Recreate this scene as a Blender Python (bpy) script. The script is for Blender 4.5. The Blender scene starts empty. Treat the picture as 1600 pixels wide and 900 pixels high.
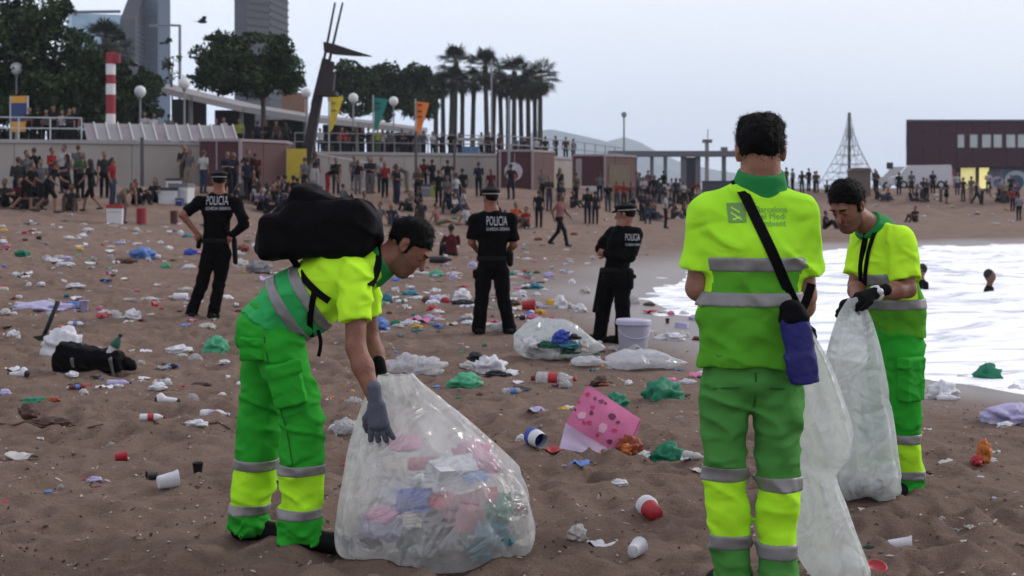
import bpy, bmesh, math, random
import numpy as np
from mathutils import Vector, Matrix
from mathutils.bvhtree import BVHTree

S = bpy.context.scene
COL = S.collection
R = math.radians
rnd = random.Random(7)

# ------------------------------------------------------------------ camera
FPX, HY, CAMZ = 2222.2, 307.0, 1.55      # focal length in photo pixels, horizon row, eye height
cam_d = bpy.data.cameras.new('camera'); cam = bpy.data.objects.new('camera', cam_d); COL.objects.link(cam)
cam.location = (0, 0, CAMZ); cam.rotation_euler = (R(90), 0, 0)
cam_d.sensor_width = 36; cam_d.lens = 50; cam_d.shift_y = -(450 - HY) / 1600
cam_d.clip_start = 0.1; cam_d.clip_end = 9000
cam_d.dof.use_dof = True; cam_d.dof.focus_distance = 6.4; cam_d.dof.aperture_fstop = 5.0
S.camera = cam

# ------------------------------------------------------------------ sky and sun
SUN_EL, SUN_AZ = 27, 60                  # elevation; azimuth measured from the view direction to the right
w = bpy.data.worlds.new('World'); S.world = w; w.use_nodes = True
nt = w.node_tree; nt.nodes.clear()
def N(tree, typ, **kw):
    n = tree.nodes.new(typ)
    for k, v in kw.items():
        if k in n.inputs: n.inputs[k].default_value = v
        else: setattr(n, k, v)
    return n
sky = N(nt, 'ShaderNodeTexSky', sky_type='NISHITA', sun_disc=False, sun_elevation=R(SUN_EL), sun_rotation=R(SUN_AZ), air_density=1.6, dust_density=4.0, ozone_density=2.0)
tc = N(nt, 'ShaderNodeTexCoord'); sx = N(nt, 'ShaderNodeSeparateXYZ')
nt.links.new(tc.outputs['Generated'], sx.inputs[0])
rp = N(nt, 'ShaderNodeValToRGB')
el = rp.color_ramp.elements
el[0].position = 0.0; el[0].color = (0.64, 0.76, 0.95, 1)
el[1].position = 0.30; el[1].color = (0.80, 0.80, 0.90, 1)
e = el.new(0.07); e.color = (0.71, 0.81, 0.96, 1)
e = el.new(0.15); e.color = (0.82, 0.85, 0.95, 1)
nt.links.new(sx.outputs['Z'], rp.inputs[0])
cn = N(nt, 'ShaderNodeTexNoise', Scale=2.2, Detail=5.0, Roughness=0.55)
mpn = N(nt, 'ShaderNodeMapping'); mpn.inputs['Scale'].default_value = (1, 1, 3.5)
nt.links.new(tc.outputs['Generated'], mpn.inputs[0]); nt.links.new(mpn.outputs[0], cn.inputs['Vector'])
cm = N(nt, 'ShaderNodeMapRange'); cm.inputs['To Min'].default_value = 7.9; cm.inputs['To Max'].default_value = 8.5
cm.inputs['From Min'].default_value = .3; cm.inputs['From Max'].default_value = .7
nt.links.new(cn.outputs['Fac'], cm.inputs['Value'])
vm = N(nt, 'ShaderNodeVectorMath', operation='SCALE')
nt.links.new(rp.outputs[0], vm.inputs[0]); nt.links.new(cm.outputs[0], vm.inputs['Scale'])
mx = N(nt, 'ShaderNodeMixRGB'); mx.inputs[0].default_value = 0.88     # overcast veil over the clear sky
nt.links.new(sky.outputs[0], mx.inputs[1]); nt.links.new(vm.outputs[0], mx.inputs[2])
bg = N(nt, 'ShaderNodeBackground', Strength=0.15); ow = N(nt, 'ShaderNodeOutputWorld')
nt.links.new(mx.outputs[0], bg.inputs[0]); nt.links.new(bg.outputs[0], ow.inputs[0])

sl = bpy.data.lights.new('sun', 'SUN'); sun = bpy.data.objects.new('sun', sl); COL.objects.link(sun)
sl.energy = 1.7; sl.angle = R(14); sl.color = (1, 0.95, 0.9)
sd = Vector((math.sin(R(SUN_AZ)) * math.cos(R(SUN_EL)), math.cos(R(SUN_AZ)) * math.cos(R(SUN_EL)), math.sin(R(SUN_EL))))
sun.rotation_euler = sd.to_track_quat('Z', 'Y').to_euler()
S.view_settings.view_transform = 'Standard'; S.view_settings.look = 'None'
S.view_settings.exposure = 0.0; S.view_settings.gamma = 1
S.cycles.max_bounces = 6; S.cycles.transparent_max_bounces = 14; S.cycles.diffuse_bounces = 3
S.cycles.caustics_reflective = False; S.cycles.caustics_refractive = False
S.cycles.use_denoising = True; S.cycles.volume_bounces = 0

# ------------------------------------------------------------------ helpers
def smooth(a, b, x):
    t = np.clip((np.asarray(x, float) - a) / (b - a), 0, 1); return t * t * (3 - 2 * t)
def hsh(ix, iy, iz):
    h = (ix.astype(np.int64) * 374761393 + iy.astype(np.int64) * 668265263 + iz.astype(np.int64) * 1442695041) & 0xffffffff
    h = ((h ^ (h >> 13)) * 1274126177) & 0xffffffff
    h = ((h ^ (h >> 16)) * 2246822519) & 0xffffffff
    return ((h ^ (h >> 15)) & 0xffff) / 32767.5 - 1.0
def noise(x, y, z=0.0):
    x, y, z = np.broadcast_arrays(np.asarray(x, float), np.asarray(y, float), np.asarray(z, float))
    ix, iy, iz = np.floor(x), np.floor(y), np.floor(z)
    fx, fy, fz = x - ix, y - iy, z - iz
    ux, uy, uz = (f * f * f * (f * (f * 6 - 15) + 10) for f in (fx, fy, fz))
    r = 0
    for a in (0, 1):
        for b in (0, 1):
            for c in (0, 1):
                r = r + hsh(ix + a, iy + b, iz + c) * (ux if a else 1 - ux) * (uy if b else 1 - uy) * (uz if c else 1 - uz)
    return r

MATS = {}
def mat(name, col, rough=0.8, var=0.0, vs=6.0, bump=0.0, bs=40.0, metal=0.0, spec=0.3, emit=None, coat=0.0, transl=0.0, sheen=0.0, crease=0.0):
    if name in MATS: return MATS[name]
    m = bpy.data.materials.new(name); m.use_nodes = True; MATS[name] = m
    t = m.node_tree; b = t.nodes['Principled BSDF']
    b.inputs['Base Color'].default_value = (*col, 1); b.inputs['Roughness'].default_value = rough
    b.inputs['Metallic'].default_value = metal; b.inputs['Specular IOR Level'].default_value = spec
    b.inputs['Coat Weight'].default_value = coat
    if sheen: b.inputs['Sheen Weight'].default_value = sheen
    m.diffuse_color = (*col, 1)
    if var or bump or crease: tcn = N(t, 'ShaderNodeTexCoord')
    if var:
        n1 = N(t, 'ShaderNodeTexNoise', Scale=vs, Detail=4.0); t.links.new(tcn.outputs['Object'], n1.inputs['Vector'])
        h = N(t, 'ShaderNodeMapRange'); h.inputs['From Min'].default_value = .25; h.inputs['From Max'].default_value = .75
        h.inputs['To Min'].default_value = 1 - var; h.inputs['To Max'].default_value = 1 + var
        t.links.new(n1.outputs['Fac'], h.inputs['Value'])
        s = N(t, 'ShaderNodeVectorMath', operation='SCALE'); s.inputs[0].default_value = col
        t.links.new(h.outputs[0], s.inputs['Scale']); t.links.new(s.outputs[0], b.inputs['Base Color'])
    if bump:
        n2 = N(t, 'ShaderNodeTexNoise', Scale=bs, Detail=3.0); t.links.new(tcn.outputs['Object'], n2.inputs['Vector'])
        bn = N(t, 'ShaderNodeBump', Strength=bump, Distance=0.01)
        t.links.new(n2.outputs['Fac'], bn.inputs['Height']); t.links.new(bn.outputs[0], b.inputs['Normal'])
    if crease:
        mpc = N(t, 'ShaderNodeMapping'); mpc.inputs['Scale'].default_value = (1.0, 1.0, 1.7); mpc.inputs['Rotation'].default_value = (.3, .5, 0); t.links.new(tcn.outputs['Object'], mpc.inputs[0])
        n4 = N(t, 'ShaderNodeTexNoise', Scale=7.5, Detail=3.0); n4.noise_type = 'RIDGED_MULTIFRACTAL'; n4.inputs['Distortion'].default_value = .6; t.links.new(mpc.outputs[0], n4.inputs['Vector'])
        b4 = N(t, 'ShaderNodeBump', Strength=crease, Distance=0.02); t.links.new(n4.outputs['Fac'], b4.inputs['Height'])
        if bump: t.links.new(b4.outputs[0], bn.inputs['Normal'])
        else: t.links.new(b4.outputs[0], b.inputs['Normal'])
    if emit:
        b.inputs['Emission Color'].default_value = (*emit[0], 1); b.inputs['Emission Strength'].default_value = emit[1]
    return m
def film(name, col=(.85, .87, .88), clear=0.45, rough=0.3, gloss=0.12, fold=0.0):
    """thin plastic film: part see-through, part milky, a little shiny"""
    if name in MATS: return MATS[name]
    m = bpy.data.materials.new(name); m.use_nodes = True; MATS[name] = m
    t = m.node_tree; t.nodes.clear()
    o = N(t, 'ShaderNodeOutputMaterial'); tr = N(t, 'ShaderNodeBsdfTransparent'); tr.inputs[0].default_value = (.97, .98, .98, 1)
    df = N(t, 'ShaderNodeBsdfDiffuse'); df.inputs[0].default_value = (*col, 1)
    tl = N(t, 'ShaderNodeBsdfTranslucent'); tl.inputs[0].default_value = (*col, 1)
    gl = N(t, 'ShaderNodeBsdfGlossy', Roughness=rough)
    a = N(t, 'ShaderNodeMixShader'); a.inputs[0].default_value = 0.55
    t.links.new(df.outputs[0], a.inputs[1]); t.links.new(tl.outputs[0], a.inputs[2])
    b = N(t, 'ShaderNodeMixShader'); t.links.new(a.outputs[0], b.inputs[1]); t.links.new(tr.outputs[0], b.inputs[2])
    tcn = N(t, 'ShaderNodeTexCoord'); n1 = N(t, 'ShaderNodeTexNoise', Scale=5.0, Detail=3.0); t.links.new(tcn.outputs['Object'], n1.inputs['Vector'])
    h = N(t, 'ShaderNodeMapRange'); h.inputs['From Min'].default_value = .3; h.inputs['From Max'].default_value = .7
    h.inputs['To Min'].default_value = max(0, clear - .16); h.inputs['To Max'].default_value = min(1, clear + .16)
    t.links.new(n1.outputs['Fac'], h.inputs['Value']); t.links.new(h.outputs[0], b.inputs[0])
    c = N(t, 'ShaderNodeMixShader'); c.inputs[0].default_value = gloss
    t.links.new(b.outputs[0], c.inputs[1]); t.links.new(gl.outputs[0], c.inputs[2]); t.links.new(c.outputs[0], o.inputs[0])
    n2 = N(t, 'ShaderNodeTexNoise', Scale=5.0, Detail=3.0); n2.inputs['Distortion'].default_value = 1.5
    t.links.new(tcn.outputs['Object'], n2.inputs['Vector'])
    vo = N(t, 'ShaderNodeTexVoronoi', Scale=3.2); vo.feature = 'DISTANCE_TO_EDGE'
    wv = N(t, 'ShaderNodeVectorMath', operation='ADD'); ws = N(t, 'ShaderNodeVectorMath', operation='SCALE'); ws.inputs['Scale'].default_value = .25
    t.links.new(n1.outputs['Color'], ws.inputs[0]); t.links.new(ws.outputs[0], wv.inputs[0]); t.links.new(tcn.outputs['Object'], wv.inputs[1]); t.links.new(wv.outputs[0], vo.inputs['Vector'])
    ad = N(t, 'ShaderNodeMath', operation='MULTIPLY_ADD'); ad.inputs[1].default_value = 1.4; t.links.new(vo.outputs['Distance'], ad.inputs[0]); t.links.new(n2.outputs['Fac'], ad.inputs[2])
    bn = N(t, 'ShaderNodeBump', Strength=0.85, Distance=0.07)
    t.links.new(ad.outputs[0], bn.inputs['Height'])
    for s in (df, gl, tl): t.links.new(bn.outputs[0], s.inputs['Normal'])
    return m

def link(o, parent=None):
    COL.objects.link(o)
    if parent is not None: o.parent = parent
    return o
def tag(o, label, cat, group=None):
    o['label'] = label; o['category'] = cat
    if group: o['group'] = group
    return o
def struct(o, kind='structure'):
    o['kind'] = kind; return o
def empty(name, loc=(0, 0, 0), rz=0.0, label=None, cat=None, group=None):
    o = bpy.data.objects.new(name, None); o.location = loc; o.rotation_euler = (0, 0, rz); o.empty_display_size = .2
    COL.objects.link(o)
    if label: tag(o, label, cat, group)
    return o
def mesh(name, verts, faces, m, parent=None, sm=False, mi=None):
    """one mesh object; verts/faces as lists or numpy arrays; m one material or a list"""
    me = bpy.data.meshes.new(name)
    v = np.asarray(verts, dtype=np.float32)
    if isinstance(faces, np.ndarray):
        k = faces.shape[1]; nf = len(faces)
        me.vertices.add(len(v)); me.vertices.foreach_set('co', v.ravel())
        me.loops.add(nf * k); me.loops.foreach_set('vertex_index', faces.astype(np.int32).ravel())
        me.polygons.add(nf); me.polygons.foreach_set('loop_start', np.arange(0, nf * k, k, dtype=np.int32))
        me.update(calc_edges=True)
    else:
        me.from_pydata([tuple(map(float, p)) for p in v], [], faces)
    for q in (m if isinstance(m, (list, tuple)) else [m]): me.materials.append(q)
    if mi is not None: me.polygons.foreach_set('material_index', np.asarray(mi, dtype=np.int32))
    if sm: me.polygons.foreach_set('use_smooth', np.ones(len(me.polygons), dtype=bool))
    me.update()
    return link(bpy.data.objects.new(name, me), parent)
class MB:
    """collects shapes for ONE mesh object"""
    def __init__(s): s.v = []; s.f = []
    def add(s, v, f):
        n = len(s.v); s.v += [tuple(map(float, p)) for p in v]; s.f += [tuple(i + n for i in q) for q in f]; return s
    def box(s, x0, x1, y0, y1, z0, z1, M=None):
        p = [(x, y, z) for z in (z0, z1) for y in (y0, y1) for x in (x0, x1)]
        if M is not None: p = [M @ Vector(q) for q in p]
        return s.add(p, [(0, 2, 3, 1), (4, 5, 7, 6), (0, 1, 5, 4), (2, 6, 7, 3), (1, 3, 7, 5), (0, 4, 6, 2)])
    def bar(s, a, b, wx, wy, ex=1.0):
        a, b = Vector(a), Vector(b); M = (b - a).to_track_quat('Z', 'Y').to_matrix()
        p = []
        for c, k in ((a, 1), (b, ex)):
            for sx_, sy_ in ((-1, -1), (1, -1), (1, 1), (-1, 1)): p.append(c + M @ Vector((sx_ * wx / 2 * k, sy_ * wy / 2 * k, 0)))
        return s.add(p, [(3, 2, 1, 0), (4, 5, 6, 7), (0, 1, 5, 4), (1, 2, 6, 5), (2, 3, 7, 6), (3, 0, 4, 7)])
    def tube(s, pts, rad, n=8, cap=True):
        pts = [Vector(p) for p in pts]; rad = rad if isinstance(rad, (list, tuple)) else [rad] * len(pts)
        v = []; f = []; ref = None
        for i, p in enumerate(pts):
            d = (pts[min(i + 1, len(pts) - 1)] - pts[max(i - 1, 0)]).normalized()
            if ref is None: ref = d.orthogonal().normalized()
            a = (ref - d * ref.dot(d)).normalized(); ref = a; b = d.cross(a)
            for k in range(n):
                t = 2 * math.pi * k / n; v.append(p + (a * math.cos(t) + b * math.sin(t)) * rad[i])
        for i in range(len(pts) - 1):
            for k in range(n):
                k2 = (k + 1) % n; f.append((i * n + k, i * n + k2, (i + 1) * n + k2, (i + 1) * n + k))
        if cap: f.append(tuple(range(n - 1, -1, -1))); f.append(tuple((len(pts) - 1) * n + k for k in range(n)))
        return s.add(v, f)
    def lathe(s, prof, n=14, M=None, cap=True):
        v = []; f = []
        for r_, z in prof:
            for k in range(n):
                t = 2 * math.pi * k / n; v.append(Vector((r_ * math.cos(t), r_ * math.sin(t), z)))
        if M is not None: v = [M @ q for q in v]
        for i in range(len(prof) - 1):
            for k in range(n):
                k2 = (k + 1) % n; f.append((i * n + k, i * n + k2, (i + 1) * n + k2, (i + 1) * n + k))
        if cap: f.append(tuple(range(n - 1, -1, -1))); f.append(tuple((len(prof) - 1) * n + k for k in range(n)))
        return s.add(v, f)
    def sphere(s, c, r, n=10, m=7, sc=(1, 1, 1)):
        prof = [(r * math.sin(math.pi * (i + .001) / (m + .002)), -r * math.cos(math.pi * i / m)) for i in range(m + 1)]
        return s.lathe(prof, n, Matrix.Translation(c) @ Matrix.Diagonal((*sc, 1)))
    def prism(s, poly, y0, y1):
        """polygon in x,z extruded along y"""
        n = len(poly); v = [(x, y0, z) for x, z in poly] + [(x, y1, z) for x, z in poly]
        f = [tuple(range(n)), tuple(range(2 * n - 1, n - 1, -1))] + [(i, i + n, (i + 1) % n + n, (i + 1) % n) for i in range(n)]
        return s.add(v, f)
    def build(s, name, m, parent=None, sm=False, fix=True):
        o = mesh(name, s.v, s.f, m, parent, sm)
        if fix:
            b = bmesh.new(); b.from_mesh(o.data); bmesh.ops.recalc_face_normals(b, faces=b.faces); b.to_mesh(o.data); b.free()
        return o
def copy_tree(o, parent=None, name=None):
    c = o.copy(); COL.objects.link(c); c.parent = parent
    for ch in o.children: copy_tree(ch, c)
    return c
def at(px, py, Y):
    """photo pixel at distance Y -> place in the world"""
    return Vector(((px - 800) / FPX * Y, Y, CAMZ - (py - HY) / FPX * Y))
def wx(px, Y): return (px - 800) / FPX * Y
def wz(py, Y): return CAMZ - (py - HY) / FPX * Y

# ------------------------------------------------------------------ terrain
SHORE = [(60, -30), (14, 7), (6.5, 10.6), (4.6, 11.9), (3.8, 12.9), (3.2, 15.5), (2.6, 18.8), (2.45, 23.3), (4.2, 33), (9.5, 43.5), (18, 50), (40, 57), (120, 70), (400, 90)]
SEAZ = -0.12
def shore_dist(x, y):
    x = np.asarray(x, float); y = np.asarray(y, float); d = np.full(x.shape, 1e9); ins = np.zeros(x.shape, bool)
    P = SHORE + [(400, -30)]
    for i in range(len(P)):
        (ax, ay), (bx, by) = P[i], P[(i + 1) % len(P)]
        if i < len(SHORE) - 1:
            dx, dy = bx - ax, by - ay; t = np.clip(((x - ax) * dx + (y - ay) * dy) / (dx * dx + dy * dy), 0, 1)
            d = np.minimum(d, np.hypot(x - ax - t * dx, y - ay - t * dy))
        c = (ay > y) != (by > y)
        if by != ay: ins ^= c & (x < (bx - ax) * (y - ay) / (by - ay) + ax)
    return np.where(ins, -d, d)
WALLX = [-45, -30, -19, -13, -10, -7, 0, 4, 8, 15, 30, 90]
WALLY = [56, 60, 63, 66, 69, 78, 84, 90, 105, 118, 120, 122]
def dents(x, y, cell, r, seed):
    cx, cy = np.floor(x / cell), np.floor(y / cell); d = np.zeros(x.shape)
    for i in (-1, 0, 1):
        for k in (-1, 0, 1):
            ax, ay = cx + i, cy + k; px = (ax + .5 + .45 * hsh(ax, ay, ax * 0 + seed)) * cell; py = (ay + .5 + .45 * hsh(ax, ay, ax * 0 + seed + 1)) * cell
            q = np.hypot(x - px, (y - py) * (.8 + .3 * hsh(ax, ay, ax * 0 + seed + 2))) / (r * (1 + .35 * hsh(ax, ay, ax * 0 + seed + 3))); d = d + np.exp(-q * q * 1.6) - .45 * np.exp(-(q - 1.5) ** 2 * 4)
    return d
def ground(x, y, bumps=True):
    x = np.asarray(x, float); y = np.asarray(y, float)
    s = shore_dist(x, y)
    left = np.clip((-x - 2) * .065, 0, 1.1) * smooth(8, 30, y)
    yw = np.interp(x, WALLX, WALLY); tgt = np.interp(x, [-20, 0, 8, 30], [1.9, 2.0, 2.05, 2.2])
    z = left + smooth(yw - 24, yw - 5, y) * (tgt - left)
    z = z * smooth(0, 8, s) + np.where(s < 2, SEAZ + s * .06, 0) * (s > 0) + np.where(s <= 0, np.maximum(SEAZ + s * .07, -1.5), 0)
    z = z + 0.13 * (1 - smooth(4.6, 5.9, y))
    z = z + smooth(5, 14, s) * 0.05 * noise(x * .45 + 3, y * .45)
    if bumps:
        a = smooth(1.5, 5.5, s) * (1 - smooth(45, 90, y)) * (.75 + .35 * noise(x * .6, y * .6, 5))
        b = .050 * (np.abs(noise(x * 3.6, y * 3.1, 1.3)) - .35) + .030 * noise(x * 6.3, y * 5.2, 7.7) + .020 * noise(x * 13, y * 11, 2.1) + .004 * noise(x * 29, y * 27, 4)
        b = b - .045 * dents(x, y, .36, .11, 11) - .022 * dents(x + .1, y, .21, .06, 31)
        z = z + a * b
    return z
def G(x, y): return float(ground(np.array([x]), np.array([y]))[0])
_ys = np.concatenate([np.arange(3.2, 20, .05), np.arange(20, 135, .25)])
def hit(px, py):
    """where the sight line through a photo pixel meets the sand"""
    X = (px - 800) / FPX * _ys; Z = CAMZ - (py - HY) / FPX * _ys
    g = ground(X, _ys, False); k = np.nonzero(Z <= g)[0]
    i = k[0] if len(k) else len(_ys) - 1
    Y = _ys[i]
    if 0 < i and len(k):
        a, b = Z[i - 1] - g[i - 1], Z[i] - g[i]; Y = _ys[i - 1] + (_ys[i] - _ys[i - 1]) * a / (a - b)
    x = (px - 800) / FPX * Y
    return Vector((x, Y, G(x, Y)))
# ------------------------------------------------------------------ sand
def build_sand():
    ys = [-12, -8, -5, -2, 0, 1.2]
    y = 2.4
    while y < 142: ys.append(y); y *= 1.0052 if y < 30 else 1.009
    ys = np.array(ys + [150, 165])
    ts = np.concatenate([np.linspace(-2.2, -.46, 22)[:-1], np.linspace(-.46, .46, 330), np.linspace(.46, 2.2, 22)[1:]])
    Wd = np.sqrt(ys ** 2 + 9)
    X = ts[None, :] * Wd[:, None]; Y = np.repeat(ys[:, None], len(ts), 1)
    Z = ground(X, Y)
    Z = np.where(Y > 142, np.where(X > 2, -2.0, Z), Z)
    V = np.stack([X, Y, Z], -1).reshape(-1, 3)
    n, m = X.shape; i = np.arange(n - 1)[:, None] * m + np.arange(m - 1)[None, :]
    F = np.stack([i, i + 1, i + m + 1, i + m], -1).reshape(-1, 4)
    M = bpy.data.materials.new('sand'); M.use_nodes = True; t = M.node_tree; b = t.nodes['Principled BSDF']
    tcn = N(t, 'ShaderNodeTexCoord'); L = t.links.new
    n1 = N(t, 'ShaderNodeTexNoise', Scale=0.9, Detail=6.0, Roughness=.6); n2 = N(t, 'ShaderNodeTexNoise', Scale=9.0, Detail=8.0, Roughness=.7)
    n3 = N(t, 'ShaderNodeTexNoise', Scale=110.0, Detail=4.0, Roughness=.7)
    for q in (n1, n2, n3): L(tcn.outputs['Object'], q.inputs['Vector'])
    r1 = N(t, 'ShaderNodeValToRGB'); r1.color_ramp.elements[0].position = .3; r1.color_ramp.elements[1].position = .72
    r1.color_ramp.elements[0].color = (.128, .087, .068, 1); r1.color_ramp.elements[1].color = (.266, .190, .152, 1)
    mxn = N(t, 'ShaderNodeMath', operation='MULTIPLY_ADD'); mxn.inputs[1].default_value = .55
    mx2 = N(t, 'ShaderNodeMath', operation='MULTIPLY'); mx2.inputs[1].default_value = .45
    L(n2.outputs['Fac'], mx2.inputs[0]); L(n1.outputs['Fac'], mxn.inputs[0]); L(mx2.outputs[0], mxn.inputs[2]); L(mxn.outputs[0], r1.inputs[0])
    gr = N(t, 'ShaderNodeMixRGB', blend_type='MULTIPLY'); gr.inputs[0].default_value = .55
    r3 = N(t, 'ShaderNodeValToRGB'); r3.color_ramp.elements[0].position = .3; r3.color_ramp.elements[1].position = .65
    r3.color_ramp.elements[0].color = (.45, .42, .4, 1); r3.color_ramp.elements[1].color = (1.25, 1.22, 1.2, 1)
    L(n3.outputs['Fac'], r3.inputs[0]); L(r1.outputs[0], gr.inputs[1]); L(r3.outputs[0], gr.inputs[2])
    wt = N(t, 'ShaderNodeAttribute', attribute_name='wet')
    wm = N(t, 'ShaderNodeMixRGB'); wm.inputs[2].default_value = (.135, .112, .104, 1)
    L(wt.outputs['Fac'], wm.inputs[0]); L(gr.outputs[0], wm.inputs[1]); L(wm.outputs[0], b.inputs['Base Color'])
    ro = N(t, 'ShaderNodeMapRange'); ro.inputs['To Min'].default_value = .95; ro.inputs['To Max'].default_value = .32
    L(wt.outputs['Fac'], ro.inputs['Value']); L(ro.outputs[0], b.inputs['Roughness'])
    sp = N(t, 'ShaderNodeMapRange'); sp.inputs['To Min'].default_value = .15; sp.inputs['To Max'].default_value = .6
    L(wt.outputs['Fac'], sp.inputs['Value']); L(sp.outputs[0], b.inputs['Specular IOR Level'])
    inv = N(t, 'ShaderNodeMath', operation='SUBTRACT'); inv.inputs[0].default_value = 1.0; L(wt.outputs['Fac'], inv.inputs[1])
    b1 = N(t, 'ShaderNodeBump', Distance=.06); L(n2.outputs['Fac'], b1.inputs['Height']); L(inv.outputs[0], b1.inputs['Strength'])
    b2 = N(t, 'ShaderNodeBump', Strength=.8, Distance=.006); L(n3.outputs['Fac'], b2.inputs['Height'])
    L(b1.outputs[0], b2.inputs['Normal']); L(b2.outputs[0], b.inputs['Normal'])
    o = struct(mesh('beach', V, F, M, sm=True))
    s = shore_dist(X, Y).ravel()
    wet = (1 - smooth(.5, 2.6 + 1.6 * smooth(15, 25, Y.ravel()), s + .5 * noise(X * .5, Y * .3, 9).ravel())) * .92
    at_ = o.data.attributes.new('wet', 'FLOAT', 'POINT'); at_.data.foreach_set('value', wet.astype(np.float32))
build_sand()

# ------------------------------------------------------------------ sea
def build_sea():
    ys = []; y = 5.0
    while y < 3300: ys.append(y); y *= 1.007 if y < 75 else 1.06
    ys = np.array(ys); ts = np.concatenate([np.linspace(-.05, .5, 240), np.linspace(.5, .8, 12)[1:]])
    X = ts[None, :] * ys[:, None]; Y = np.repeat(ys[:, None], len(ts), 1)
    s = shore_dist(X, Y); k = smooth(0, 4, -s) * (1 - smooth(80, 140, Y))
    ph = noise(X * .12, Y * .12) * 2.2
    Z = SEAZ + k * (.10 * np.abs(noise(X * .35, Y * 1.1 + ph)) + .035 * noise(X * 1.3, Y * 2.6 + ph, 3) + .02 * noise(X * 4, Y * 6, 5) + .12 * np.maximum(0, np.sin(Y * .55 + ph * 1.4 - X * .18)) ** 6) - (Y > 75) * 1.0
    Z = np.where(s > 0, SEAZ + .004 + .03 * noise(X * 1.1, Y * .8) + .02 * noise(X * 3, Y * 2.4, 4) - np.maximum(s - .6, 0) * .08, Z)
    V = np.stack([X, Y, Z], -1).reshape(-1, 3); n, m = X.shape; i = np.arange(n - 1)[:, None] * m + np.arange(m - 1)[None, :]
    F = np.stack([i, i + 1, i + m + 1, i + m], -1).reshape(-1, 4)
    M = bpy.data.materials.new('sea_foam_water'); M.use_nodes = True; t = M.node_tree; b = t.nodes['Principled BSDF']; L = t.links.new
    tcn = N(t, 'ShaderNodeTexCoord'); mp = N(t, 'ShaderNodeMapping'); mp.inputs['Scale'].default_value = (.55, 1.5, 1)
    L(tcn.outputs['Object'], mp.inputs[0])
    n1 = N(t, 'ShaderNodeTexNoise', Scale=1.0, Detail=9.0, Roughness=.68); n1.inputs['Distortion'].default_value = .8; L(mp.outputs[0], n1.inputs['Vector'])
    r1 = N(t, 'ShaderNodeValToRGB'); r1.color_ramp.elements[0].position = .39; r1.color_ramp.elements[1].position = .50
    L(n1.outputs['Fac'], r1.inputs[0])
    mx_ = N(t, 'ShaderNodeMixRGB'); mx_.inputs[1].default_value = (.40, .47, .53, 1); mx_.inputs[2].default_value = (.96, .96, .97, 1)
    L(r1.outputs[0], mx_.inputs[0]); L(mx_.outputs[0], b.inputs['Base Color'])
    ro = N(t, 'ShaderNodeMapRange'); ro.inputs['To Min'].default_value = .08; ro.inputs['To Max'].default_value = .55
    L(r1.outputs[0], ro.inputs['Value']); L(ro.outputs[0], b.inputs['Roughness']); b.inputs['IOR'].default_value = 1.33; b.inputs['Specular IOR Level'].default_value = .8
    bn = N(t, 'ShaderNodeBump', Strength=.5, Distance=.06); L(n1.outputs['Fac'], bn.inputs['Height']); L(bn.outputs[0], b.inputs['Normal'])
    struct(mesh('sea', V, F, M, sm=True))
build_sea()

# ------------------------------------------------------------------ far hills, towers
def hill(name, Y, prof, col):
    v = []; f = []
    for px, py in prof:
        p = at(px, py, Y)
        v += [(p.x, Y - 120, -4), (p.x, Y, p.z), (p.x, Y + 260, -4)]
    for i in range(len(prof) - 1):
        a = i * 3; f += [(a, a + 3, a + 4, a + 1), (a + 1, a + 4, a + 5, a + 2)]
    return struct(mesh(name, v, f, mat(name + '_rock', col, .95, var=.15, vs=.02), sm=True))
hill('hill', 2600, [(700, 285), (760, 258), (800, 225), (835, 205), (862, 202), (900, 210), (940, 219), (975, 232), (1040, 262), (1100, 290)], (.10, .14, .16))
hill('hill.001', 3200, [(880, 296), (915, 240), (945, 222), (975, 214), (1000, 222), (1025, 236), (1060, 252), (1110, 264), (1180, 276), (1260, 286)], (.11, .15, .17))

def tower(name, label, Y, faces, floors, m_a, m_b, mline):
    """faces: list of (px0,px1,dY0,dY1, top_py0, top_py1, material) front panels making a prism"""
    root = empty(name, (0, Y, 0), 0, label, 'building')
    for (x0, x1, d0, d1, t0, t1, m) in faces:
        a = at(x0, t0, Y + d0); b = at(x1, t1, Y + d1); z0 = 2.0
        back = Vector((b.y - a.y, -(b.x - a.x), 0)).normalized() * -4
        v = [(a.x, a.y - Y, z0), (b.x, b.y - Y, z0), (b.x, b.y - Y, b.z), (a.x, a.y - Y, a.z)]
        v += [(p[0] + back.x, p[1] + back.y, p[2]) for p in v]
        f = [(0, 1, 2, 3), (7, 6, 5, 4), (0, 4, 5, 1), (1, 5, 6, 2), (2, 6, 7, 3), (3, 7, 4, 0)]
        MB().add(v, f).build('facade', m, root)
        hgt = min(a.z, b.z)
        fl = MB(); nfl = floors; off = back.normalized() * -.35
        for k in range(1, nfl):
            z = z0 + (hgt - z0) * k / nfl
            p, q = Vector((a.x, a.y - Y, z)) + off * .5, Vector((b.x, b.y - Y, z)) + off * .5
            fl.bar(p, q, .25, .3)
        struct(fl.build('floor_band', mline, root), 'stuff')
    return root
gl_blue = mat('pale_blue_glass', (.16, .25, .32), .12, var=.1, vs=.05, spec=.8)
gl_dark = mat('dark_glass_tower', (.006, .007, .010), .5, var=.2, vs=.05, spec=.15)
cl_grey = mat('grey_cladding', (.036, .036, .042), .75, var=.12, vs=.08)
sl_blue = mat('slate_blue_cladding', (.055, .08, .115), .5, var=.1, vs=.06)
tower('office_tower', 'tall two-tone tower with grey left face and dark right face above the trees', 330, [(385, 421, 0, 6, -160, -160, cl_grey), (421, 450, 6, 22, -160, -160, gl_dark)], 40, None, None, mat('tower_band', (.026, .026, .031), .8))
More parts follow.
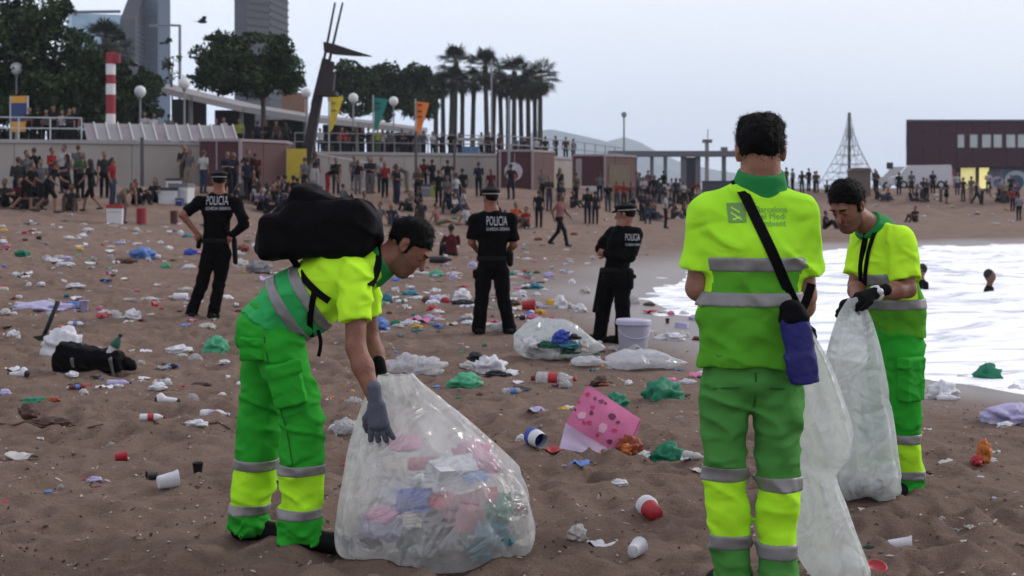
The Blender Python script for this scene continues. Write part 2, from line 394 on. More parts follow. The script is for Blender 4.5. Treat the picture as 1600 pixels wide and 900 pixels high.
tower('office_tower.001', 'slim slate blue tower with a slanted top beside the pale glass block', 380, [(211, 226, 0, 10, 30, -10, cl_grey), (226, 247, 10, 6, -40, -60, sl_blue)], 36, None, None, mat('tower_band_blue', (.045, .06, .085), .6))
tw = tower('office_block', 'low wide pale blue glass block behind the trees', 430, [(112, 207, 0, 12, 20, 24, gl_blue), (207, 213, 12, 30, 24, 26, sl_blue)], 14, None, None, mat('tower_band_pale', (.2, .27, .32), .5))
c = MB(); a = at(118, 20, 428); a2 = at(120, 14, 428); c.bar((a.x, -2, wz(24, 428)), (a.x, -2, wz(16, 428)), .8, .8); c.bar((wx(110, 428), -2, wz(19, 428)), (wx(188, 428), -2, wz(18, 428)), .8, .8)
c.build('roof_gantry', cl_grey, tw)

# ------------------------------------------------------------------ promenade: raised platform and retaining wall
PZ = 4.02
conc = mat('wall_concrete', (.30, .275, .25), .9, var=.14, vs=.6, bump=.3, bs=8)
conc_l = mat('pale_render', (.30, .285, .285), .85, var=.10, vs=.5)
pav = mat('promenade_paving', (.24, .22, .21), .9, var=.12, vs=.4)
front = [(-44, 58), (-30, 61.5), (-19.4, 63.5), (-12.9, 66.4), (-12.4, 79.5), (0, 84.2), (4, 92.2), (8.5, 106)]
v = []; f = []
for x, y in front: v += [(x, y, PZ), (x * 2.2 - 2, 190, PZ)]
for i in range(len(front) - 1): f.append((2 * i, 2 * i + 2, 2 * i + 3, 2 * i + 1))
struct(mesh('promenade', v, f, pav))
wall = empty('retaining_wall', (-20, 63.5, 1.5), 0, 'long beige concrete retaining wall with panel joints below the promenade', 'wall')
off = Vector(wall.location)
def wall_panels():
    for i in range(len(front) - 1):
        a, b = Vector((*front[i], 0)), Vector((*front[i + 1], 0)); ln = (b - a).length; n = max(1, round(ln / 2.4))
        d = (b - a) / n; u = d.normalized(); nrm = Vector((u.y, -u.x, 0))
        for k in range(n):
            p, q = a + d * k + u * .012, a + d * (k + 1) - u * .012
            jit = rnd.uniform(0, .012)
            P = [p + nrm * jit, q + nrm * jit, q - nrm * .25, p - nrm * .25]
            vv = [(*(r_.xy - off.xy), zz - off.z) for zz in (1.0, PZ - .10) for r_ in P]
            MB().add(vv, [(0, 1, 2, 3), (4, 7, 6, 5), (0, 4, 5, 1), (1, 5, 6, 2), (2, 6, 7, 3), (3, 7, 4, 0)]).build('wall_panel', conc, wall)
        P = [a + nrm * .08, b + nrm * .08, b - nrm * .35, a - nrm * .35]
        vv = [(*(r_.xy - off.xy), zz - off.z) for zz in (PZ - .10, PZ + .06) for r_ in P]
        MB().add(vv, [(0, 1, 2, 3), (4, 7, 6, 5), (0, 4, 5, 1), (1, 5, 6, 2), (2, 6, 7, 3), (3, 7, 4, 0)]).build('coping', conc_l, wall)
wall_panels()
# sloping pale parapet slabs (left of the container)
par = empty('sloping_parapet', (wx(140, 64), 64, PZ), 0, 'sloping pale parapet of slanted ribbed slabs on top of the wall', 'parapet')
x0, x1 = wx(138, 64), wx(372, 66)
npan = 13
for k in range(npan):
    xa = x0 + (x1 - x0) * k / npan; xb = x0 + (x1 - x0) * (k + 1) / npan - .05
    ya = 64 + (66.4 - 64) * k / npan; yb = 64 + (66.4 - 64) * (k + 1) / npan
    vv = [(xa, ya - .2, PZ + .06), (xb, yb - .2, PZ + .06), (xb - .35, yb + .35, PZ + .85), (xa - .35, ya + .35, PZ + .85)]
    vv = [Vector(q) - par.location for q in vv]; vv += [q + Vector((0, .12, -.02)) for q in vv]
    MB().add(vv, [(0, 1, 2, 3), (7, 6, 5, 4), (0, 4, 5, 1), (1, 5, 6, 2), (2, 6, 7, 3), (3, 7, 4, 0)]).build('slab', conc_l if k % 3 else mat('pinkish_render', (.28, .235, .25), .85, var=.2, vs=1.5), par)
    MB().bar(Vector((xb + .01, yb - .25, PZ + .08)) - par.location, Vector((xb - .34, yb + .30, PZ + .9)) - par.location, .07, .07).build('rib', mat('white_paint', (.42, .42, .43), .6), par)
# railings
rail_m = mat('galvanised_rail', (.42, .43, .45), .45, metal=.3)
def railing(label, pts, h=1.0, step=1.5, m=rail_m, rails=(1.0, .52)):
    root = empty('railing', pts[0], 0, label, 'railing'); o0 = Vector(pts[0])
    for i in range(len(pts) - 1):
        a, b = Vector(pts[i]), Vector(pts[i + 1]); n = max(1, round((b - a).length / step))
        for k in range(n + (i == len(pts) - 2)):
            p = a.lerp(b, k / n) - o0
            MB().tube([p - Vector((0, 0, .05)), p + Vector((0, 0, h))], .035, 6).build('post', m, root)
        for r_ in rails:
            MB().tube([a - o0 + Vector((0, 0, h * r_)), b - o0 + Vector((0, 0, h * r_))], .03, 6).build('rail', m, root)
    return root
railing('pale metal railing along the wall under the dark tree', [(-43, 58.6, PZ + .06), (-30, 62, PZ + .06), (wx(138, 64) - .3, 64, PZ + .06)], 1.0, 1.3)
railing('thin metal railing above the wall behind the beach shower crowd', [(-12.2, 79.9, PZ + .06), (0, 84.5, PZ + .06), (4, 92.5, PZ + .06), (8.3, 105.5, PZ + .06)], 1.05, 2.6, mat('dull_rail', (.16, .16, .18), .5, metal=.2))
# ramp rail in front of the wall between container and kiosk (white line sloping down)
railing('white sloping ramp handrail in front of the beige wall', [(wx(395, 76), 76, 3.55), (wx(470, 76.5), 76.5, 3.1), (wx(580, 77.5), 77.5, 2.45)], .9, 2.2, mat('white_paint', (.42, .42, .43), .6), (1.0,))
# wall stubs / thin posts against the wall
for px, y, h in ((222, 62.2, 2.2), (650, 79, 3.2), (710, 80, 2.6)):
    x = wx(px, y); g = G(x, y)
    o = MB().tube([(0, 0, -.1), (0, 0, h)], .08, 8).build('post', mat('dark_post', (.06, .06, .07), .6))
    o.location = (x, y, g); o.name = 'beach_post'; tag(o, {222: 'dark thin post in front of the wall beside the white cool boxes', 650: 'tall thin post below the orange flag', 710: 'thin dark post before the wall between flag and kiosk'}[px], 'post')

# ------------------------------------------------------------------ maroon containers / kiosks
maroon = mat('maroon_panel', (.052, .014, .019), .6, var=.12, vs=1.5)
maroon_l = mat('pale_maroon_panel', (.090, .042, .040), .65, var=.14, vs=1.2)  # paler, browner maroon for the receding kiosk sides
trim = mat('kiosk_trim', (.26, .22, .23), .6)
def kiosk(label, px0, pxm, px1, pyb, pyt, Y, dep, ml, mr, extra=None):
    """front runs px0..pxm, lighter part pxm..px1 recedes by dep"""
    a = at(px0, pyb, Y); b = at(pxm, pyb, Y); c_ = at(px1, pyb, Y + dep); zt = wz(pyt, Y); zb = G(b.x, Y) - .3
    root = empty('beach_kiosk', (b.x, Y, zb + .3), 0, label, 'kiosk'); o0 = Vector(root.location)
    def panel(p, q, z0, z1, m, name, th=.1, proud=0.0):
        u = (q - p).normalized(); n = Vector((u.y, -u.x, 0))
        P = [p + n * proud, q + n * proud, q + n * proud - n * th, p + n * proud - n * th]
        vv = [(*(r_.xy - o0.xy), zz - o0.z) for zz in (z0, z1) for r_ in P]
        return MB().add(vv, [(0, 1, 2, 3), (4, 7, 6, 5), (0, 4, 5, 1), (1, 5, 6, 2), (2, 6, 7, 3), (3, 7, 4, 0)]).build(name, m, root)
    a, b, c_ = (Vector((q.x, q.y, 0)) for q in (a, b, c_))
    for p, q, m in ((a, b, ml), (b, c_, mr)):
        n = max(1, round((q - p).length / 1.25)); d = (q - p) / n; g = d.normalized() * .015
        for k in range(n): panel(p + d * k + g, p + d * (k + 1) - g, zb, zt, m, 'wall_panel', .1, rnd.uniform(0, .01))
    d2 = Vector((b.y - c_.y, c_.x - b.x, 0)); back = Vector((0, 1, 0)) * 2.6
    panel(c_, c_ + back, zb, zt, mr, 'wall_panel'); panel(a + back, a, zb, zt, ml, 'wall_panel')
    vv = [(*(r_.xy - o0.xy), zz - o0.z) for zz in (zt + .002, zt + .12) for r_ in (a - Vector((.06, .06, 0)), b + Vector((0, -.06, 0)), c_ + Vector((.06, -.03, 0)), c_ + back, a + back)]
    MB().add(vv, [(4, 3, 2, 1, 0), (5, 6, 7, 8, 9)] + [(i, (i + 1) % 5, (i + 1) % 5 + 5, i + 5) for i in range(5)]).build('roof', trim, root)
    MB().box(b.x - o0.x - .07, b.x - o0.x + .07, -.13, -.03, zb - o0.z, zt - o0.z).build('corner_post', trim, root)
    if extra: extra(root, a, b, c_, zb, zt, o0, panel)
    return root
def ex1(root, a, b, c_, zb, zt, o0, panel):
    panel(c_ + Vector((.05, .02, 0)), c_ + Vector((.95, .1, 0)), zb, zt - .25, mat('yellow_panel', (.42, .32, .03), .6, var=.1, vs=2), 'yellow_panel')
    panel(a.lerp(b, .4), a.lerp(b, .43), zb, zt + .1, trim, 'joint_strip', .05, .03)
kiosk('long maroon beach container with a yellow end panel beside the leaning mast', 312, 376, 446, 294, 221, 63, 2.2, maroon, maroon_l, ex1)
def ex2(root, a, b, c_, zb, zt, o0, panel):
    cx = a.lerp(b, .47); 
    ring = MB().lathe([(.0, 0), (.50, 0), (.5, .02), (0, .02)], 20, Matrix.Translation(Vector((cx.x - o0.x, -.06, (zb + zt) / 2 - o0.z + .1))) @ Matrix.Rotation(R(90), 4, 'X')); ring.build('round_emblem', mat('faded_white_print', (.38, .36, .38), .7, var=.3, vs=6), root)
    MB().lathe([(.0, 0), (.2, 0), (.2, .012), (0, .012)], 14, Matrix.Translation(Vector((cx.x - o0.x + .05, -.09, (zb + zt) / 2 - o0.z - .15))) @ Matrix.Rotation(R(90), 4, 'X')).build('emblem_centre', mat('emblem_red', (.30, .04, .06), .7), root)
    panel(a + Vector((.12, -.02, 0)), a + Vector((.24, -.02, 0)), zb, zt, trim, 'joint_strip', .05, .03)
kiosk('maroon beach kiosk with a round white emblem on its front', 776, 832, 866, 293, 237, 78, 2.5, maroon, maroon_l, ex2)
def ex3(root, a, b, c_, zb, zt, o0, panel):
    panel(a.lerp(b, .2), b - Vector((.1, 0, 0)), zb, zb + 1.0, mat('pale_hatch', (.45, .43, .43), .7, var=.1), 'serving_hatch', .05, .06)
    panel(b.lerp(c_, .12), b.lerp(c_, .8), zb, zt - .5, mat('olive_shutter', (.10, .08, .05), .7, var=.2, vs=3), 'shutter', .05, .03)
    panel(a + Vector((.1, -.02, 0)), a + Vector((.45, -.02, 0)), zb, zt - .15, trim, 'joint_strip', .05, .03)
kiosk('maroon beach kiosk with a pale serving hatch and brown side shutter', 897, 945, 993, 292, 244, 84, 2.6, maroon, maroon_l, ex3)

# ------------------------------------------------------------------ big maroon building on the right
def big_building():
    Y = 128; x0, x1 = wx(1417, Y), wx(1780, Y); zt = wz(190, Y); zb = 1.2; zmid = wz(262, Y)
    root = empty('beach_building', (x0, Y, 2.0), 0, 'large flat-roofed dark maroon building with a window strip and lit doorway', 'building'); o0 = Vector(root.location)
    mar = mat('maroon_cladding', (.050, .020, .032), .7, var=.08, vs=.5)
    rows = [(zmid, wz(231, Y)), (wz(209, Y), zt)]
    wins = [(1496, 1508), (1515, 1529), (1534, 1550), (1552, 1567), (1572, 1588), (1590, 1610), (1616, 1632), (1636, 1654)]
    npan = 14; W = x1 - x0
    for z0, z1 in rows:
        for k in range(npan):
            MB().box(W * k / npan + .015, W * (k + 1) / npan - .015, rnd.uniform(-.012, 0), .3, z0 - o0.z + .01, z1 - o0.z - .01).build('cladding_panel', mar, root)
    # window storey: piers between the panes
    edges = [1417] + [e_ for w_ in wins for e_ in w_] + [1780]
    for k in range(0, len(edges), 2):
        MB().box(wx(edges[k], Y) - o0.x, wx(edges[k + 1], Y) - o0.x, 0, .3, rows[0][1] - o0.z, rows[1][0] - o0.z).build('pier', mar, root)
    for a_, b_ in wins:
        f_ = MB(); xa, xb = wx(a_, Y) - o0.x, wx(b_, Y) - o0.x; za, zb_ = rows[0][1] - o0.z, rows[1][0] - o0.z
        for bx_ in ((xa, xa + .06, za, zb_), (xb - .06, xb, za, zb_), (xa + .06, xb - .06, za, za + .06), (xa + .06, xb - .06, zb_ - .06, zb_)): f_.box(bx_[0], bx_[1], .06, .2, bx_[2], bx_[3])
        fo = f_.build('window', mat('window_frame_grey', (.16, .16, .17), .5), root)
        MB().box(xa + .06, xb - .06, .12, .15, za + .06, zb_ - .06).build('pane', mat('milky_pane', (.42, .46, .45), .2, var=.15, vs=.7, spec=.6), fo)
    # lower storey, recessed painted walls
    low = [(1417, 1455, (.05, .045, .075)), (1455, 1494, (.26, .05, .07)), (1494, 1503, (.05, .03, .05)), (1527, 1532, (.04, .03, .03)), (1548, 1570, (.12, .12, .16)), (1570, 1640, (.06, .10, .15)), (1640, 1780, (.05, .04, .06))]
    for i, (a_, b_, c_) in enumerate(low):
        MB().box(wx(a_, Y) - o0.x, wx(b_, Y) - o0.x, .35, .6, zb - o0.z, zmid - o0.z).build('painted_wall', mat('mural_%d' % i, c_, .8, var=.35, vs=1.2), root)
    for k, (cx, r_, c_) in enumerate(((1476, .98, (.45, .30, .33)), (1590, 1.1, (.34, .38, .40)), (1560, .6, (.3, .3, .36)))):
        m_ = MB(); pr = [(r_ * .62, 0), (r_, 0), (r_, .03), (r_ * .62, .03), (r_ * .62, 0)]
        m_.lathe(pr, 22, Matrix.Translation((wx(cx, Y) - o0.x, .34, wz(284 + k, Y) - o0.z)) @ Matrix.Rotation(R(90), 4, 'X'), cap=False); m_.build('painted_arch', mat('mural_arch_%d' % k, c_, .8), root)
    for a_, b_, e_ in ((1503, 1527, .9), (1532, 1548, 1.5)):
        d_ = MB().box(wx(a_, Y) - o0.x, wx(b_, Y) - o0.x, .5, .6, zb - o0.z, zmid - o0.z).build('lit_doorway', mat('lit_interior_%d' % a_, (.6, .55, .3), .8, var=.5, vs=.8, emit=((.95, .82, .28), e_ * .45)), root)
    SK = 617 / FPX
    def skew(y0, y1, z0, z1, xa, xb): return [((xb if xx else xa + SK * max(y, 0)), y, z) for z in (z0, z1) for y in (y0, y1) for xx in (0, 1)]
    BF = [(0, 2, 3, 1), (4, 5, 7, 6), (0, 1, 5, 4), (2, 6, 7, 3), (1, 3, 7, 5), (0, 4, 6, 2)]
    MB().add(skew(-.1, 9, zt - o0.z, zt + .18 - o0.z, -.08, W + .1), BF).build('roof_edge', mat('roof_edge', (.10, .09, .10), .7), root)
    MB().add(skew(.61, 9, zb - o0.z, zt - o0.z - .01, .02, W), BF).build('rear_mass', mar, root)
big_building()

# ------------------------------------------------------------------ thin sea haze
hz = MB().box(-2760, 2760, -60, 3620, -7, 210).build('haze', None); struct(hz, 'stuff')
hm = bpy.data.materials.new('sea_haze'); hm.use_nodes = True; ht = hm.node_tree; ht.nodes.clear(); ho = N(ht, 'ShaderNodeOutputMaterial'); hv = N(ht, 'ShaderNodeVolumePrincipled')
hv.inputs['Color'].default_value = (.80, .86, .95, 1); hv.inputs['Density'].default_value = .00024; hv.inputs['Anisotropy'].default_value = .2
ht.links.new(hv.outputs[0], ho.inputs['Volume']); hz.data.materials.clear(); hz.data.materials.append(hm)
# ------------------------------------------------------------------ leaning mast sculpture
def mast():
    Y = 68; base = at(472, 300, Y); base.z = G(base.x, Y) - .2
    root = empty('leaning_mast', (base.x, Y, base.z + .2), 0, 'dark rusty leaning mast with twin thin poles and a pointed blade', 'sculpture'); o0 = Vector(root.location)
    st = mat('rusted_dark_steel', (.022, .017, .018), .75, var=.3, vs=2)
    P = lambda px, py, d=0: at(px, py, Y + d) - o0
    MB().bar(P(471, 296), P(497, 150), .70, .5, .82).build('beam', st, root)
    MB().bar(P(493, 165), P(509, 92), .5, .4, .75).build('upper_beam', st, root)
    MB().tube([P(498, 130), P(509, 80), P(523.5, 4)], [.09, .07, .05], 6).build('pole', st, root)
    MB().tube([P(509, 120), P(518, 80), P(535.5, 4)], [.09, .07, .05], 6).build('pole', st, root)
    b = [P(506, 66), P(522, 69), P(552, 79), P(581, 88), P(552, 87), P(524, 85), P(507, 81)]
    poly = [(q.x, q.z) for q in b][::-1]
    MB().prism(poly, -.25, .25).build('blade', st, root)
    MB().box(P(497, 0).x, P(527, 0).x, -.7, .7, P(0, 150).z, P(0, 144).z).build('platform', st, root)
    MB().bar(P(508, 144), P(515, 112), .75, .8, .7).build('cabin', st, root)
    MB().bar(P(514, 112), P(519, 96), .35, .4, .6).build('cabin_top', st, root)
mast()

# ------------------------------------------------------------------ flags
def flag(label, col, px, py0, py1, pw, Y, stripes):
    pz = PZ; base = Vector((wx(px, Y), Y, pz))
    root = empty('banner_flag', base, 0, label, 'flag')
    xw = pw / FPX * Y
    top, bot = wz(py0, Y) - pz, wz(py1, Y) - pz
    n = 10; v = []; f = []
    for i in range(n + 1):
        t = i / n; z = top + (bot - top) * t; wd = xw * (1 - t) ** .8 + .05
        for k in range(5):
            u = k / 4; v.append((.06 + u * wd, .10 * math.sin(u * 3 + t * 4) * (1 - t), z - .12 * u * (1 - t)))
    for i in range(n):
        for k in range(4): f.append((i * 5 + k, i * 5 + k + 1, (i + 1) * 5 + k + 1, (i + 1) * 5 + k))
    vs = v + [(x, y + .012, z) for x, y, z in v]; o = len(v)
    fs = f + [tuple(o + q for q in r_[::-1]) for r_ in f]
    mesh('cloth', vs, fs, mat('flag_' + label.split()[0], col, .75, var=.2, vs=2), root, sm=True)
    MB().tube([(0, 0, -.02), (0, 0, top + .15)], .05, 6).build('pole', mat('flag_pole', (.3, .3, .3), .5), root)
    for k, (zz, c_) in enumerate(stripes):
        MB().box(.15, .15 + xw * .35, -.06, -.045, top + (bot - top) * (zz + .05), top + (bot - top) * zz).build('print', mat('flag_print_%s' % label.split()[0], c_, .8), root)
flag('yellow pointed banner flag beside the leaning mast', (.50, .37, .02), 514, 148, 206, 20, 86, [(.2, (.2, .15, .03)), (.4, (.2, .15, .03))])
flag('teal green pointed banner flag on the promenade', (.015, .16, .13), 583, 152, 206, 21, 88, [(.15, (.02, .06, .05)), (.3, (.02, .06, .05))])
flag('orange pointed banner flag with dark print on the promenade', (.62, .17, .03), 649, 158, 216, 19, 90, [(.08, (.15, .03, .03)), (.25, (.15, .03, .03)), (.4, (.15, .03, .03))])

# ------------------------------------------------------------------ lamps
def globe_lamp(label, px, py, Y, zb=PZ, r=.33):
    p = Vector((wx(px, Y), Y, zb)); top = wz(py, Y) - zb
    root = empty('street_lamp', p, 0, label, 'street lamp', 'globe lamps along the promenade')
    MB().tube([(0, 0, -.02), (0, 0, top - r)], [.08, .05], 8).build('pole', mat('lamp_pole', (.22, .22, .24), .5, metal=.3), root)
    MB().lathe([(.06, top - r - .12), (.14, top - r - .02), (.12, top - r + .03)], 10).build('collar', mat('lamp_pole', (.22,) * 3), root)
    MB().sphere((0, 0, top), r, 14, 9).build('globe', mat('opal_globe', (.60, .60, .60), .4, var=.05), root, sm=True)
globe_lamp('globe lamp above the blue and orange banner sign', 26, 107, 75)
globe_lamp('globe lamp between the striped pole and the canopy end', 219, 143, 80)
globe_lamp('globe lamp beside the round tree with a trunk', 288, 130, 80)
globe_lamp('globe lamp just behind the leaning mast', 479, 145, 95)
globe_lamp('globe lamp between the yellow and teal flags', 552, 153, 95)
globe_lamp('globe lamp between the teal and orange flags', 615, 158, 100)
def pole_lamp(label, px, pyt, Y, zb, arm=0, r=.07, head=True):
    p = Vector((wx(px, Y), Y, zb)); top = wz(pyt, Y) - zb
    root = empty('lamp_post', p, 0, label, 'lamp post')
    m = mat('grey_lamp_post', (.20, .20, .22), .5, metal=.3)
    MB().tube([(0, 0, -.02), (0, 0, top)], [r * 1.3, r], 8).build('pole', m, root)
    if arm:
        MB().tube([(0, 0, top - .05), (arm * .6, 0, top), (arm, 0, top)], r * .8, 6).build('arm', m, root); MB().box(arm - .6, arm, -.15, .15, top - .12, top + .02).build('lamp_head', m, root)
    elif head:
        MB().lathe([(.05, top - .1), (.22, top), (.22, top + .3), (.05, top + .4)], 8).build('lamp_head', m, root)
pole_lamp('tall lamp post with a long sideways arm by the slim tower', 281, 39, 110, PZ, -1.75, .11)
pole_lamp('slender lamp post standing in front of the far hills', 975, 182, 120, 2.2)
pole_lamp('tall thin pole rising through the palm crowns', 768, 92, 140, PZ, head=False)
pole_lamp('tall thin pole in front of the kiosk with the round emblem', 795, 150, 76, 2.0, head=False, r=.06)

# ------------------------------------------------------------------ striped pole, banner sign
def striped():
    Y = 74; p = Vector((wx(173, Y), Y, PZ)); root = empty('striped_marker', p, 0, 'red and white banded marker column with a flared red top', 'marker')
    k = Y / FPX; red = mat('marker_red', (.24, .025, .035), .6, var=.12, vs=3); wh = mat('marker_white', (.60, .58, .58), .6, var=.08, vs=3)
    for a_, b_, m in ((178, 196, wh), (148, 178, red), (131, 148, wh), (117, 131, red), (100, 117, wh), (86, 100, red)):
        MB().lathe([(.25, wz(b_, Y) - PZ), (.25, wz(a_, Y) - PZ - .004)], 14).build('band', m, root, sm=False)
    MB().lathe([(.25, wz(86, Y) - PZ), (.26, wz(82, Y) - PZ)], 14).build('cap', red, root)
    MB().box(.2, .48, -.1, .1, wz(98, Y) - PZ, wz(84, Y) - PZ).build('side_vane', red, root)
striped()
def banner_sign():
    Y = 68; p = Vector((wx(30, Y), Y, PZ)); root = empty('banner_sign', p, 0, 'blue banner sign with orange top and bottom behind the railing', 'sign'); h = .36
    for a_, b_, m in ((190, 161, mat('banner_blue', (.03, .05, .14), .6, var=.15, vs=3)), (161, 150, mat('banner_orange', (.55, .26, .04), .6, var=.1)), (206, 190, mat('banner_orange', (.55, .26, .04), .6))):
        MB().box(-h, h, -.06, .06, wz(a_, Y) - PZ + .004, wz(b_, Y) - PZ).build('panel', m, root)
    MB().tube([(-h - .05, 0, -.02), (-h - .05, 0, wz(150, Y) - PZ)], .05, 6).build('post', rail_m, root); MB().tube([(h + .05, 0, -.02), (h + .05, 0, wz(150, Y) - PZ)], .05, 6).build('post', rail_m, root)
banner_sign()

# ------------------------------------------------------------------ canopy building on the promenade
def canopy():
    root = empty('promenade_canopy', (wx(232, 100), 100, PZ), 0, 'long low promenade canopy with sloping pale roof edge and dark shade beneath', 'canopy'); o0 = Vector(root.location)
    pts = [(232, 131, 96), (300, 148, 98), (380, 166, 101), (480, 182, 104), (560, 190, 108), (660, 203, 112)]
    roof = mat('canopy_roof', (.20, .19, .195), .7, var=.1, vs=.3); dk = mat('painted_canopy_shade', (.02, .019, .022), .9)  # near-black back wall: shade under the roof painted into its colour
    for i in range(len(pts) - 1):
        (x0, y0, Y0), (x1, y1, Y1) = pts[i], pts[i + 1]
        a, b = at(x0, y0, Y0) - o0, at(x1, y1, Y1) - o0; dd = Vector((0, 7, .5)); th = Vector((0, 0, -.42)); g = Vector((.02, 0, 0))
        vv = [a + g, b - g, b - g + dd, a + g + dd]; vv = vv + [q + th for q in vv]
        MB().add(vv, [(3, 2, 1, 0), (4, 5, 6, 7), (0, 1, 5, 4), (1, 2, 6, 5), (2, 3, 7, 6), (3, 0, 4, 7)]).build('roof_section', roof, root)
        MB().tube([Vector((b.x - .2, b.y + .5, -.02)), Vector((b.x - .2, b.y + .5, b.z - .3))], .14, 8).build('column', mat('canopy_column', (.12, .12, .13), .6), root)
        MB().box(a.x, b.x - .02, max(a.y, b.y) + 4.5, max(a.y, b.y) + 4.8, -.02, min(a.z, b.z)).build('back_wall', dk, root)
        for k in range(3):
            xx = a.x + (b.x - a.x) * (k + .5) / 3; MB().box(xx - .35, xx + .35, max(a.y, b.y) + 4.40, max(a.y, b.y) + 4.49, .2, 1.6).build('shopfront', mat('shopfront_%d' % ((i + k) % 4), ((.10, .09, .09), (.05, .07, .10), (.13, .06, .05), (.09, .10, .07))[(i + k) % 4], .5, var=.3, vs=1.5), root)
canopy()
# orange-brown rendered block by the canopy
o = MB().box(-.9, .9, 0, 2, 0, 3.0).build('service_block', mat('terracotta_render', (.22, .13, .09), .85, var=.1)); o.location = (wx(458, 112), 112, PZ); tag(o, 'small terracotta coloured service block above the canopy roof behind the mast', 'building')
o.scale = (1, 1, 1.9)

# ------------------------------------------------------------------ pergola at the middle right
def pergola():
    Y = 112; root = empty('pergola', (wx(1000, Y), Y, 2.0), 0, 'long grey pergola beam on square columns beyond the kiosk', 'pergola'); o0 = Vector(root.location)
    m = mat('pergola_grey', (.115, .12, .135), .8, var=.1); P = lambda px, py: at(px, py, Y) - o0
    MB().box(P(950, 0).x, P(1162, 0).x, -.5, .5, P(0, 245).z, P(0, 236).z).build('beam', m, root)
    for a_, b_ in ((967, 970), (990, 995), (1016, 1021), (1037, 1042), (1064, 1072), (1086, 1094), (1128, 1134), (1158, 1163)):
        MB().box(P(a_, 0).x, P(b_, 0).x, -.2, .2, -.8, P(0, 245).z - .002).build('column', m, root)
    MB().box(P(1072, 0).x, P(1086, 0).x, -.2, .3, -.8, P(0, 246).z).build('dark_infill', mat('dark_panel', (.03, .03, .04), .8), root)
    MB().box(P(1102, 0).x, P(1107, 0).x, -.25, .2, -.8, P(0, 220).z).build('light_mast', mat('pale_column', (.25, .24, .24), .8), root)
    MB().box(P(1098, 0).x, P(1112, 0).x, -.35, .35, P(0, 223).z, P(0, 218).z).build('mast_head', m, root)
    MB().tube([P(1105.5, 219), P(1106, 202)], .035, 5).build('aerial', m, root)
    MB().box(P(1127, 0).x, P(1136, 0).x, -.3, .3, P(0, 236).z + .002, P(0, 230).z).build('roof_vent', m, root)
pergola()
o = MB().box(-1.15, 1.15, 0, 1.5, -.3, 2.0).box(-1.2, 1.2, -.05, 1.55, 2.001, 2.1).build('service_hut', mat('dark_blue_grey_panel', (.045, .052, .07), .7, var=.1)); o.location = (wx(1127, 100), 100, G(wx(1127, 100), 100)); tag(o, 'dark blue grey service hut at the end of the pergola', 'hut')

# ------------------------------------------------------------------ rope climbing pyramid
def rope_pyramid():
    Y = 116; root = empty('climbing_net', (wx(1327, Y), Y, G(wx(1327, Y), Y)), 0, 'rope climbing pyramid with a tall central mast', 'playground net'); g0 = root.location.z
    H = wz(176, Y) - g0; k = Y / FPX
    MB().tube([(0, 0, -.1), (0, 0, H)], .13, 10).build('mast', mat('mast_steel', (.06, .065, .075), .5), root)
    prof = [(0.98, .10), (.84, .26), (.70, .50), (.57, .82), (.45, 1.2), (.33, 1.65), (.22, 2.1), (.12, 2.55), (.02, 3.0)]
    m = mat('net_rope', (.30, .31, .33), .8)
    for s in range(8):
        a = 2 * math.pi * s / 8 + .2; a2 = 2 * math.pi * (s + 1) / 8 + .2
        n = MB()
        P = [Vector((math.cos(a) * r_ * .94, math.sin(a) * r_ * .94, h_ * H)) for h_, r_ in prof]; Q = [Vector((math.cos(a2) * r_ * .94, math.sin(a2) * r_ * .94, h_ * H)) for h_, r_ in prof]
        n.tube(P, .024, 4, False)
        for i in range(len(P)): n.tube([P[i], Q[i]], .018, 4, False)
        for i in range(1, len(P) - 1):
            n.tube([P[i], (P[i + 1] + Q[i + 1]) / 2], .014, 4, False); n.tube([Q[i], (P[i + 1] + Q[i + 1]) / 2], .014, 4, False); n.tube([P[i], Vector((0, 0, P[i].z * .93))], .014, 4, False)
        n.build('net_side', m, root)
rope_pyramid()
o = MB().box(-.75, .75, 0, 1.2, -.2, 1.9).prism([(-.85, 1.9), (.85, 1.9), (.6, 2.15), (-.6, 2.15)], -.1, 1.3).build('play_hut', mat('brown_hut', (.12, .085, .075), .8, var=.15)); o.location = (wx(1345, 108), 108, G(wx(1345, 108), 108)); tag(o, 'brown hut at the foot of the climbing net', 'hut')
def sign():
    Y = 118; p = Vector((wx(1390, Y), Y, G(wx(1390, Y), Y))); r_ = empty('sign_post', p, 0, 'small dark square sign on a thin post by the parked van', 'sign')
    MB().tube([(0, 0, -.1), (0, 0, wz(255, Y) - p.z)], .04, 6).build('post', rail_m, r_); MB().box(-.27, .27, -.09, -.05, wz(264, Y) - p.z, wz(254, Y) - p.z).build('board', mat('sign_dark', (.03, .035, .05), .6), r_)
sign()
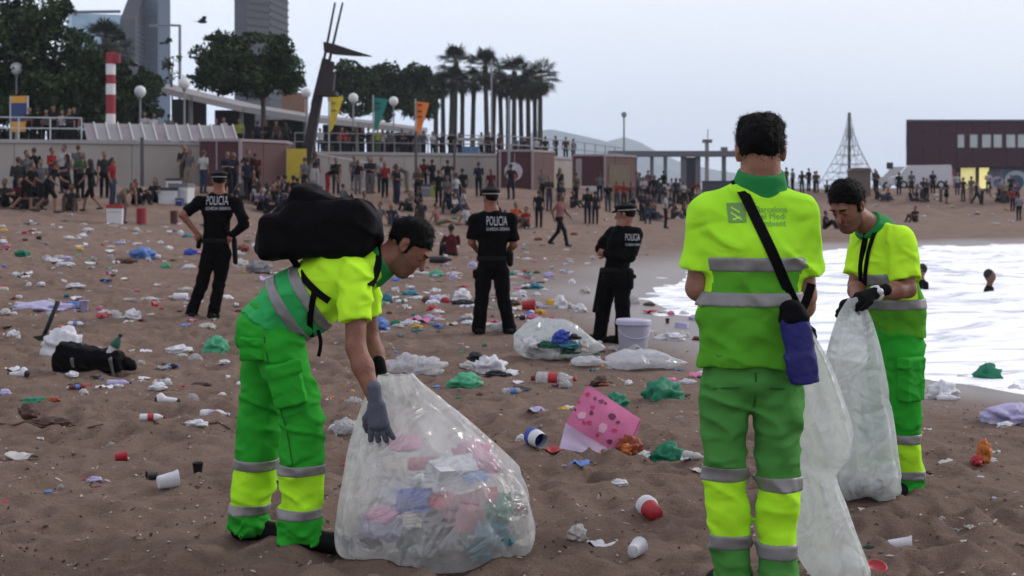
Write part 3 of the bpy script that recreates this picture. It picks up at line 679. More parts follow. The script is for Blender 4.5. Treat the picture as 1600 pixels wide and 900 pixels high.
def van(label, px, Y, rz, L=4.9):
    x = wx(px, Y); g = G(x, Y); root = empty('parked_van', (x, Y, g), rz, label, 'van', 'vans parked by the maroon building')
    wh = mat('van_white', (.46, .47, .50), .35, var=.06, spec=.5); gls = mat('van_glass', (.03, .035, .04), .1, spec=.7); blk = mat('tyre_rubber', (.015,) * 3, .9)
    h = L / 2
    MB().prism([(-h, .35), (h, .35), (h, .95), (h - .75, 1.15), (h - 1.5, 1.95), (-h + .1, 2.0), (-h, 1.8)], -.85, .85).build('body', wh, root)
    for a_, b_ in ((h - 2.5, h - 1.62), (h - 3.6, h - 2.6), (-h + .2, h - 3.7)):
        MB().box(a_, b_, -.875, -.855, 1.2, 1.78).build('side_window', gls, root)
    MB().add([(h - .78, -.75, 1.19), (h - .78, .75, 1.19), (h - 1.46, .75, 1.93), (h - 1.46, -.75, 1.93)], [(0, 1, 2, 3)]).build('windscreen', gls, root).location = (.02, 0, .02)
    for sx_ in (-h + .9, h - .95):
        for sy_ in (-1, 1):
            wl = MB().lathe([(.0, -.1), (.34, -.1), (.34, .1), (0, .1)], 14, Matrix.Translation((sx_, sy_ * .8, .33)) @ Matrix.Rotation(R(90), 4, 'X')).build('wheel', blk, root)
            MB().lathe([(.0, -.12), (.18, -.12), (.18, .12), (0, .12)], 10, Matrix.Translation((sx_, sy_ * .8, .33)) @ Matrix.Rotation(R(90), 4, 'X')).build('rim', rail_m, wl)
    for sy_ in (-.6, .6): MB().box(h - .02, h + .02, sy_ - .15, sy_ + .15, .7, .88).build('headlight', mat('lens', (.6, .6, .6), .2), root)
    MB().box(-h, h, -.868, -.853, .62, .74).build('side_stripe', mat('van_stripe', (.10, .12, .2), .5), root)
van('white van with a dark side stripe standing before the maroon building', 1437, 119, R(176))
van('white van parked half behind the sign post', 1406, 124, R(170), 4.2)

# ------------------------------------------------------------------ trees
leaf_ms = [mat('leaf_dark', (.013, .022, .011), .85, spec=.1), mat('leaf_mid', (.026, .046, .019), .85, spec=.1), mat('leaf_light', (.052, .080, .034), .85, spec=.1)]
bark = mat('bark', (.055, .045, .04), .95, var=.2, vs=4)
def leaf_crown(name, parent, blobs, nleaf, size, seed, ms=leaf_ms):
    g = np.random.default_rng(seed)
    B = np.array(blobs, float); wts = B[:, 3] * B[:, 4]; wts /= wts.sum()
    bi = g.choice(len(B), nleaf, p=wts)
    d = g.normal(size=(nleaf, 3)); d /= np.linalg.norm(d, axis=1)[:, None]
    rr = g.random(nleaf) ** .42
    c = B[bi, :3] + d * rr[:, None] * np.stack([B[bi, 3], B[bi, 3], B[bi, 4]], 1)
    c += .25 * np.stack([noise(c[:, 0] * 1.4, c[:, 1] * 1.4, c[:, 2] * 1.4 + q * 9) for q in range(3)], 1)
    keep = noise(c[:, 0] * .9, c[:, 1] * .9, c[:, 2] * .9 + seed) > -.30
    c = c[keep]; n = len(c)
    u = g.normal(size=(n, 3)); u /= np.linalg.norm(u, axis=1)[:, None]; t = np.cross(u, g.normal(size=(n, 3))); t /= np.linalg.norm(t, axis=1)[:, None]
    s = size * (.6 + .8 * g.random(n))[:, None]
    V = np.stack([c - u * s, c + t * s * .55, c + u * s, c - t * s * .55], 1).reshape(-1, 3)
    F = np.arange(4 * n).reshape(-1, 4)
    mi = np.clip(np.floor(1.2 + 1.6 * noise(c[:, 0] * .8, c[:, 1] * .8, c[:, 2] * .8 + 3) + .5 * g.normal(size=n)), 0, 2)
    return mesh(name, V, F, ms, parent, mi=mi)
def tree(label, px, pyb, Y, zb, blobs_px, nleaf, size, trunk_r=.18, seed=1, ms=leaf_ms, nm='broadleaf_tree', group=None):
    p = Vector((wx(px, Y), Y, zb)); root = empty(nm, p, 0, label, 'tree', group); g = random.Random(seed)
    k = Y / FPX; bl = []
    for bx, by, br, bv in blobs_px:
        q = at(bx, by, Y) - p; bl.append((q.x, g.uniform(-.6, .6), q.z, br * k, bv * k))
    top = max(b[2] for b in bl); low = min(b[2] - b[4] * .5 for b in bl)
    tr = MB().tube([(0, 0, -.1), (.06, .03, low * .6), (.02, 0, low + .5), (.1, .05, (low + top) / 2)], [trunk_r * 1.25, trunk_r, trunk_r * .8, trunk_r * .4], 9).build('trunk', bark, root, sm=True)
    for b in bl:
        MB().tube([(.02, 0, low * .8 + .2), ((b[0]) * .5, b[1] * .4, low + (b[2] - low) * .55), (b[0] * .92, b[1], b[2])], [trunk_r * .5, trunk_r * .32, trunk_r * .1], 6).build('limb', bark, tr)
    leaf_crown('crown', root, bl, nleaf, size, seed, ms)
tree('big dark tree with a pale trunk behind the left railing', 65, 195, 76, PZ, [(30, 60, 62, 50), (95, 85, 60, 50), (20, 125, 55, 40), (95, 140, 70, 42), (150, 110, 40, 34), (60, 20, 45, 36), (5, 25, 40, 38), (95, 15, 22, 20), (55, 170, 60, 24)], 22000, .15, .13, 3)
tree('dark bushy tree behind the striped marker column', 205, 195, 92, PZ, [(195, 125, 36, 30), (225, 130, 28, 26), (180, 160, 45, 28), (220, 165, 30, 24)], 8000, .16, .16, 5)
tree('low spreading dark tree filling the shade under the big tree', 20, 195, 80, PZ, [(15, 165, 46, 30), (70, 172, 50, 26), (120, 168, 46, 30), (10, 130, 40, 30)], 12000, .15, .12, 21)
tree('low spreading dark tree between the striped column and the canopy', 165, 195, 88, PZ, [(150, 165, 42, 30), (195, 172, 42, 26), (235, 160, 26, 28), (165, 130, 30, 26)], 11000, .15, .12, 22)
tree('round dense tree with a short trunk in front of the two-tone tower', 410, 200, 88, PZ, [(350, 95, 50, 38), (410, 85, 55, 38), (440, 115, 40, 32), (320, 115, 36, 28), (380, 125, 55, 32), (455, 130, 24, 20), (345, 62, 26, 14)], 17000, .15, .16, 8)
tree('sparse thin young tree between the slim tower and the lamp post', 268, 160, 100, PZ, [(262, 68, 9, 8), (272, 88, 13, 9), (258, 100, 12, 8), (268, 120, 14, 9), (255, 82, 8, 5)], 700, .15, .06, 11)
tree('bushy tree next to the leaning mast blade', 550, 205, 135, PZ, [(545, 118, 30, 26), (570, 130, 32, 28), (530, 140, 26, 26), (556, 160, 34, 22)], 8000, .2, .2, 14)
tree('bushy tree behind the teal flag', 605, 205, 140, PZ, [(600, 120, 30, 26), (585, 140, 28, 26), (620, 145, 28, 28), (605, 170, 34, 20)], 8000, .2, .2, 15)
tree('bushy tree behind the orange flag', 655, 205, 138, PZ, [(650, 122, 28, 24), (668, 140, 24, 26), (640, 145, 26, 26), (658, 168, 30, 20)], 8000, .2, .2, 16)
for i, (px, py, w_, lab) in enumerate(((20, 195, 40, 'low dark shrub behind the blue banner sign'), (118, 190, 46, 'low dark shrub under the big tree by the railing'), (500, 180, 26, 'low shrub showing behind the leaning mast'), (745, 212, 30, 'low shrub at the foot of the palms'))):
    Y = 82 if i < 2 else 125; k = Y / FPX; root = empty('shrub', (wx(px, Y), Y, PZ), 0, lab, 'shrub')
    z_ = wz(py, Y) - PZ
    leaf_crown('foliage', root, [(0, 0, .6, w_ * k, .7), (-w_ * k * .5, .2, .9, w_ * k * .5, .8), (w_ * k * .5, .1, .8, w_ * k * .5, .8)], 2600, .15, 30 + i)
    MB().tube([(0, 0, -.05), (0, 0, .8)], .06, 6).build('stem', bark, root)

# ------------------------------------------------------------------ palms
pm = [mat('palm_leaf_dark', (.012, .018, .012), .7), mat('palm_leaf', (.022, .030, .017), .7), mat('palm_dead_leaf', (.040, .032, .022), .85)]
ptrunk = mat('palm_trunk', (.045, .038, .034), .95, var=.25, vs=5)
def palm_mesh(seed, H, r, cr):
    g = random.Random(seed); V = []; F = []; MI = []
    lean = (g.uniform(-.25, .25), g.uniform(-.2, .2))
    def frond(az, el_, L, mi):
        d = Vector((math.cos(az) * math.cos(el_), math.sin(az) * math.cos(el_), math.sin(el_))); s = d.cross(Vector((0, 0, 1))).normalized(); up = s.cross(d)
        c0 = Vector((lean[0], lean[1], H)); c = c0 + d * L * .5 + Vector((0, 0, -.06 * L))
        n = len(V); V.extend([c0 + s * .03, c0 - s * .03, c - s * .03, c + s * .03]); F.append((n, n + 1, n + 2, n + 3)); MI.append(mi)
        for k in range(9):
            a = (k - 4) / 4 * 1.25; dr = (d * math.cos(a) + s * math.sin(a)).normalized(); l = L * .62 * (1 - .25 * abs(k - 4) / 4); tip = c + dr * l + Vector((0, 0, -.28 * l * (.6 + abs(a) * .4))); sd_ = dr.cross(up).normalized() * .034 * L
            mid = c + dr * l * .55 + up * .02
            n = len(V); V.extend([c, mid - sd_, tip, mid + sd_]); F.append((n, n + 1, n + 2, n + 3)); MI.append(mi)
    for i in range(48):
        el_ = g.uniform(-.75, 1.35); frond(g.uniform(0, 6.283), el_, cr * g.uniform(.8, 1.1), 0 if g.random() < .55 else 1)
    for i in range(16): frond(g.uniform(0, 6.283), g.uniform(-1.45, -.8), cr * g.uniform(.55, .8), 2 if g.random() < .6 else 0)
    return V, F, MI, lean
palms = []
for i, (px, pyt, Y) in enumerate([(681, 136, 150), (693, 132, 158), (704, 124, 150), (722, 130, 160), (738, 126, 152), (761, 104, 148), (770, 124, 156), (784, 132, 160), (803, 114, 150), (815, 138, 158), (826, 128, 152), (844, 122, 148), (710, 100, 156), (836, 140, 160), (794, 138, 152), (167, 62, 105), (185, 78, 108)]):
    zb = PZ; H = wz(pyt, Y) - zb; cr = (2.55 if i in (5, 8, 11, 12) else 1.75) if i < 15 else 1.9; pyt += 0
    V, F, MI, lean = palm_mesh(50 + i, H, .2, cr)
    lab = 'tall fan palm in the clump above the promenade wall' if i < 15 else ('palm with feathery crown rising behind the striped marker column' if i == 15 else 'smaller palm leaning out behind the striped marker column')
    lab = {0: 'fan palm at the end of the clump touching the bushy trees', 13: 'fan palm at the open end of the clump towards the hills', 6: 'fan palm directly behind the tall thin pole', 12: 'tallest fan palm of the clump, its crown above the rest'}.get(i, lab)
    root = empty('palm_tree', (wx(px, Y), Y, zb), 0, lab, 'palm tree', 'palms clustered on the promenade' if i < 15 else None)
    mesh('crown', V, F, pm, root, mi=MI)
    MB().tube([(0, 0, -.1), (lean[0] * .2, lean[1] * .2, H * .4), (lean[0] * .6, lean[1] * .6, H * .75), (lean[0], lean[1], H + .1)], [.34, .26, .24, .30], 10).build('trunk', ptrunk, root, sm=True)

# beach kiosk roofed stall with blue sides on the promenade, flying bird
stall = empty('promenade_stall', (wx(735, 92), 92, PZ), 0, 'small blue stall with a pale roof on the promenade below the palms', 'stall')
MB().box(-.55, .55, -.3, .5, -.02, .75).build('counter', mat('stall_blue', (.08, .13, .24), .6, var=.1), stall); MB().box(-.85, .85, -.5, .7, 1.15, 1.3).build('roof', conc_l, stall)
for sx_ in (-.5, .5): MB().box(sx_ - .03, sx_ + .03, -.28, -.22, .75, 1.15).build('post', rail_m, stall)
bird = MB(); bird.sphere((0, 0, 0), .16, 8, 6, (2.0, .7, .7)); bird.add([(-.1, 0, .05), (.2, 0, .05), (.15, .7, .28), (-.1, .65, .28)], [(0, 1, 2, 3)]); bird.add([(-.1, 0, .05), (.2, 0, .05), (.15, -.7, .28), (-.1, -.65, .28)], [(3, 2, 1, 0)]); bird.add([(-.3, .06, 0), (-.3, -.06, 0), (-.55, -.12, .02), (-.55, .12, .02)], [(0, 1, 2, 3)])
o = bird.build('flying_bird', mat('bird_dark', (.03, .03, .035), .8), sm=True); o.location = at(316, 34, 90); o.rotation_euler = (0, 0, .4); tag(o, 'dark bird flying in the sky above the round tree', 'bird')
# ------------------------------------------------------------------ soft-body modelling: blended distance fields -> one continuous mesh
V3 = lambda *a: np.array(a[0] if len(a) == 1 else a, float)
def unit(v): v = V3(v); return v / np.linalg.norm(v)
def cap(a, b, ra, rb=None, lat=None, k=.03, cuts=()):   # tapered limb; lat=(axis, factor) widens it along an axis
    return ('c', V3(a), V3(b), ra, ra if rb is None else rb, lat, k, cuts)
def ell(c, r, ax=None, k=.03, cuts=(), sub=False):
    return ('e', V3(c), V3(r), None if ax is None else np.array([unit(q) for q in ax]), sub, k, cuts)
def box_(c, half, ax=None, rr=.01, k=.01, cuts=()):
    return ('b', V3(c), V3(half), np.eye(3) if ax is None else np.array([unit(q) for q in ax]), rr, k, cuts)
def _bb(p):
    if p[0] == 'b': r = np.linalg.norm(p[2]) + p[4]; return p[1] - r, p[1] + r
    if p[0] == 'c':
        r = max(p[3], p[4]) * (p[5][1] if p[5] else 1); return np.minimum(p[1], p[2]) - r, np.maximum(p[1], p[2]) + r
    r = p[2].max(); return p[1] - r, p[1] + r
def _d(p, Q):
    if p[0] == 'c':
        a, b = p[1], p[2]; ab = b - a; L2 = max(float(ab @ ab), 1e-9); v = Q - a
        t = np.clip((v @ ab) / L2, 0, 1); v = v - t[..., None] * ab
        if p[5]:
            n, f = V3(p[5][0]), p[5][1]; s = v @ n; v = v - (s * (1 - 1 / f))[..., None] * n
        d = np.sqrt((v * v).sum(-1)) - (p[3] + (p[4] - p[3]) * t)
    elif p[0] == 'b':
        q = np.abs((Q - p[1]) @ p[3].T) - p[2]; d = np.sqrt((np.maximum(q, 0) ** 2).sum(-1)) + np.minimum(q.max(-1), 0) - p[4]
    else:
        v = Q - p[1]
        if p[3] is not None: v = v @ p[3].T
        q = np.sqrt(((v / p[2]) ** 2).sum(-1)); d = (q - 1) * p[2].min() * (.5 + .5 * p[2].max() / p[2].min()) if p[2].max() / p[2].min() < 3 else (q - 1) * p[2].min()
    for pt, n in p[-1]: d = np.maximum(d, (Q - V3(pt)) @ unit(n))
    return d
def field(prims, h, wrinkle=None, grow=0.0, cuts=()):
    add = [p for p in prims if not (p[0] == 'e' and p[4])]
    bb = [_bb(p) for p in add]; lo = np.min([b[0] for b in bb], 0) - .03; hi = np.max([b[1] for b in bb], 0) + .03
    n = np.ceil((hi - lo) / h).astype(int) + 1
    F = np.full(n, .2, np.float32)
    ax = [lo[i] + np.arange(n[i]) * h for i in range(3)]
    for p in prims:
        a, b = _bb(p); i0 = np.clip(np.floor((a - .07 - lo) / h).astype(int), 0, n - 1); i1 = np.clip(np.ceil((b + .07 - lo) / h).astype(int) + 1, 1, n)
        sl = tuple(slice(i0[j], i1[j]) for j in range(3))
        Q = np.stack(np.meshgrid(*[ax[j][sl[j]] for j in range(3)], indexing='ij'), -1)
        d = _d(p, Q) - grow; f = F[sl]; k = p[-2]
        if p[0] == 'e' and p[4]:
            hh = np.clip(.5 - .5 * (f + d) / k, 0, 1); F[sl] = f + (-d - f) * hh + k * hh * (1 - hh)
        else:
            hh = np.clip(.5 + .5 * (f - d) / k, 0, 1); F[sl] = f + (d - f) * hh - k * hh * (1 - hh)
    if wrinkle is not None:
        m = np.abs(F) < .035; ii = np.nonzero(m); P = np.stack([ax[j][ii[j]] for j in range(3)], -1); F[m] += wrinkle(P)
    if cuts:
        m = F < .1; ii = np.nonzero(m); P = np.stack([ax[j][ii[j]] for j in range(3)], -1); f = F[m]
        for pt, nn in cuts: f = np.maximum(f, (P - V3(pt)) @ unit(nn))
        F[m] = f
    return F, lo
def nets(F, lo, h):
    s = F < 0; sh = np.array(F.shape) - 1
    cnt = sum(s[a:a + sh[0], b:b + sh[1], c:c + sh[2]].astype(np.int8) for a in (0, 1) for b in (0, 1) for c in (0, 1))
    act = (cnt > 0) & (cnt < 8); ii = np.stack(np.nonzero(act), -1); n = len(ii)
    idx = np.full(sh, -1, np.int64); idx[act] = np.arange(n)
    acc = np.zeros((n, 3)); w_ = np.zeros(n)
    cor = [(a, b, c) for a in (0, 1) for b in (0, 1) for c in (0, 1)]
    val = {c: F[ii[:, 0] + c[0], ii[:, 1] + c[1], ii[:, 2] + c[2]] for c in cor}
    for c in cor:
        for ax in range(3):
            if c[ax]: continue
            d = list(c); d[ax] = 1; d = tuple(d); fa, fb = val[c], val[d]; m = (fa < 0) != (fb < 0)
            t = np.where(m, fa / np.where(m, fa - fb, 1), 0); p = np.array(c, float)[None] + np.zeros((n, 3)); p[:, ax] += t
            acc[m] += p[m]; w_[m] += 1
    V = (ii + acc / w_[:, None]) * h + lo
    Fs = []
    for ax in range(3):
        u, v = [(1, 2), (2, 0), (0, 1)][ax]
        s0 = [slice(None)] * 3; s1 = [slice(None)] * 3; s0[ax] = slice(0, -1); s1[ax] = slice(1, None)
        a, b = s[tuple(s0)], s[tuple(s1)]; e_ = np.stack(np.nonzero(a != b), -1)
        e_ = e_[(e_[:, u] > 0) & (e_[:, v] > 0) & (e_[:, u] < sh[u]) & (e_[:, v] < sh[v])]
        def g(du, dv): q = e_.copy(); q[:, u] -= du; q[:, v] -= dv; return idx[q[:, 0], q[:, 1], q[:, 2]]
        q = np.stack([g(1, 1), g(0, 1), g(0, 0), g(1, 0)], -1)
        fl = ~a[e_[:, 0], e_[:, 1], e_[:, 2]]; q[fl] = q[fl][:, ::-1]; Fs.append(q)
    Fq = np.concatenate(Fs); Fq = Fq[(Fq >= 0).all(1)]
    return V, Fq
def soft(name, prims, h, m, root, wrinkle=None, grow=0.0, cuts=(), split=None):
    """blended mesh as a part of root (world coordinates in, local out); split(centres)->material index"""
    F, lo = field(prims, h, wrinkle, grow, cuts); V, Q = nets(F, lo, h)
    mi = split(V[Q].mean(1)) if split else None
    o0 = V3(root.matrix_basis.translation) if root is not None else V3(0, 0, 0)
    return mesh(name, V - o0, Q, m, root, sm=True, mi=mi)
def bvh_of(o):
    me = o.data; off = Vector(o.parent.location) if o.parent else Vector()
    if o.parent and o.parent.parent: off += Vector(o.parent.parent.location)
    return BVHTree.FromPolygons([v.co + off for v in me.vertices], [p.vertices[:] for p in me.polygons])
def cloth_noise(amp, fz, fx, seed, fine=.35):
    def fn(P):
        q = noise(P[:, 0] * fx + seed, P[:, 1] * fx, P[:, 2] * fz + .8 * P[:, 0] * fx); r_ = noise(P[:, 0] * fx * 2.4, P[:, 1] * fx * 2.4 + seed, P[:, 2] * fz * 2.1 - P[:, 0] * 9)
        w_ = noise(P[:, 0] * fx * 1.3 + 31, P[:, 1] * fx * 1.3, P[:, 2] * fz * .55 + seed)
        return amp * ((np.minimum(np.abs(q), .5) - .25) * 2.2 + fine * r_ + .9 * (np.abs(w_) - .3))
    return fn
def head_prims(c, f, u):
    f, u = unit(f), unit(u); u = unit(u - f * (u @ f)); l = np.cross(u, f); A = (l, f, u); P = lambda a, b, d: c + l * a + f * b + u * d
    pr = [ell(P(0, -.012, .03), (.077, .097, .088), A), ell(P(0, .028, -.035), (.060, .066, .086), A, k=.03), ell(P(0, .058, -.098), (.030, .028, .022), A, k=.03),
          cap(P(-.034, .0, -.07), P(-.016, .055, -.098), .026, .02, k=.03), cap(P(.034, .0, -.07), P(.016, .055, -.098), .026, .02, k=.03),
          cap(P(-.03, .083, .026), P(.03, .083, .026), .011, k=.016), cap(P(0, .09, .012), P(0, .113, -.028), .007, .0125, k=.01),
          ell(P(-.032, .098, .004), (.017, .015, .013), A, k=.012, sub=True), ell(P(.032, .098, .004), (.017, .015, .013), A, k=.012, sub=True),
          ell(P(-.031, .078, .004), (.013, .013, .012), A, k=.004), ell(P(.031, .078, .004), (.013, .013, .012), A, k=.004),
          cap(P(-.018, .088, -.060), P(.018, .088, -.060), .008, k=.008), cap(P(-.016, .087, -.072), P(.016, .087, -.072), .008, k=.006)]
    for s in (-1, 1):
        pr += [ell(P(s * .079, -.008, .0), (.011, .021, .034), (l, f + u * .25, u - f * .25), k=.008), ell(P(s * .086, .002, -.002), (.006, .009, .016), A, k=.006, sub=True)]
    return pr, A, P
def hair_prims(c, P, A, nape=-.062, fore=.068, thick=.0):
    l, f, u = A; a, b = P(0, -.092, nape), P(0, .085, fore); t = b - a; n = np.cross(t, l)
    n = n if n @ (f - u) > 0 else -n
    return [ell(P(0, -.017, .037), (.0815 + thick, .1015 + thick, .094 + thick), A, k=.01, cuts=((a, n),)), cap(P(-.035, -.03, .087 + thick), P(.035, .0, .091 + thick), .036, .036, k=.04), cap(P(-.0735, .012, .02), P(-.071, .016, -.022), .011, .005, k=.006), cap(P(.0735, .012, .02), P(.071, .016, -.022), .011, .005, k=.006)]
def fingers(wrist, d, n, size=1.0, curl=.3, spread=.16, thumb=1, grow=0.0):
    """palm, four unequal jointed fingers, thumb from the side of the palm"""
    d, n = unit(d), unit(n); n = unit(n - d * (n @ d)); l = np.cross(d, n) * thumb; w_ = V3(wrist); s = size; g = grow
    pr = [cap(w_, w_ + d * .07 * s, .020 * s + g, .024 * s + g, (l, 1.6), k=.012), cap(w_ - d * .07 * s, w_, .027 + g, .024 + g, k=.015)]
    for i, (off, L) in enumerate(((.030, .072), (.010, .080), (-.010, .075), (-.029, .060))):
        p = w_ + d * .088 * s + l * off * s; a = spread * (1.2 - .8 * i); dd = unit(d + l * a * .6); q = p - d * .02
        c = curl * (1 + .15 * i)
        for j, sl_ in enumerate((.44, .31, .25)):
            dd2 = unit(dd * math.cos(c * (j + .6)) + n * math.sin(c * (j + .6))); q2 = q + dd2 * (L * sl_ * 1.15) * s
            pr.append(cap(q, q2, (.0098 - .0008 * j) * s + g, (.0092 - .0010 * j) * s + g, k=.005)); q = q2
    q = w_ + d * .022 * s + l * .022 * s; t1 = unit(d * .7 + l * .75 + n * .25)
    q2 = q + t1 * .042 * s; q3 = q2 + unit(d + l * .25 + n * .35) * .032 * s; q4 = q3 + unit(d + n * .3) * .024 * s
    pr += [cap(q, q2, .015 * s + g, .012 * s + g, k=.01), cap(q2, q3, .0115 * s + g, .0105 * s + g, k=.006), cap(q3, q4, .0105 * s + g, .0085 * s + g, k=.006)]
    return pr
def shoe_prims(ank, toe_dir, gz, L=.31, w_=.044):
    t = unit((toe_dir[0], toe_dir[1], 0)); a = V3(ank); b = V3(a[0], a[1], gz)
    lt = np.cross(t, (0, 0, 1)); cut = ((V3(0, 0, gz - .012), (0, 0, -1)),)
    heel = b - t * .05 + V3(0, 0, .035); ball = b + t * (L - .15) + V3(0, 0, .026); toe = b + t * (L - .10) + V3(0, 0, .022)
    return [cap(heel, ball, w_, w_ * .95, k=.02, cuts=cut), cap(ball, toe, w_ * .98, w_ * .75, (lt, 1.15), k=.02, cuts=cut), cap(b + V3(0, 0, .05), a + V3(0, 0, .02), w_, .048, k=.03, cuts=cut), cap(b + V3(0, 0, .06), ball, .042, .03, k=.03, cuts=cut)]
def face_bits(root, c, P, A, dark, skin_eye):
    l, f, u = A
    for s in (-1, 1):
        soft('eyebrow', [cap(P(s * .016, .094, .027), P(s * .046, .086, .028), .0055, .004, k=.004)], .003, dark, root)
        soft('eye', [ell(P(s * .031, .0865, .002), (.0095, .0055, .0038), A, k=.002)], .0022, skin_eye, root)
def flat_text(name, body, size, m, root, bvh, x, z, y0, dirv=(0, 1, 0), xdir=(1, 0, 0), off=.004, space=1.0, lines=1.0, sx=1.0):
    """lettering laid onto a garment along the ray direction"""
    cu = bpy.data.curves.new(name, 'FONT'); cu.body = body; cu.size = size; cu.align_x = 'LEFT'; cu.space_character = space; cu.space_line = lines; cu.resolution_u = 2
    t = bpy.data.objects.new(name, cu); COL.objects.link(t); dg = bpy.context.evaluated_depsgraph_get(); dg.update()
    me = t.evaluated_get(dg).to_mesh(); vs = [v.co.copy() for v in me.vertices]; fs = [tuple(p.vertices) for p in me.polygons]; t.evaluated_get(dg).to_mesh_clear()
    bpy.data.objects.remove(t); out = []; dv = Vector(dirv).normalized(); xd = Vector(xdir)
    o0 = Vector(root.matrix_basis.translation) + (Vector(root.parent.location) if root.parent else Vector())
    for v in vs:
        p = Vector((x, y0, z)) + xd * v.x * sx + Vector((0, 0, v.y)); hitp = bvh.ray_cast(p, dv, 5)[0]
        out.append((hitp if hitp else p) - dv * off - o0)
    return mesh(name, out, fs, m, root)
def ribbon(name, pts, width, m, root, bvh=None, dirv=(0, 1, 0), off=.006, th=.004):
    """strap: a flat band following points (dropped onto a garment when bvh is given)"""
    P = []; dv = Vector(dirv).normalized(); pts = [Vector(p) for p in pts]
    for i in range(len(pts) - 1):
        n = max(2, int((pts[i + 1] - pts[i]).length / .02))
        for k in range(n): P.append(pts[i].lerp(pts[i + 1], k / n))
    P.append(pts[-1]); Q = []
    for p in P:
        h_ = bvh.ray_cast(p - dv * 1.0, dv, 3)[0] if bvh else None
        Q.append((h_ if h_ else p) - dv * off)
    for _ in range(3): Q = [Q[0]] + [(Q[i - 1] + Q[i] * 2 + Q[i + 1]) / 4 for i in range(1, len(Q) - 1)] + [Q[-1]]
    v = []; f = []; o0 = Vector(root.location) + (Vector(root.parent.location) if root.parent else Vector())
    for i, q in enumerate(Q):
        t = (Q[min(i + 1, len(Q) - 1)] - Q[max(i - 1, 0)]).normalized(); s = t.cross(dv).normalized() * width / 2; nn = s.cross(t).normalized() * th / 2
        v += [q - s - nn - o0, q + s - nn - o0, q + s + nn - o0, q - s + nn - o0]
    for i in range(len(Q) - 1):
        a = i * 4
        for k in range(4): f.append((a + k, a + (k + 1) % 4, a + 4 + (k + 1) % 4, a + 4 + k))
    f += [(3, 2, 1, 0), tuple(len(v) - 4 + k for k in range(4))]
    return MB().add(v, f).build(name, m, root)

skin = mat('skin', (.27, .125, .080), .55, var=.22, vs=20, bump=.3, bs=90, spec=.35)
stubble = mat('stubble_skin', (.135, .060, .042), .65, var=.15, vs=60, spec=.25)
skin_d = mat('skin_tanned', (.20, .082, .052), .55, var=.24, vs=20, bump=.3, bs=90, spec=.35)
hairm = mat('black_hair', (.0025, .002, .002), .7, bump=.8, bs=180, spec=.12)
eyem = mat('dark_eye', (.02, .015, .013), .3)
neon = mat('neon_yellow_cloth', (.48, .87, .028), .9, var=.12, vs=5, bump=.15, bs=500, crease=.9, spec=.15)
neon_g = mat('neon_lime_cloth', (.40, .80, .022), .9, var=.12, vs=5, bump=.15, bs=500, crease=.9, spec=.15)
green_s = mat('green_shirt_cloth', (.085, .33, .020), .85, var=.1, vs=8, bump=.15, bs=500, crease=.9, spec=.15)
green_s1 = mat('emerald_shirt_cloth', (.030, .36, .095), .85, var=.1, vs=8, bump=.15, bs=500, crease=.9, spec=.15)
green_t = mat('green_trouser_cloth', (.020, .30, .022), .85, var=.14, vs=7, bump=.2, bs=420, crease=1.0, spec=.15)
green_d = mat('olive_green_trouser_cloth', (.062, .235, .045), .9, var=.14, vs=7, bump=.2, bs=420, crease=1.0, spec=.15)
collar_g = mat('collar_green', (.012, .20, .045), .85, var=.06, crease=.4)
silver = mat('reflective_tape', (.21, .205, .20), .5, var=.12, vs=20, metal=.15, spec=.5)
shoe_m = mat('black_shoe', (.004, .004, .0045), .7, var=.1, spec=.15)
glove_g = mat('blue_grey_glove', (.085, .095, .125), .8, var=.15, vs=30)
glove_b = mat('black_glove', (.004, .004, .0045), .8, var=.1, spec=.1)
bag_blk = mat('black_nylon', (.0032, .003, .0042), .75, var=.2, vs=12, bump=.4, bs=60, spec=.08)
bag_blue = mat('navy_nylon', (.016, .016, .125), .6, var=.15, vs=10, bump=.3, bs=60)

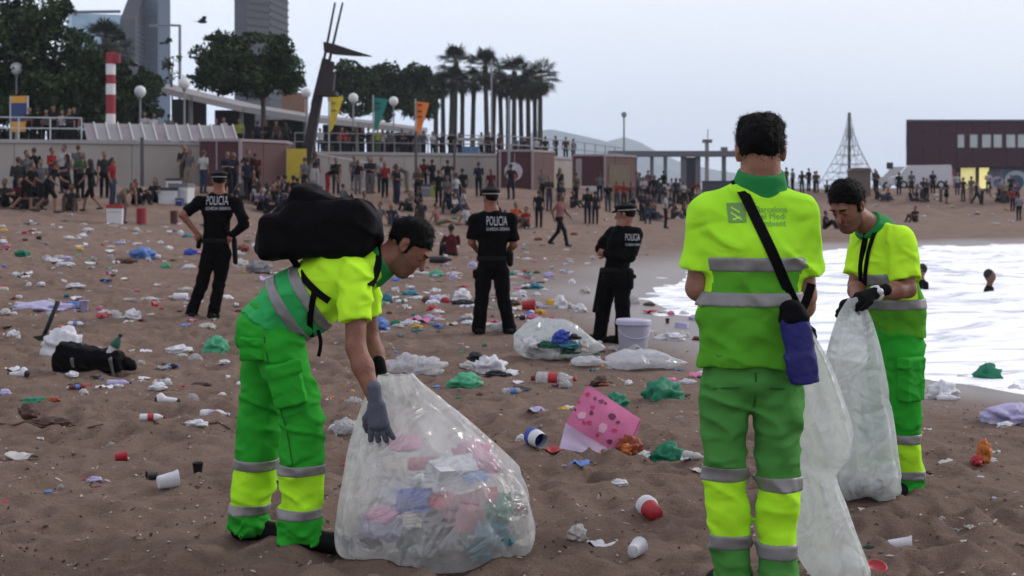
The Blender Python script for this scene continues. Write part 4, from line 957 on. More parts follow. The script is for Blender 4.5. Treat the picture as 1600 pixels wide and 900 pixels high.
def worker(label, Y0, J, f, lat, head_f, head_u, hem, mats_, stripes_t, stripe_legs, opts):
    """J: joints (photo px, px, depth offset). returns root and dict of part objects"""
    A3 = lambda q: V3(at(q[0], q[1], Y0 + q[2]))
    j = {k: A3(v) for k, v in J.items()}
    fz = opts['ground']; base = (j['ankR'] + j['ankL']) / 2
    root = empty('person', (base[0], base[1], fz), 0, label, 'person', opts.get('group')); parts = {}
    lat = unit(lat); up = V3(0, 0, 1); h = opts.get('h', .008); shirt_up, shirt_lo, tro, neon_t = mats_
    ts = opts.get('torso', (.118, .112, .122)); lf = opts.get('latf', 1.5); sd_ = opts.get('seed', 1)
    # --- body
    hp, A, P = head_prims(j['head'], head_f, head_u); hl, hf, hu = A
    body = list(hp) + [cap(P(0, -.025, -.05), j['neck'], .055, .060, k=.035), cap(j['neck'], j['chest'], .055, .09, (lat, 1.4), k=.05), cap(j['chest'], j['waist'], .09, .085, (lat, 1.4), k=.05), cap(j['waist'], j['pelvis'], .08, .075, (lat, 1.35), k=.05)]
    for s in 'RL':
        sh, el_, wr = j['sh' + s], j['el' + s], j['wr' + s]
        body += [cap(j['chest'] + (j['neck'] - j['chest']) * .7, sh, .05, .052, k=.04), cap(sh, el_, .052, .043, k=.02), cap(el_, el_ + (wr - el_) * .35, .043, .045, k=.015), cap(el_ + (wr - el_) * .35, wr, .044, .029, k=.02)]
        body += [cap(j['hip' + s], j['kn' + s], .058, .045, k=.03), cap(j['kn' + s], j['ank' + s], .045, .036, k=.03)]
        d = unit(wr - el_); body.append(cap(wr, wr + d * .012, .022, .018, k=.01))
    def beard(c):
        v = c - j['head']; ff, uu, ll = v @ hf, v @ hu, v @ hl
        return ((uu < -.040 + .25 * np.maximum(0, .05 - ff)) & (uu > -.14) & (ff > .0) & (np.abs(ll) < .075) & (np.linalg.norm(v, axis=1) < .16)).astype(int)
    parts['body'] = soft('body', body, .0065, [skin_d if opts.get('tan') else skin, stubble], root, split=beard if opts.get('face') else None)
    parts['hair'] = soft('hair', hair_prims(j['head'], P, A, opts.get('nape', -.062), opts.get('fore', .068), opts.get('hthick', .0)), .005, hairm, root, wrinkle=lambda q: .0035 * noise(q[:, 0] * 75, q[:, 1] * 75, q[:, 2] * 75) + .003 * noise(q[:, 0] * 30, q[:, 1] * 30, q[:, 2] * 30))
    ho_ = parts['hair']; HV = np.array([v.co[:] for v in ho_.data.vertices]); HN = np.array([v.normal[:] for v in ho_.data.vertices]); g_ = np.random.default_rng(sd_); pick = g_.integers(0, len(HV), 2600)
    b0 = HV[pick] + g_.normal(size=(2600, 3)) * .003; gd = HN[pick] * .55 - hu * .35 + hf * .25 + g_.normal(size=(2600, 3)) * .35; gd /= np.linalg.norm(gd, axis=1)[:, None]; sd2 = np.cross(gd, g_.normal(size=(2600, 3))); sd2 /= np.linalg.norm(sd2, axis=1)[:, None]
    tri = np.stack([b0 - sd2 * .0012, b0 + sd2 * .0012, b0 + gd * (.007 + .008 * g_.random((2600, 1)))], 1).reshape(-1, 3)
    hs = mesh('hair_strands', tri, np.arange(7800).reshape(-1, 3), hairm, ho_); hs['kind'] = 'stuff'
    if opts.get('face'): face_bits(root, j['head'], P, A, hairm, eyem)
    # --- shirt
    wr_s = cloth_noise(opts.get('wr', .010), 9, 7, sd_)
    hp_, hn = A3(hem[0]), V3(hem[1])
    hc = ((hp_, hn),)
    low = j['pelvis'] + (j['pelvis'] - j['waist']) * .35
    torso = [cap(j['neck'] + (j['chest'] - j['neck']) * .22, j['chest'], ts[0] * .62, ts[0], (lat, lf), k=.05, cuts=hc), cap(j['chest'], j['waist'], ts[0], ts[1], (lat, lf), k=.05, cuts=hc), cap(j['waist'], low, ts[1], ts[2], (lat, lf), k=.05, cuts=hc)]
    torso += [cap(A3(q[0]), A3(q[1]), q[2], q[3], (lat, q[4]), k=.05, cuts=hc) for q in opts.get('shirt_extra', ())]
    sleeves = []
    for s in 'RL':
        sh, el_ = j['sh' + s], j['el' + s]; d = unit(el_ - sh); end = sh + (el_ - sh) * opts.get('sleeve', .68)
        sleeves += [cap(j['neck'] + (j['chest'] - j['neck']) * .22 + (sh - j['neck']) * .10, sh, .062, .064, k=.05), cap(sh, end + d * .05, .073, .078, k=.035, cuts=((end, d),))]
    sp = opts['split']; spt, spn = A3(sp[0]), unit(sp[1])
    fr = opts.get('sleeve_pts')
    def spl(c):
        r_ = ((c - spt) @ spn > 0).astype(int)
        for s in 'RL':   # sleeves stay yellow
            sh, el_ = j['sh' + s], j['el' + s]; t = np.clip(((c - sh) @ (el_ - sh)) / ((el_ - sh) @ (el_ - sh)), 0, 1)
            dd = np.linalg.norm(c - sh - t[:, None] * (el_ - sh), axis=1); r_[(dd < .092) & (t > .02)] = 0
        return r_
    shirt = parts['shirt'] = soft('shirt', torso + sleeves, h, [shirt_up, shirt_lo], root, wr_s, split=spl)
    for (a, an, b, bn) in stripes_t:
        soft('reflective_stripe', torso, h, silver, root, wr_s, grow=.0045, cuts=((A3(a), an), (A3(b), bn))).parent = shirt
    nb = j['neck']; ndir = unit(P(0, -.02, -.05) - nb)
    col = soft('collar', [cap(nb - ndir * .03, nb + ndir * .07, .096, .074, (lat, 1.08), k=.01, cuts=((nb + ndir * opts.get('coll', .050), ndir),))], .006, collar_g, root, cloth_noise(.003, 20, 10, 3)); col.parent = shirt
    # --- trousers
    wr_t0 = cloth_noise(opts.get('wrt', .009), 13, 6, sd_ + 5)
    def wr_t(P):
        low_ = np.clip(1 - (P[:, 2] - fz - .05) / .13, 0, 1); fold = np.abs(noise(P[:, 0] * 9 + sd_, P[:, 1] * 9, P[:, 2] * 42 + 2 * noise(P[:, 0] * 12, P[:, 1] * 12)))
        return wr_t0(P) - low_ * (.020 * (fold - .25) + .003)
    tr = opts.get('legr', (.105, .088, .078)); T = [cap(j['pelvis'] + (j['waist'] - j['pelvis']) * .3, j['pelvis'], opts.get('hipr', .118), opts.get('hipr', .118), (lat, lf * .96), k=.05)]
    legs = {}
    for s in 'RL':
        hpj, kn, an = j['hip' + s], j['kn' + s], j['ank' + s]; dn = unit(an - kn); e2 = an + dn * opts.get('cuff', .05)
        legs[s] = [cap(hpj, kn, tr[0], tr[1], k=.014), cap(kn, e2 + dn * .05, tr[1], tr[2], k=.012, cuts=((e2, dn),))]
        T += legs[s]
    nt_ = opts['neon_t']
    def splt(c):
        r_ = np.zeros(len(c), int)
        for s in 'RL':
            a, b = nt_[s]; za, zb = A3(a)[2], A3(b)[2]; ax_ = j['kn' + s]; bx_ = j['ank' + s]; ot = 'L' if s == 'R' else 'R'
            near = np.linalg.norm(c[:, :2] - ((ax_ + bx_) / 2)[None, :2], axis=1) < np.linalg.norm(c[:, :2] - ((j['kn' + ot] + j['ank' + ot]) / 2)[None, :2], axis=1)
            r_[near & (c[:, 2] < za) & (c[:, 2] > zb)] = 1
        return r_
    trs = parts['trousers'] = soft('trousers', T, h, [tro, neon_t], root, wr_t, split=splt)
    for s in 'RL':
        for (y0, y1) in stripe_legs[s]:
            kn, an = j['kn' + s], j['ank' + s]; z0, z1 = wz(y0, kn[1]), wz(y1, kn[1])
            soft('reflective_stripe', legs[s], h, silver, root, wr_t, grow=.0045, cuts=((V3(0, 0, z0), (0, 0, 1)), (V3(0, 0, z1), (0, 0, -1)))).parent = trs
    for (c, r_, ax_) in opts.get('pockets', ()):
        soft('cargo_pocket', [box_(A3(c), r_, ax_, .012), box_(A3(c) + V3(0, -.008, r_[2] * .78), (r_[0] * 1.08, r_[1] * 1.1, r_[2] * .22), ax_, .008)], .006, tro, root, cloth_noise(.004, 20, 12, 4)).parent = trs
    for s in 'RL':
        soft('shoe', shoe_prims(j['ank' + s], opts['toe' + s], float(ground(np.array([j['ank' + s][0]]), np.array([j['ank' + s][1]]), False)[0]) if opts.get('gfeet') else fz), .007, shoe_m, root)
    return root, j, A3, parts, A, P
# ------------------------------------------------------------------ the three street cleaners
g1 = G(*hit(440, 850).xy)
n1 = V3(-.87, 0, -.5)
def off_px(p, n, d): return (p[0] + n[0] * d, p[1] - n[2] * d, p[2] if len(p) > 2 else 0)
Y1 = 6.35
w1, j1, A1, p1, ax1, P1 = worker('cleaner in neon yellow shirt bending over a full sack with a black backpack on', Y1,
    dict(head=(638, 386, -.02), neck=(590, 411, 0), chest=(535, 428, 0), waist=(462, 470, 0), pelvis=(418, 518, 0), shR=(556, 430, -.18), shL=(566, 424, .18), elR=(556, 543, -.27), elL=(578, 530, .2), wrR=(588, 630, -.36), wrL=(598, 590, .10),
         hipR=(436, 540, -.09), hipL=(412, 540, .09), knR=(472, 655, -.10), knL=(408, 665, .10), ankR=(470, 815, -.08), ankL=(391, 800, .10)),
    (1, 0, 0), (0, 1, 0), (.72, -.12, -.69), (.69, 0, .72), ((425, 508, 0), (-.40, 0, -.92)), (neon, green_s1, green_t, neon_g),
    [((*off_px((467, 430), n1, 9),), n1, (*off_px((467, 430), n1, -9),), -n1), ((*off_px((435, 453), n1, 9),), n1, (*off_px((435, 453), n1, -9),), -n1)],
    {'R': [(724, 741), (793, 810)], 'L': [(715, 733), (785, 802)]},
    dict(ground=float(ground(np.array([-1.03]), np.array([6.35]), False)[0]), torso=(.142, .138, .15), latf=1.22, legr=(.108, .098, .094), hipr=.142, cuff=.085, split=((467, 430, 0), n1), neon_t={'R': ((732, 732, -.08), (0, 802, -.08)), 'L': ((0, 724, .1), (0, 794, .1))},
         toeR=(1, -.1, 0), toeL=(1, -.25, 0), seed=2, sleeve=.66, tan=True, face=True, wrt=.014, gfeet=True, fore=.064, shirt_extra=[((520, 462, 0), (487, 500, 0), .075, .075, 1.7)],
         pockets=[((448, 600, -.19), (.06, .022, .085), ((1, 0, .25), (0, 1, 0), (-.25, 0, 1))), ((395, 545, -.155), (.045, .02, .04), None)]))
soft('glove', fingers(j1['wrR'] + V3(0, 0, -.01), V3(.12, .10, -1), V3(.25, 1, .1), 1.12, .16, .30, -1, .003), .0042, glove_g, w1)
soft('glove', fingers(j1['wrL'], V3(.25, -.1, -.9), V3(1, 0, .2), 1.05, .5, .1, 1, .002), .0045, glove_b, w1)

Y2 = 4.94
w2, j2, A2, p2, ax2, P2 = worker('cleaner seen from behind with printed neon shirt and a navy shoulder pouch', Y2,
    dict(head=(1188, 238, 0), neck=(1187, 296, .0), chest=(1177, 385, .0), waist=(1174, 490, 0), pelvis=(1172, 590, 0), shR=(1246, 338, 0), shL=(1109, 336, 0), elR=(1256, 462, .02), elL=(1091, 450, .02), wrR=(1248, 505, .27), wrL=(1140, 490, .27),
         hipR=(1213, 615, 0), hipL=(1133, 612, 0), knR=(1215, 750, .0), knL=(1133, 742, .02), ankR=(1216, 900, .0), ankL=(1145, 890, .05)),
    (0, 1, 0), (1, 0, 0), (.05, .98, -.12), (.0, .12, .99), ((1172, 572, 0), (.02, 0, -1)), (mat('lime_neon_cloth', (.38, .80, .028), .9, var=.12, vs=5, bump=.15, bs=500, crease=.9, spec=.15), green_s, green_d, neon_g),
    [((0, 422, 0), (0, 0, -1), (0, 400, 0), (0, 0, 1)), ((0, 476, 0), (0, 0, -1), (0, 454, 0), (0, 0, 1))],
    {'R': [(742, 766), (844, 869)], 'L': [(726, 749), (832, 856)]},
    dict(ground=wz(945, Y2), torso=(.126, .121, .135), latf=1.48, legr=(.092, .073, .070), hipr=.114, coll=.066, cuff=.075, split=((0, 411, 0), (0, 0, -1)), neon_t={'R': ((0, 754, 0), (0, 856, 0)), 'L': ((0, 738, 0), (0, 844, 0))},
         toeR=(.15, 1, 0), toeL=(-.15, 1, 0), seed=9, sleeve=.72, wrt=.014, nape=-.088, hthick=.0, h=.0075))
for s, th in (('R', -1), ('L', 1)):
    soft('glove', fingers(j2['wr' + s], unit(j2['wr' + s] - j2['el' + s]), V3(0, .3, -1), 1.0, .65, .1, th, .002), .005, glove_b, w2)
b2 = bvh_of(p2['shirt'])
grey_print = mat('grey_green_print', (.16, .30, .09), .85)
shp = p2['shirt']
# emblem and lettering on the back
def on_back(px, py): return (wx(px, Y2), wz(py, Y2))
def patch(name, quad, m, bvh, Y, n=6, parent=None, off=.004):
    """thin printed patch laid on a garment; quad in photo pixels"""
    q = [Vector((wx(a, Y), wz(b, Y), 0)) for a, b in quad]; v = []; f = []
    o0 = Vector(parent.parent.location)
    for i in range(n + 1):
        for k in range(n + 1):
            p = q[0].lerp(q[1], k / n).lerp(q[3].lerp(q[2], k / n), i / n); h_ = bvh.ray_cast(Vector((p.x, Y - 1.2, p.y)), Vector((0, 1, 0)), 5)[0]
            y_ = h_.y if h_ else Y - .12
            v.append(Vector((p.x, y_ - off, p.y)) - o0)
    for i in range(n):
        for k in range(n): a = i * (n + 1) + k; f.append((a, a + 1, a + n + 2, a + n + 1))
    return mesh(name, v, f, m, parent)
patch('emblem', [(1131, 317), (1157, 316), (1158, 346), (1132, 347)], grey_print, b2, Y2, 6, shp)
lime_line = mat('emblem_line', (.40, .72, .10), .85)
for a, b in (((1137, 322), (1150, 330)), ((1136, 330), (1152, 341)), ((1138, 341), (1150, 337))):
    patch('emblem_mark', [(a[0], a[1]), (b[0], b[1]), (b[0], b[1] + 3), (a[0], a[1] + 3)], lime_line, b2, Y2, 4, shp, .006)
txt_m = mat('shirt_lettering', (.17, .33, .10), .85)
for i, t in enumerate(('Barcelona', 'pel Medi', 'Ambient')):
    flat_text('lettering', t, .030, txt_m, shp, b2, wx(1173, Y2), wz(331 + i * 10.5, Y2), Y2 - 1.2, sx=1.02 if i else .93)
pouch = empty('shoulder_pouch', (wx(1248, Y2), Y2 - .16, wz(600, Y2)), R(0), 'navy blue cylindrical shoulder pouch on a black strap at the back of a cleaner', 'bag')
q = lambda px, py, d=-.165: V3(at(px, py, Y2 + d))
soft('pouch_body', [cap(q(1241, 500), q(1255, 575), .036, .036, ((1, 0, 0), 1.45), k=.01, cuts=((q(1256, 598), (.16, 0, -1)), (q(1240, 478), (-.1, 0, 1)))), cap(q(1250, 560), q(1256, 595), .038, .036, ((1, 0, 0), 1.45), k=.01, cuts=((q(1256, 599), (.16, 0, -1)),))], .006, bag_blue, pouch, cloth_noise(.003, 20, 14, 3))
soft('pouch_cap', [cap(q(1237, 482), q(1240, 497), .030, .039, ((1, 0, 0), 1.4), k=.01)], .006, bag_blk, pouch)
ribbon('strap', [(wx(px, Y2), Y2, wz(py, Y2)) for px, py in ((1148, 281), (1160, 310), (1180, 360), (1205, 415), (1228, 462), (1240, 485))], .036, bag_blk, pouch, b2, off=.008)
ribbon('strap', [(wx(px, Y2), Y2 - .10, wz(py, Y2)) for px, py in ((1240, 485), (1250, 470), (1258, 440))], .03, bag_blk, pouch, None)

Y3 = 7.4
w3, j3, A3_, p3, ax3, P3 = worker('cleaner with wristwatch and bowed head holding open a clear plastic sack', Y3,
    dict(head=(1324, 322, -.10), neck=(1364, 358, -.01), chest=(1383, 408, 0), waist=(1393, 475, 0), pelvis=(1400, 545, 0), shL=(1408, 374, -.15), shR=(1350, 372, .14), elL=(1418, 452, -.20), elR=(1338, 446, .06), wrL=(1364, 459, -.36), wrR=(1340, 470, -.18),
         hipL=(1408, 560, -.08), hipR=(1385, 560, .08), knL=(1411, 655, -.10), knR=(1368, 660, .05), ankL=(1416, 742, -.06), ankR=(1362, 738, .10)),
    (-.8, -.6, 0), (.6, -.8, 0), (-.60, -.62, -.50), (-.36, -.34, .86), ((1398, 526, 0), (0, 0, -1)), (neon, green_s, green_t, neon_g),
    [((1390, 442, 0), (.10, 0, -1), (1390, 424, 0), (-.10, 0, 1)), ((1390, 482, 0), (.05, 0, -1), (1390, 466, 0), (-.05, 0, 1))],
    {'L': [(677, 692), (735, 750)], 'R': [(677, 692), (735, 750)]},
    dict(ground=float(ground(np.array([1.98]), np.array([7.4]), False)[0]), torso=(.118, .118, .124), latf=1.45, legr=(.104, .090, .080), hipr=.118, cuff=.075, split=((1390, 433, 0), (.1, 0, -1)), neon_t={'L': ((0, 684, -.1), (0, 742, -.1)), 'R': ((0, 684, .1), (0, 742, .1))},
         toeR=(-.9, -.3, 0), toeL=(-.7, -.7, 0), seed=17, sleeve=.80, face=True, tan=True, hthick=.004, fore=.066, gfeet=True, pockets=[((1424, 592, -.17), (.06, .024, .10), ((.8, .6, 0), (.6, -.8, 0), (0, 0, 1)))]))
for s, th, n_ in (('L', 1, (-.2, .2, -1)), ('R', -1, (0, -.4, -1))):
    soft('glove', fingers(j3['wr' + s], unit(V3(-.9, -.25, -.25)), V3(n_), 1.05, .75, .08, th, .003), .0045, glove_b, w3)
wd = unit(j3['wrL'] - j3['elL']); wc = j3['wrL'] - wd * .025
soft('wristwatch', [cap(wc - wd * .011, wc + wd * .011, .040, .040, k=.004, cuts=((wc + wd * .014, wd), (wc - wd * .014, -wd))), ell(wc + V3(.01, -.036, .012), (.017, .017, .017), None, k=.006)], .004, mat('white_watch', (.6, .6, .6), .3, spec=.5), w3)
b3 = bvh_of(p3['shirt'])
cs = empty('cross_strap', (wx(1350, 7.2), 7.2, wz(520, 7.2)), 0, 'black strap hanging from the neck of the cleaner with the wristwatch', 'strap')
ribbon('strap', [(wx(px, Y3), Y3, wz(py, Y3)) for px, py in ((1358, 352), (1350, 385), (1345, 420), (1349, 470), (1353, 520))], .03, bag_blk, cs, b3, off=.01, dirv=(.3, 1, 0))
ribbon('strap', [(wx(px, Y3), Y3, wz(py, Y3)) for px, py in ((1370, 356), (1358, 390), (1352, 430), (1350, 470))], .02, bag_blk, cs, b3, off=.014, dirv=(.3, 1, 0))

bt2 = bvh_of(p2['trousers'])
seam = mat('dark_green_seam', (.018, .10, .016), .9)
for pts_ in (((1172, 576), (1174, 600), (1173, 632)), ((1110, 604), (1125, 601), (1148, 600)), ((1196, 601), (1215, 602), (1238, 606))):
    ribbon('seam', [(wx(a_, Y2), Y2, wz(b_, Y2)) for a_, b_ in pts_], .006, seam, w2, bt2, off=.002, th=.002).parent = p2['trousers']
bt1 = bvh_of(p1['trousers'])
for pts_ in (((424, 520), (432, 560), (440, 610), (458, 660), (468, 715)), ((385, 530), (405, 528), (420, 530))):
    ribbon('seam', [(wx(a_, Y1), Y1, wz(b_, Y1)) for a_, b_ in pts_], .006, seam, w1, bt1, off=.002, th=.002).parent = p1['trousers']

# ------------------------------------------------------------------ backpack of the bending cleaner
bp = empty('backpack', (wx(480, Y1), Y1, wz(400, Y1)), 0, 'bulky black backpack on the back of the bending cleaner', 'backpack')
q = lambda px, py, d=0: V3(at(px, py, Y1 + d))
LY = ((0, 1, 0), 1.55)
sl_ = V3(1, 0, .02); upb = np.cross((0, 1, 0), sl_) * -1; upb = upb if upb[2] > 0 else -upb
BX = (sl_, (0, 1, 0), upb)
soft('pack_body', [box_(q(500, 366), (.205, .135, .055), BX, .045, k=.03), box_(q(515, 346), (.13, .13, .05), BX, .045, k=.05), cap(q(424, 360), q(420, 385), .05, .05, ((0, 1, 0), 2.2), k=.05), cap(q(575, 352), q(588, 372), .05, .03, ((0, 1, 0), 2.2), k=.05)], .009, bag_blk, bp, cloth_noise(.011, 9, 8, 6, .5))
soft('top_flap', [box_(q(503, 322), (.11, .12, .03), ((1, 0, -.28), (0, 1, 0), (.28, 0, 1)), .03, k=.04), cap(q(485, 300), q(470, 335), .032, .08, ((0, 1, 0), 2.0), k=.05), cap(q(450, 338), q(425, 352), .06, .05, ((0, 1, 0), 2.0), k=.05)], .008, bag_blk, bp, cloth_noise(.010, 12, 10, 8))
b1 = bvh_of(p1['shirt'])
ribbon('strap', [(wx(px, Y1), Y1, wz(py, Y1)) for px, py in ((583, 366), (590, 392), (594, 418), (585, 440))], .045, bag_blk, bp, b1, off=.012)
ribbon('strap', [(wx(px, Y1), Y1, wz(py, Y1)) for px, py in ((456, 402), (470, 418), (490, 440), (510, 458), (522, 466))], .030, bag_blk, bp, b1, off=.010)
ribbon('strap', [(wx(px, Y1), Y1, wz(py, Y1)) for px, py in ((500, 452), (494, 480), (490, 505), (488, 525))], .026, bag_blk, bp, b1, off=.012)
ribbon('strap_tail', [(wx(px, Y1), Y1 - .17, wz(py, Y1)) for px, py in ((505, 510), (512, 530), (506, 550))], .016, bag_blk, bp, None)

# ------------------------------------------------------------------ plastic sacks
def sack(name, label, rings, m, cat='bag', n=88, folds=.05, seed=0, opening=True, pleat=9, sub=5):
    """film sack from rings (left px, right px, py, Y centre, depth radius)"""
    Rg = []
    rings = [tuple(map(float, r_)) for r_ in rings]; idx_ = np.arange(len(rings)); tt = np.linspace(0, len(rings) - 1, (len(rings) - 1) * sub + 1)
    A_ = np.array(rings)
    def cr(col):   # smooth interpolation
        y = A_[:, col]; out = []
        for t in tt:
            i = min(int(t), len(y) - 2); u = t - i; p0, p1_, p2_, p3_ = y[max(i - 1, 0)], y[i], y[i + 1], y[min(i + 2, len(y) - 1)]
            out.append(.5 * (2 * p1_ + (p2_ - p0) * u + (2 * p0 - 5 * p1_ + 4 * p2_ - p3_) * u * u + (3 * p1_ - p0 - 3 * p2_ + p3_) * u ** 3))
        return np.array(out)
    x0, x1, py, Y, rd = (cr(c) for c in range(5)); m_ = len(tt)
    th = np.linspace(0, 2 * np.pi, n, endpoint=False)
    V = []
    for i in range(m_):
        xa, xb = wx(x0[i], Y[i]), wx(x1[i], Y[i]); cx, rx = (xa + xb) / 2, (xb - xa) / 2; z = wz(py[i], Y[i])
        u = i / (m_ - 1)
        a_ = th + .5 * noise(np.cos(th) * .9 + seed, np.sin(th) * .9, u * 1.6); pl = folds * (np.abs(((a_ * pleat / (2 * np.pi)) % 1) - .5) * 2.6 - .6) * (1.25 - .8 * u) + folds * 1.3 * (np.abs(noise(np.cos(th) * 1.7 + seed, np.sin(th) * 1.7, u * 3.5)) - .3) + folds * .7 * (np.abs(noise(np.cos(th) * 4 + seed, np.sin(th) * 4 + u * 3, u * 5)) - .3)
        k = 1 + pl
        V.append(np.stack([cx + rx * np.cos(th) * np.minimum(k, 1.06), Y[i] + rd[i] * np.sin(th) * k, z + .02 * noise(np.cos(th) * 2 + seed, np.sin(th) * 2, u * 5) * (0 if i == 0 else 1)], -1))
    V = np.array(V); V[..., 2] = np.maximum(V[..., 2], ground(V[..., 0], V[..., 1]) + .006)
    V = V.reshape(-1, 3); i = np.arange(m_ - 1)[:, None] * n; k = np.arange(n)[None, :]; k2 = (k + 1) % n
    F = np.stack([i + k, i + k2, i + n + k2, i + n + k], -1).reshape(-1, 4)
    o0 = V3(V[:, 0].mean(), V[:, 1].mean(), V[:, 2].min())
    VV = np.concatenate([V - o0, [V[-n:].mean(0) - o0]])
    faces = [tuple(q) for q in F] + [((m_ - 1) * n + k_, (m_ - 1) * n + (k_ + 1) % n, m_ * n) for k_ in range(n)]
    o = mesh(name, VV, faces, m, None, sm=True); o.location = o0
    tag(o, label, cat); return o
sack('rubbish_sack', 'large clear plastic sack half filled with litter at the bending cleaner\'s hands', [(592, 642, 586, 6.22, .05), (578, 668, 612, 6.2, .09), (566, 712, 648, 6.2, .15), (552, 768, 695, 6.2, .22), (541, 815, 745, 6.2, .28), (533, 834, 795, 6.2, .32), (530, 830, 840, 6.2, .32), (545, 812, 868, 6.2, .27), (600, 760, 876, 6.2, .12)], film('clear_sack_film', (.92, .93, .92), .60, .28, .08), folds=.13, seed=3, pleat=9)
sack('rubbish_sack.001', 'empty clear plastic sack hanging in front of the cleaner with the pouch', [(1210, 1250, 490, 5.22, .03), (1218, 1284, 545, 5.24, .05), (1222, 1308, 600, 5.26, .07), (1226, 1326, 660, 5.28, .08), (1230, 1328, 705, 5.3, .07), (1232, 1304, 745, 5.3, .06), (1238, 1322, 800, 5.3, .06), (1244, 1344, 855, 5.3, .06), (1268, 1358, 895, 5.3, .05), (1300, 1352, 915, 5.3, .03)], film('milky_sack_film', (.80, .83, .80), .30, .36, .06), folds=.24, seed=11, pleat=7)
sack('rubbish_sack.002', 'clear plastic sack with a little litter in its bottom held by the watch-wearing cleaner', [(1326, 1346, 466, 7.02, .02), (1312, 1358, 492, 7.03, .05), (1296, 1372, 540, 7.04, .08), (1284, 1384, 600, 7.06, .10), (1288, 1394, 660, 7.08, .11), (1294, 1401, 715, 7.08, .12), (1298, 1406, 755, 7.08, .12), (1306, 1400, 776, 7.08, .09)], film('milky_sack_film_b', (.78, .82, .80), .36, .36, .06), folds=.2, seed=23, pleat=8)

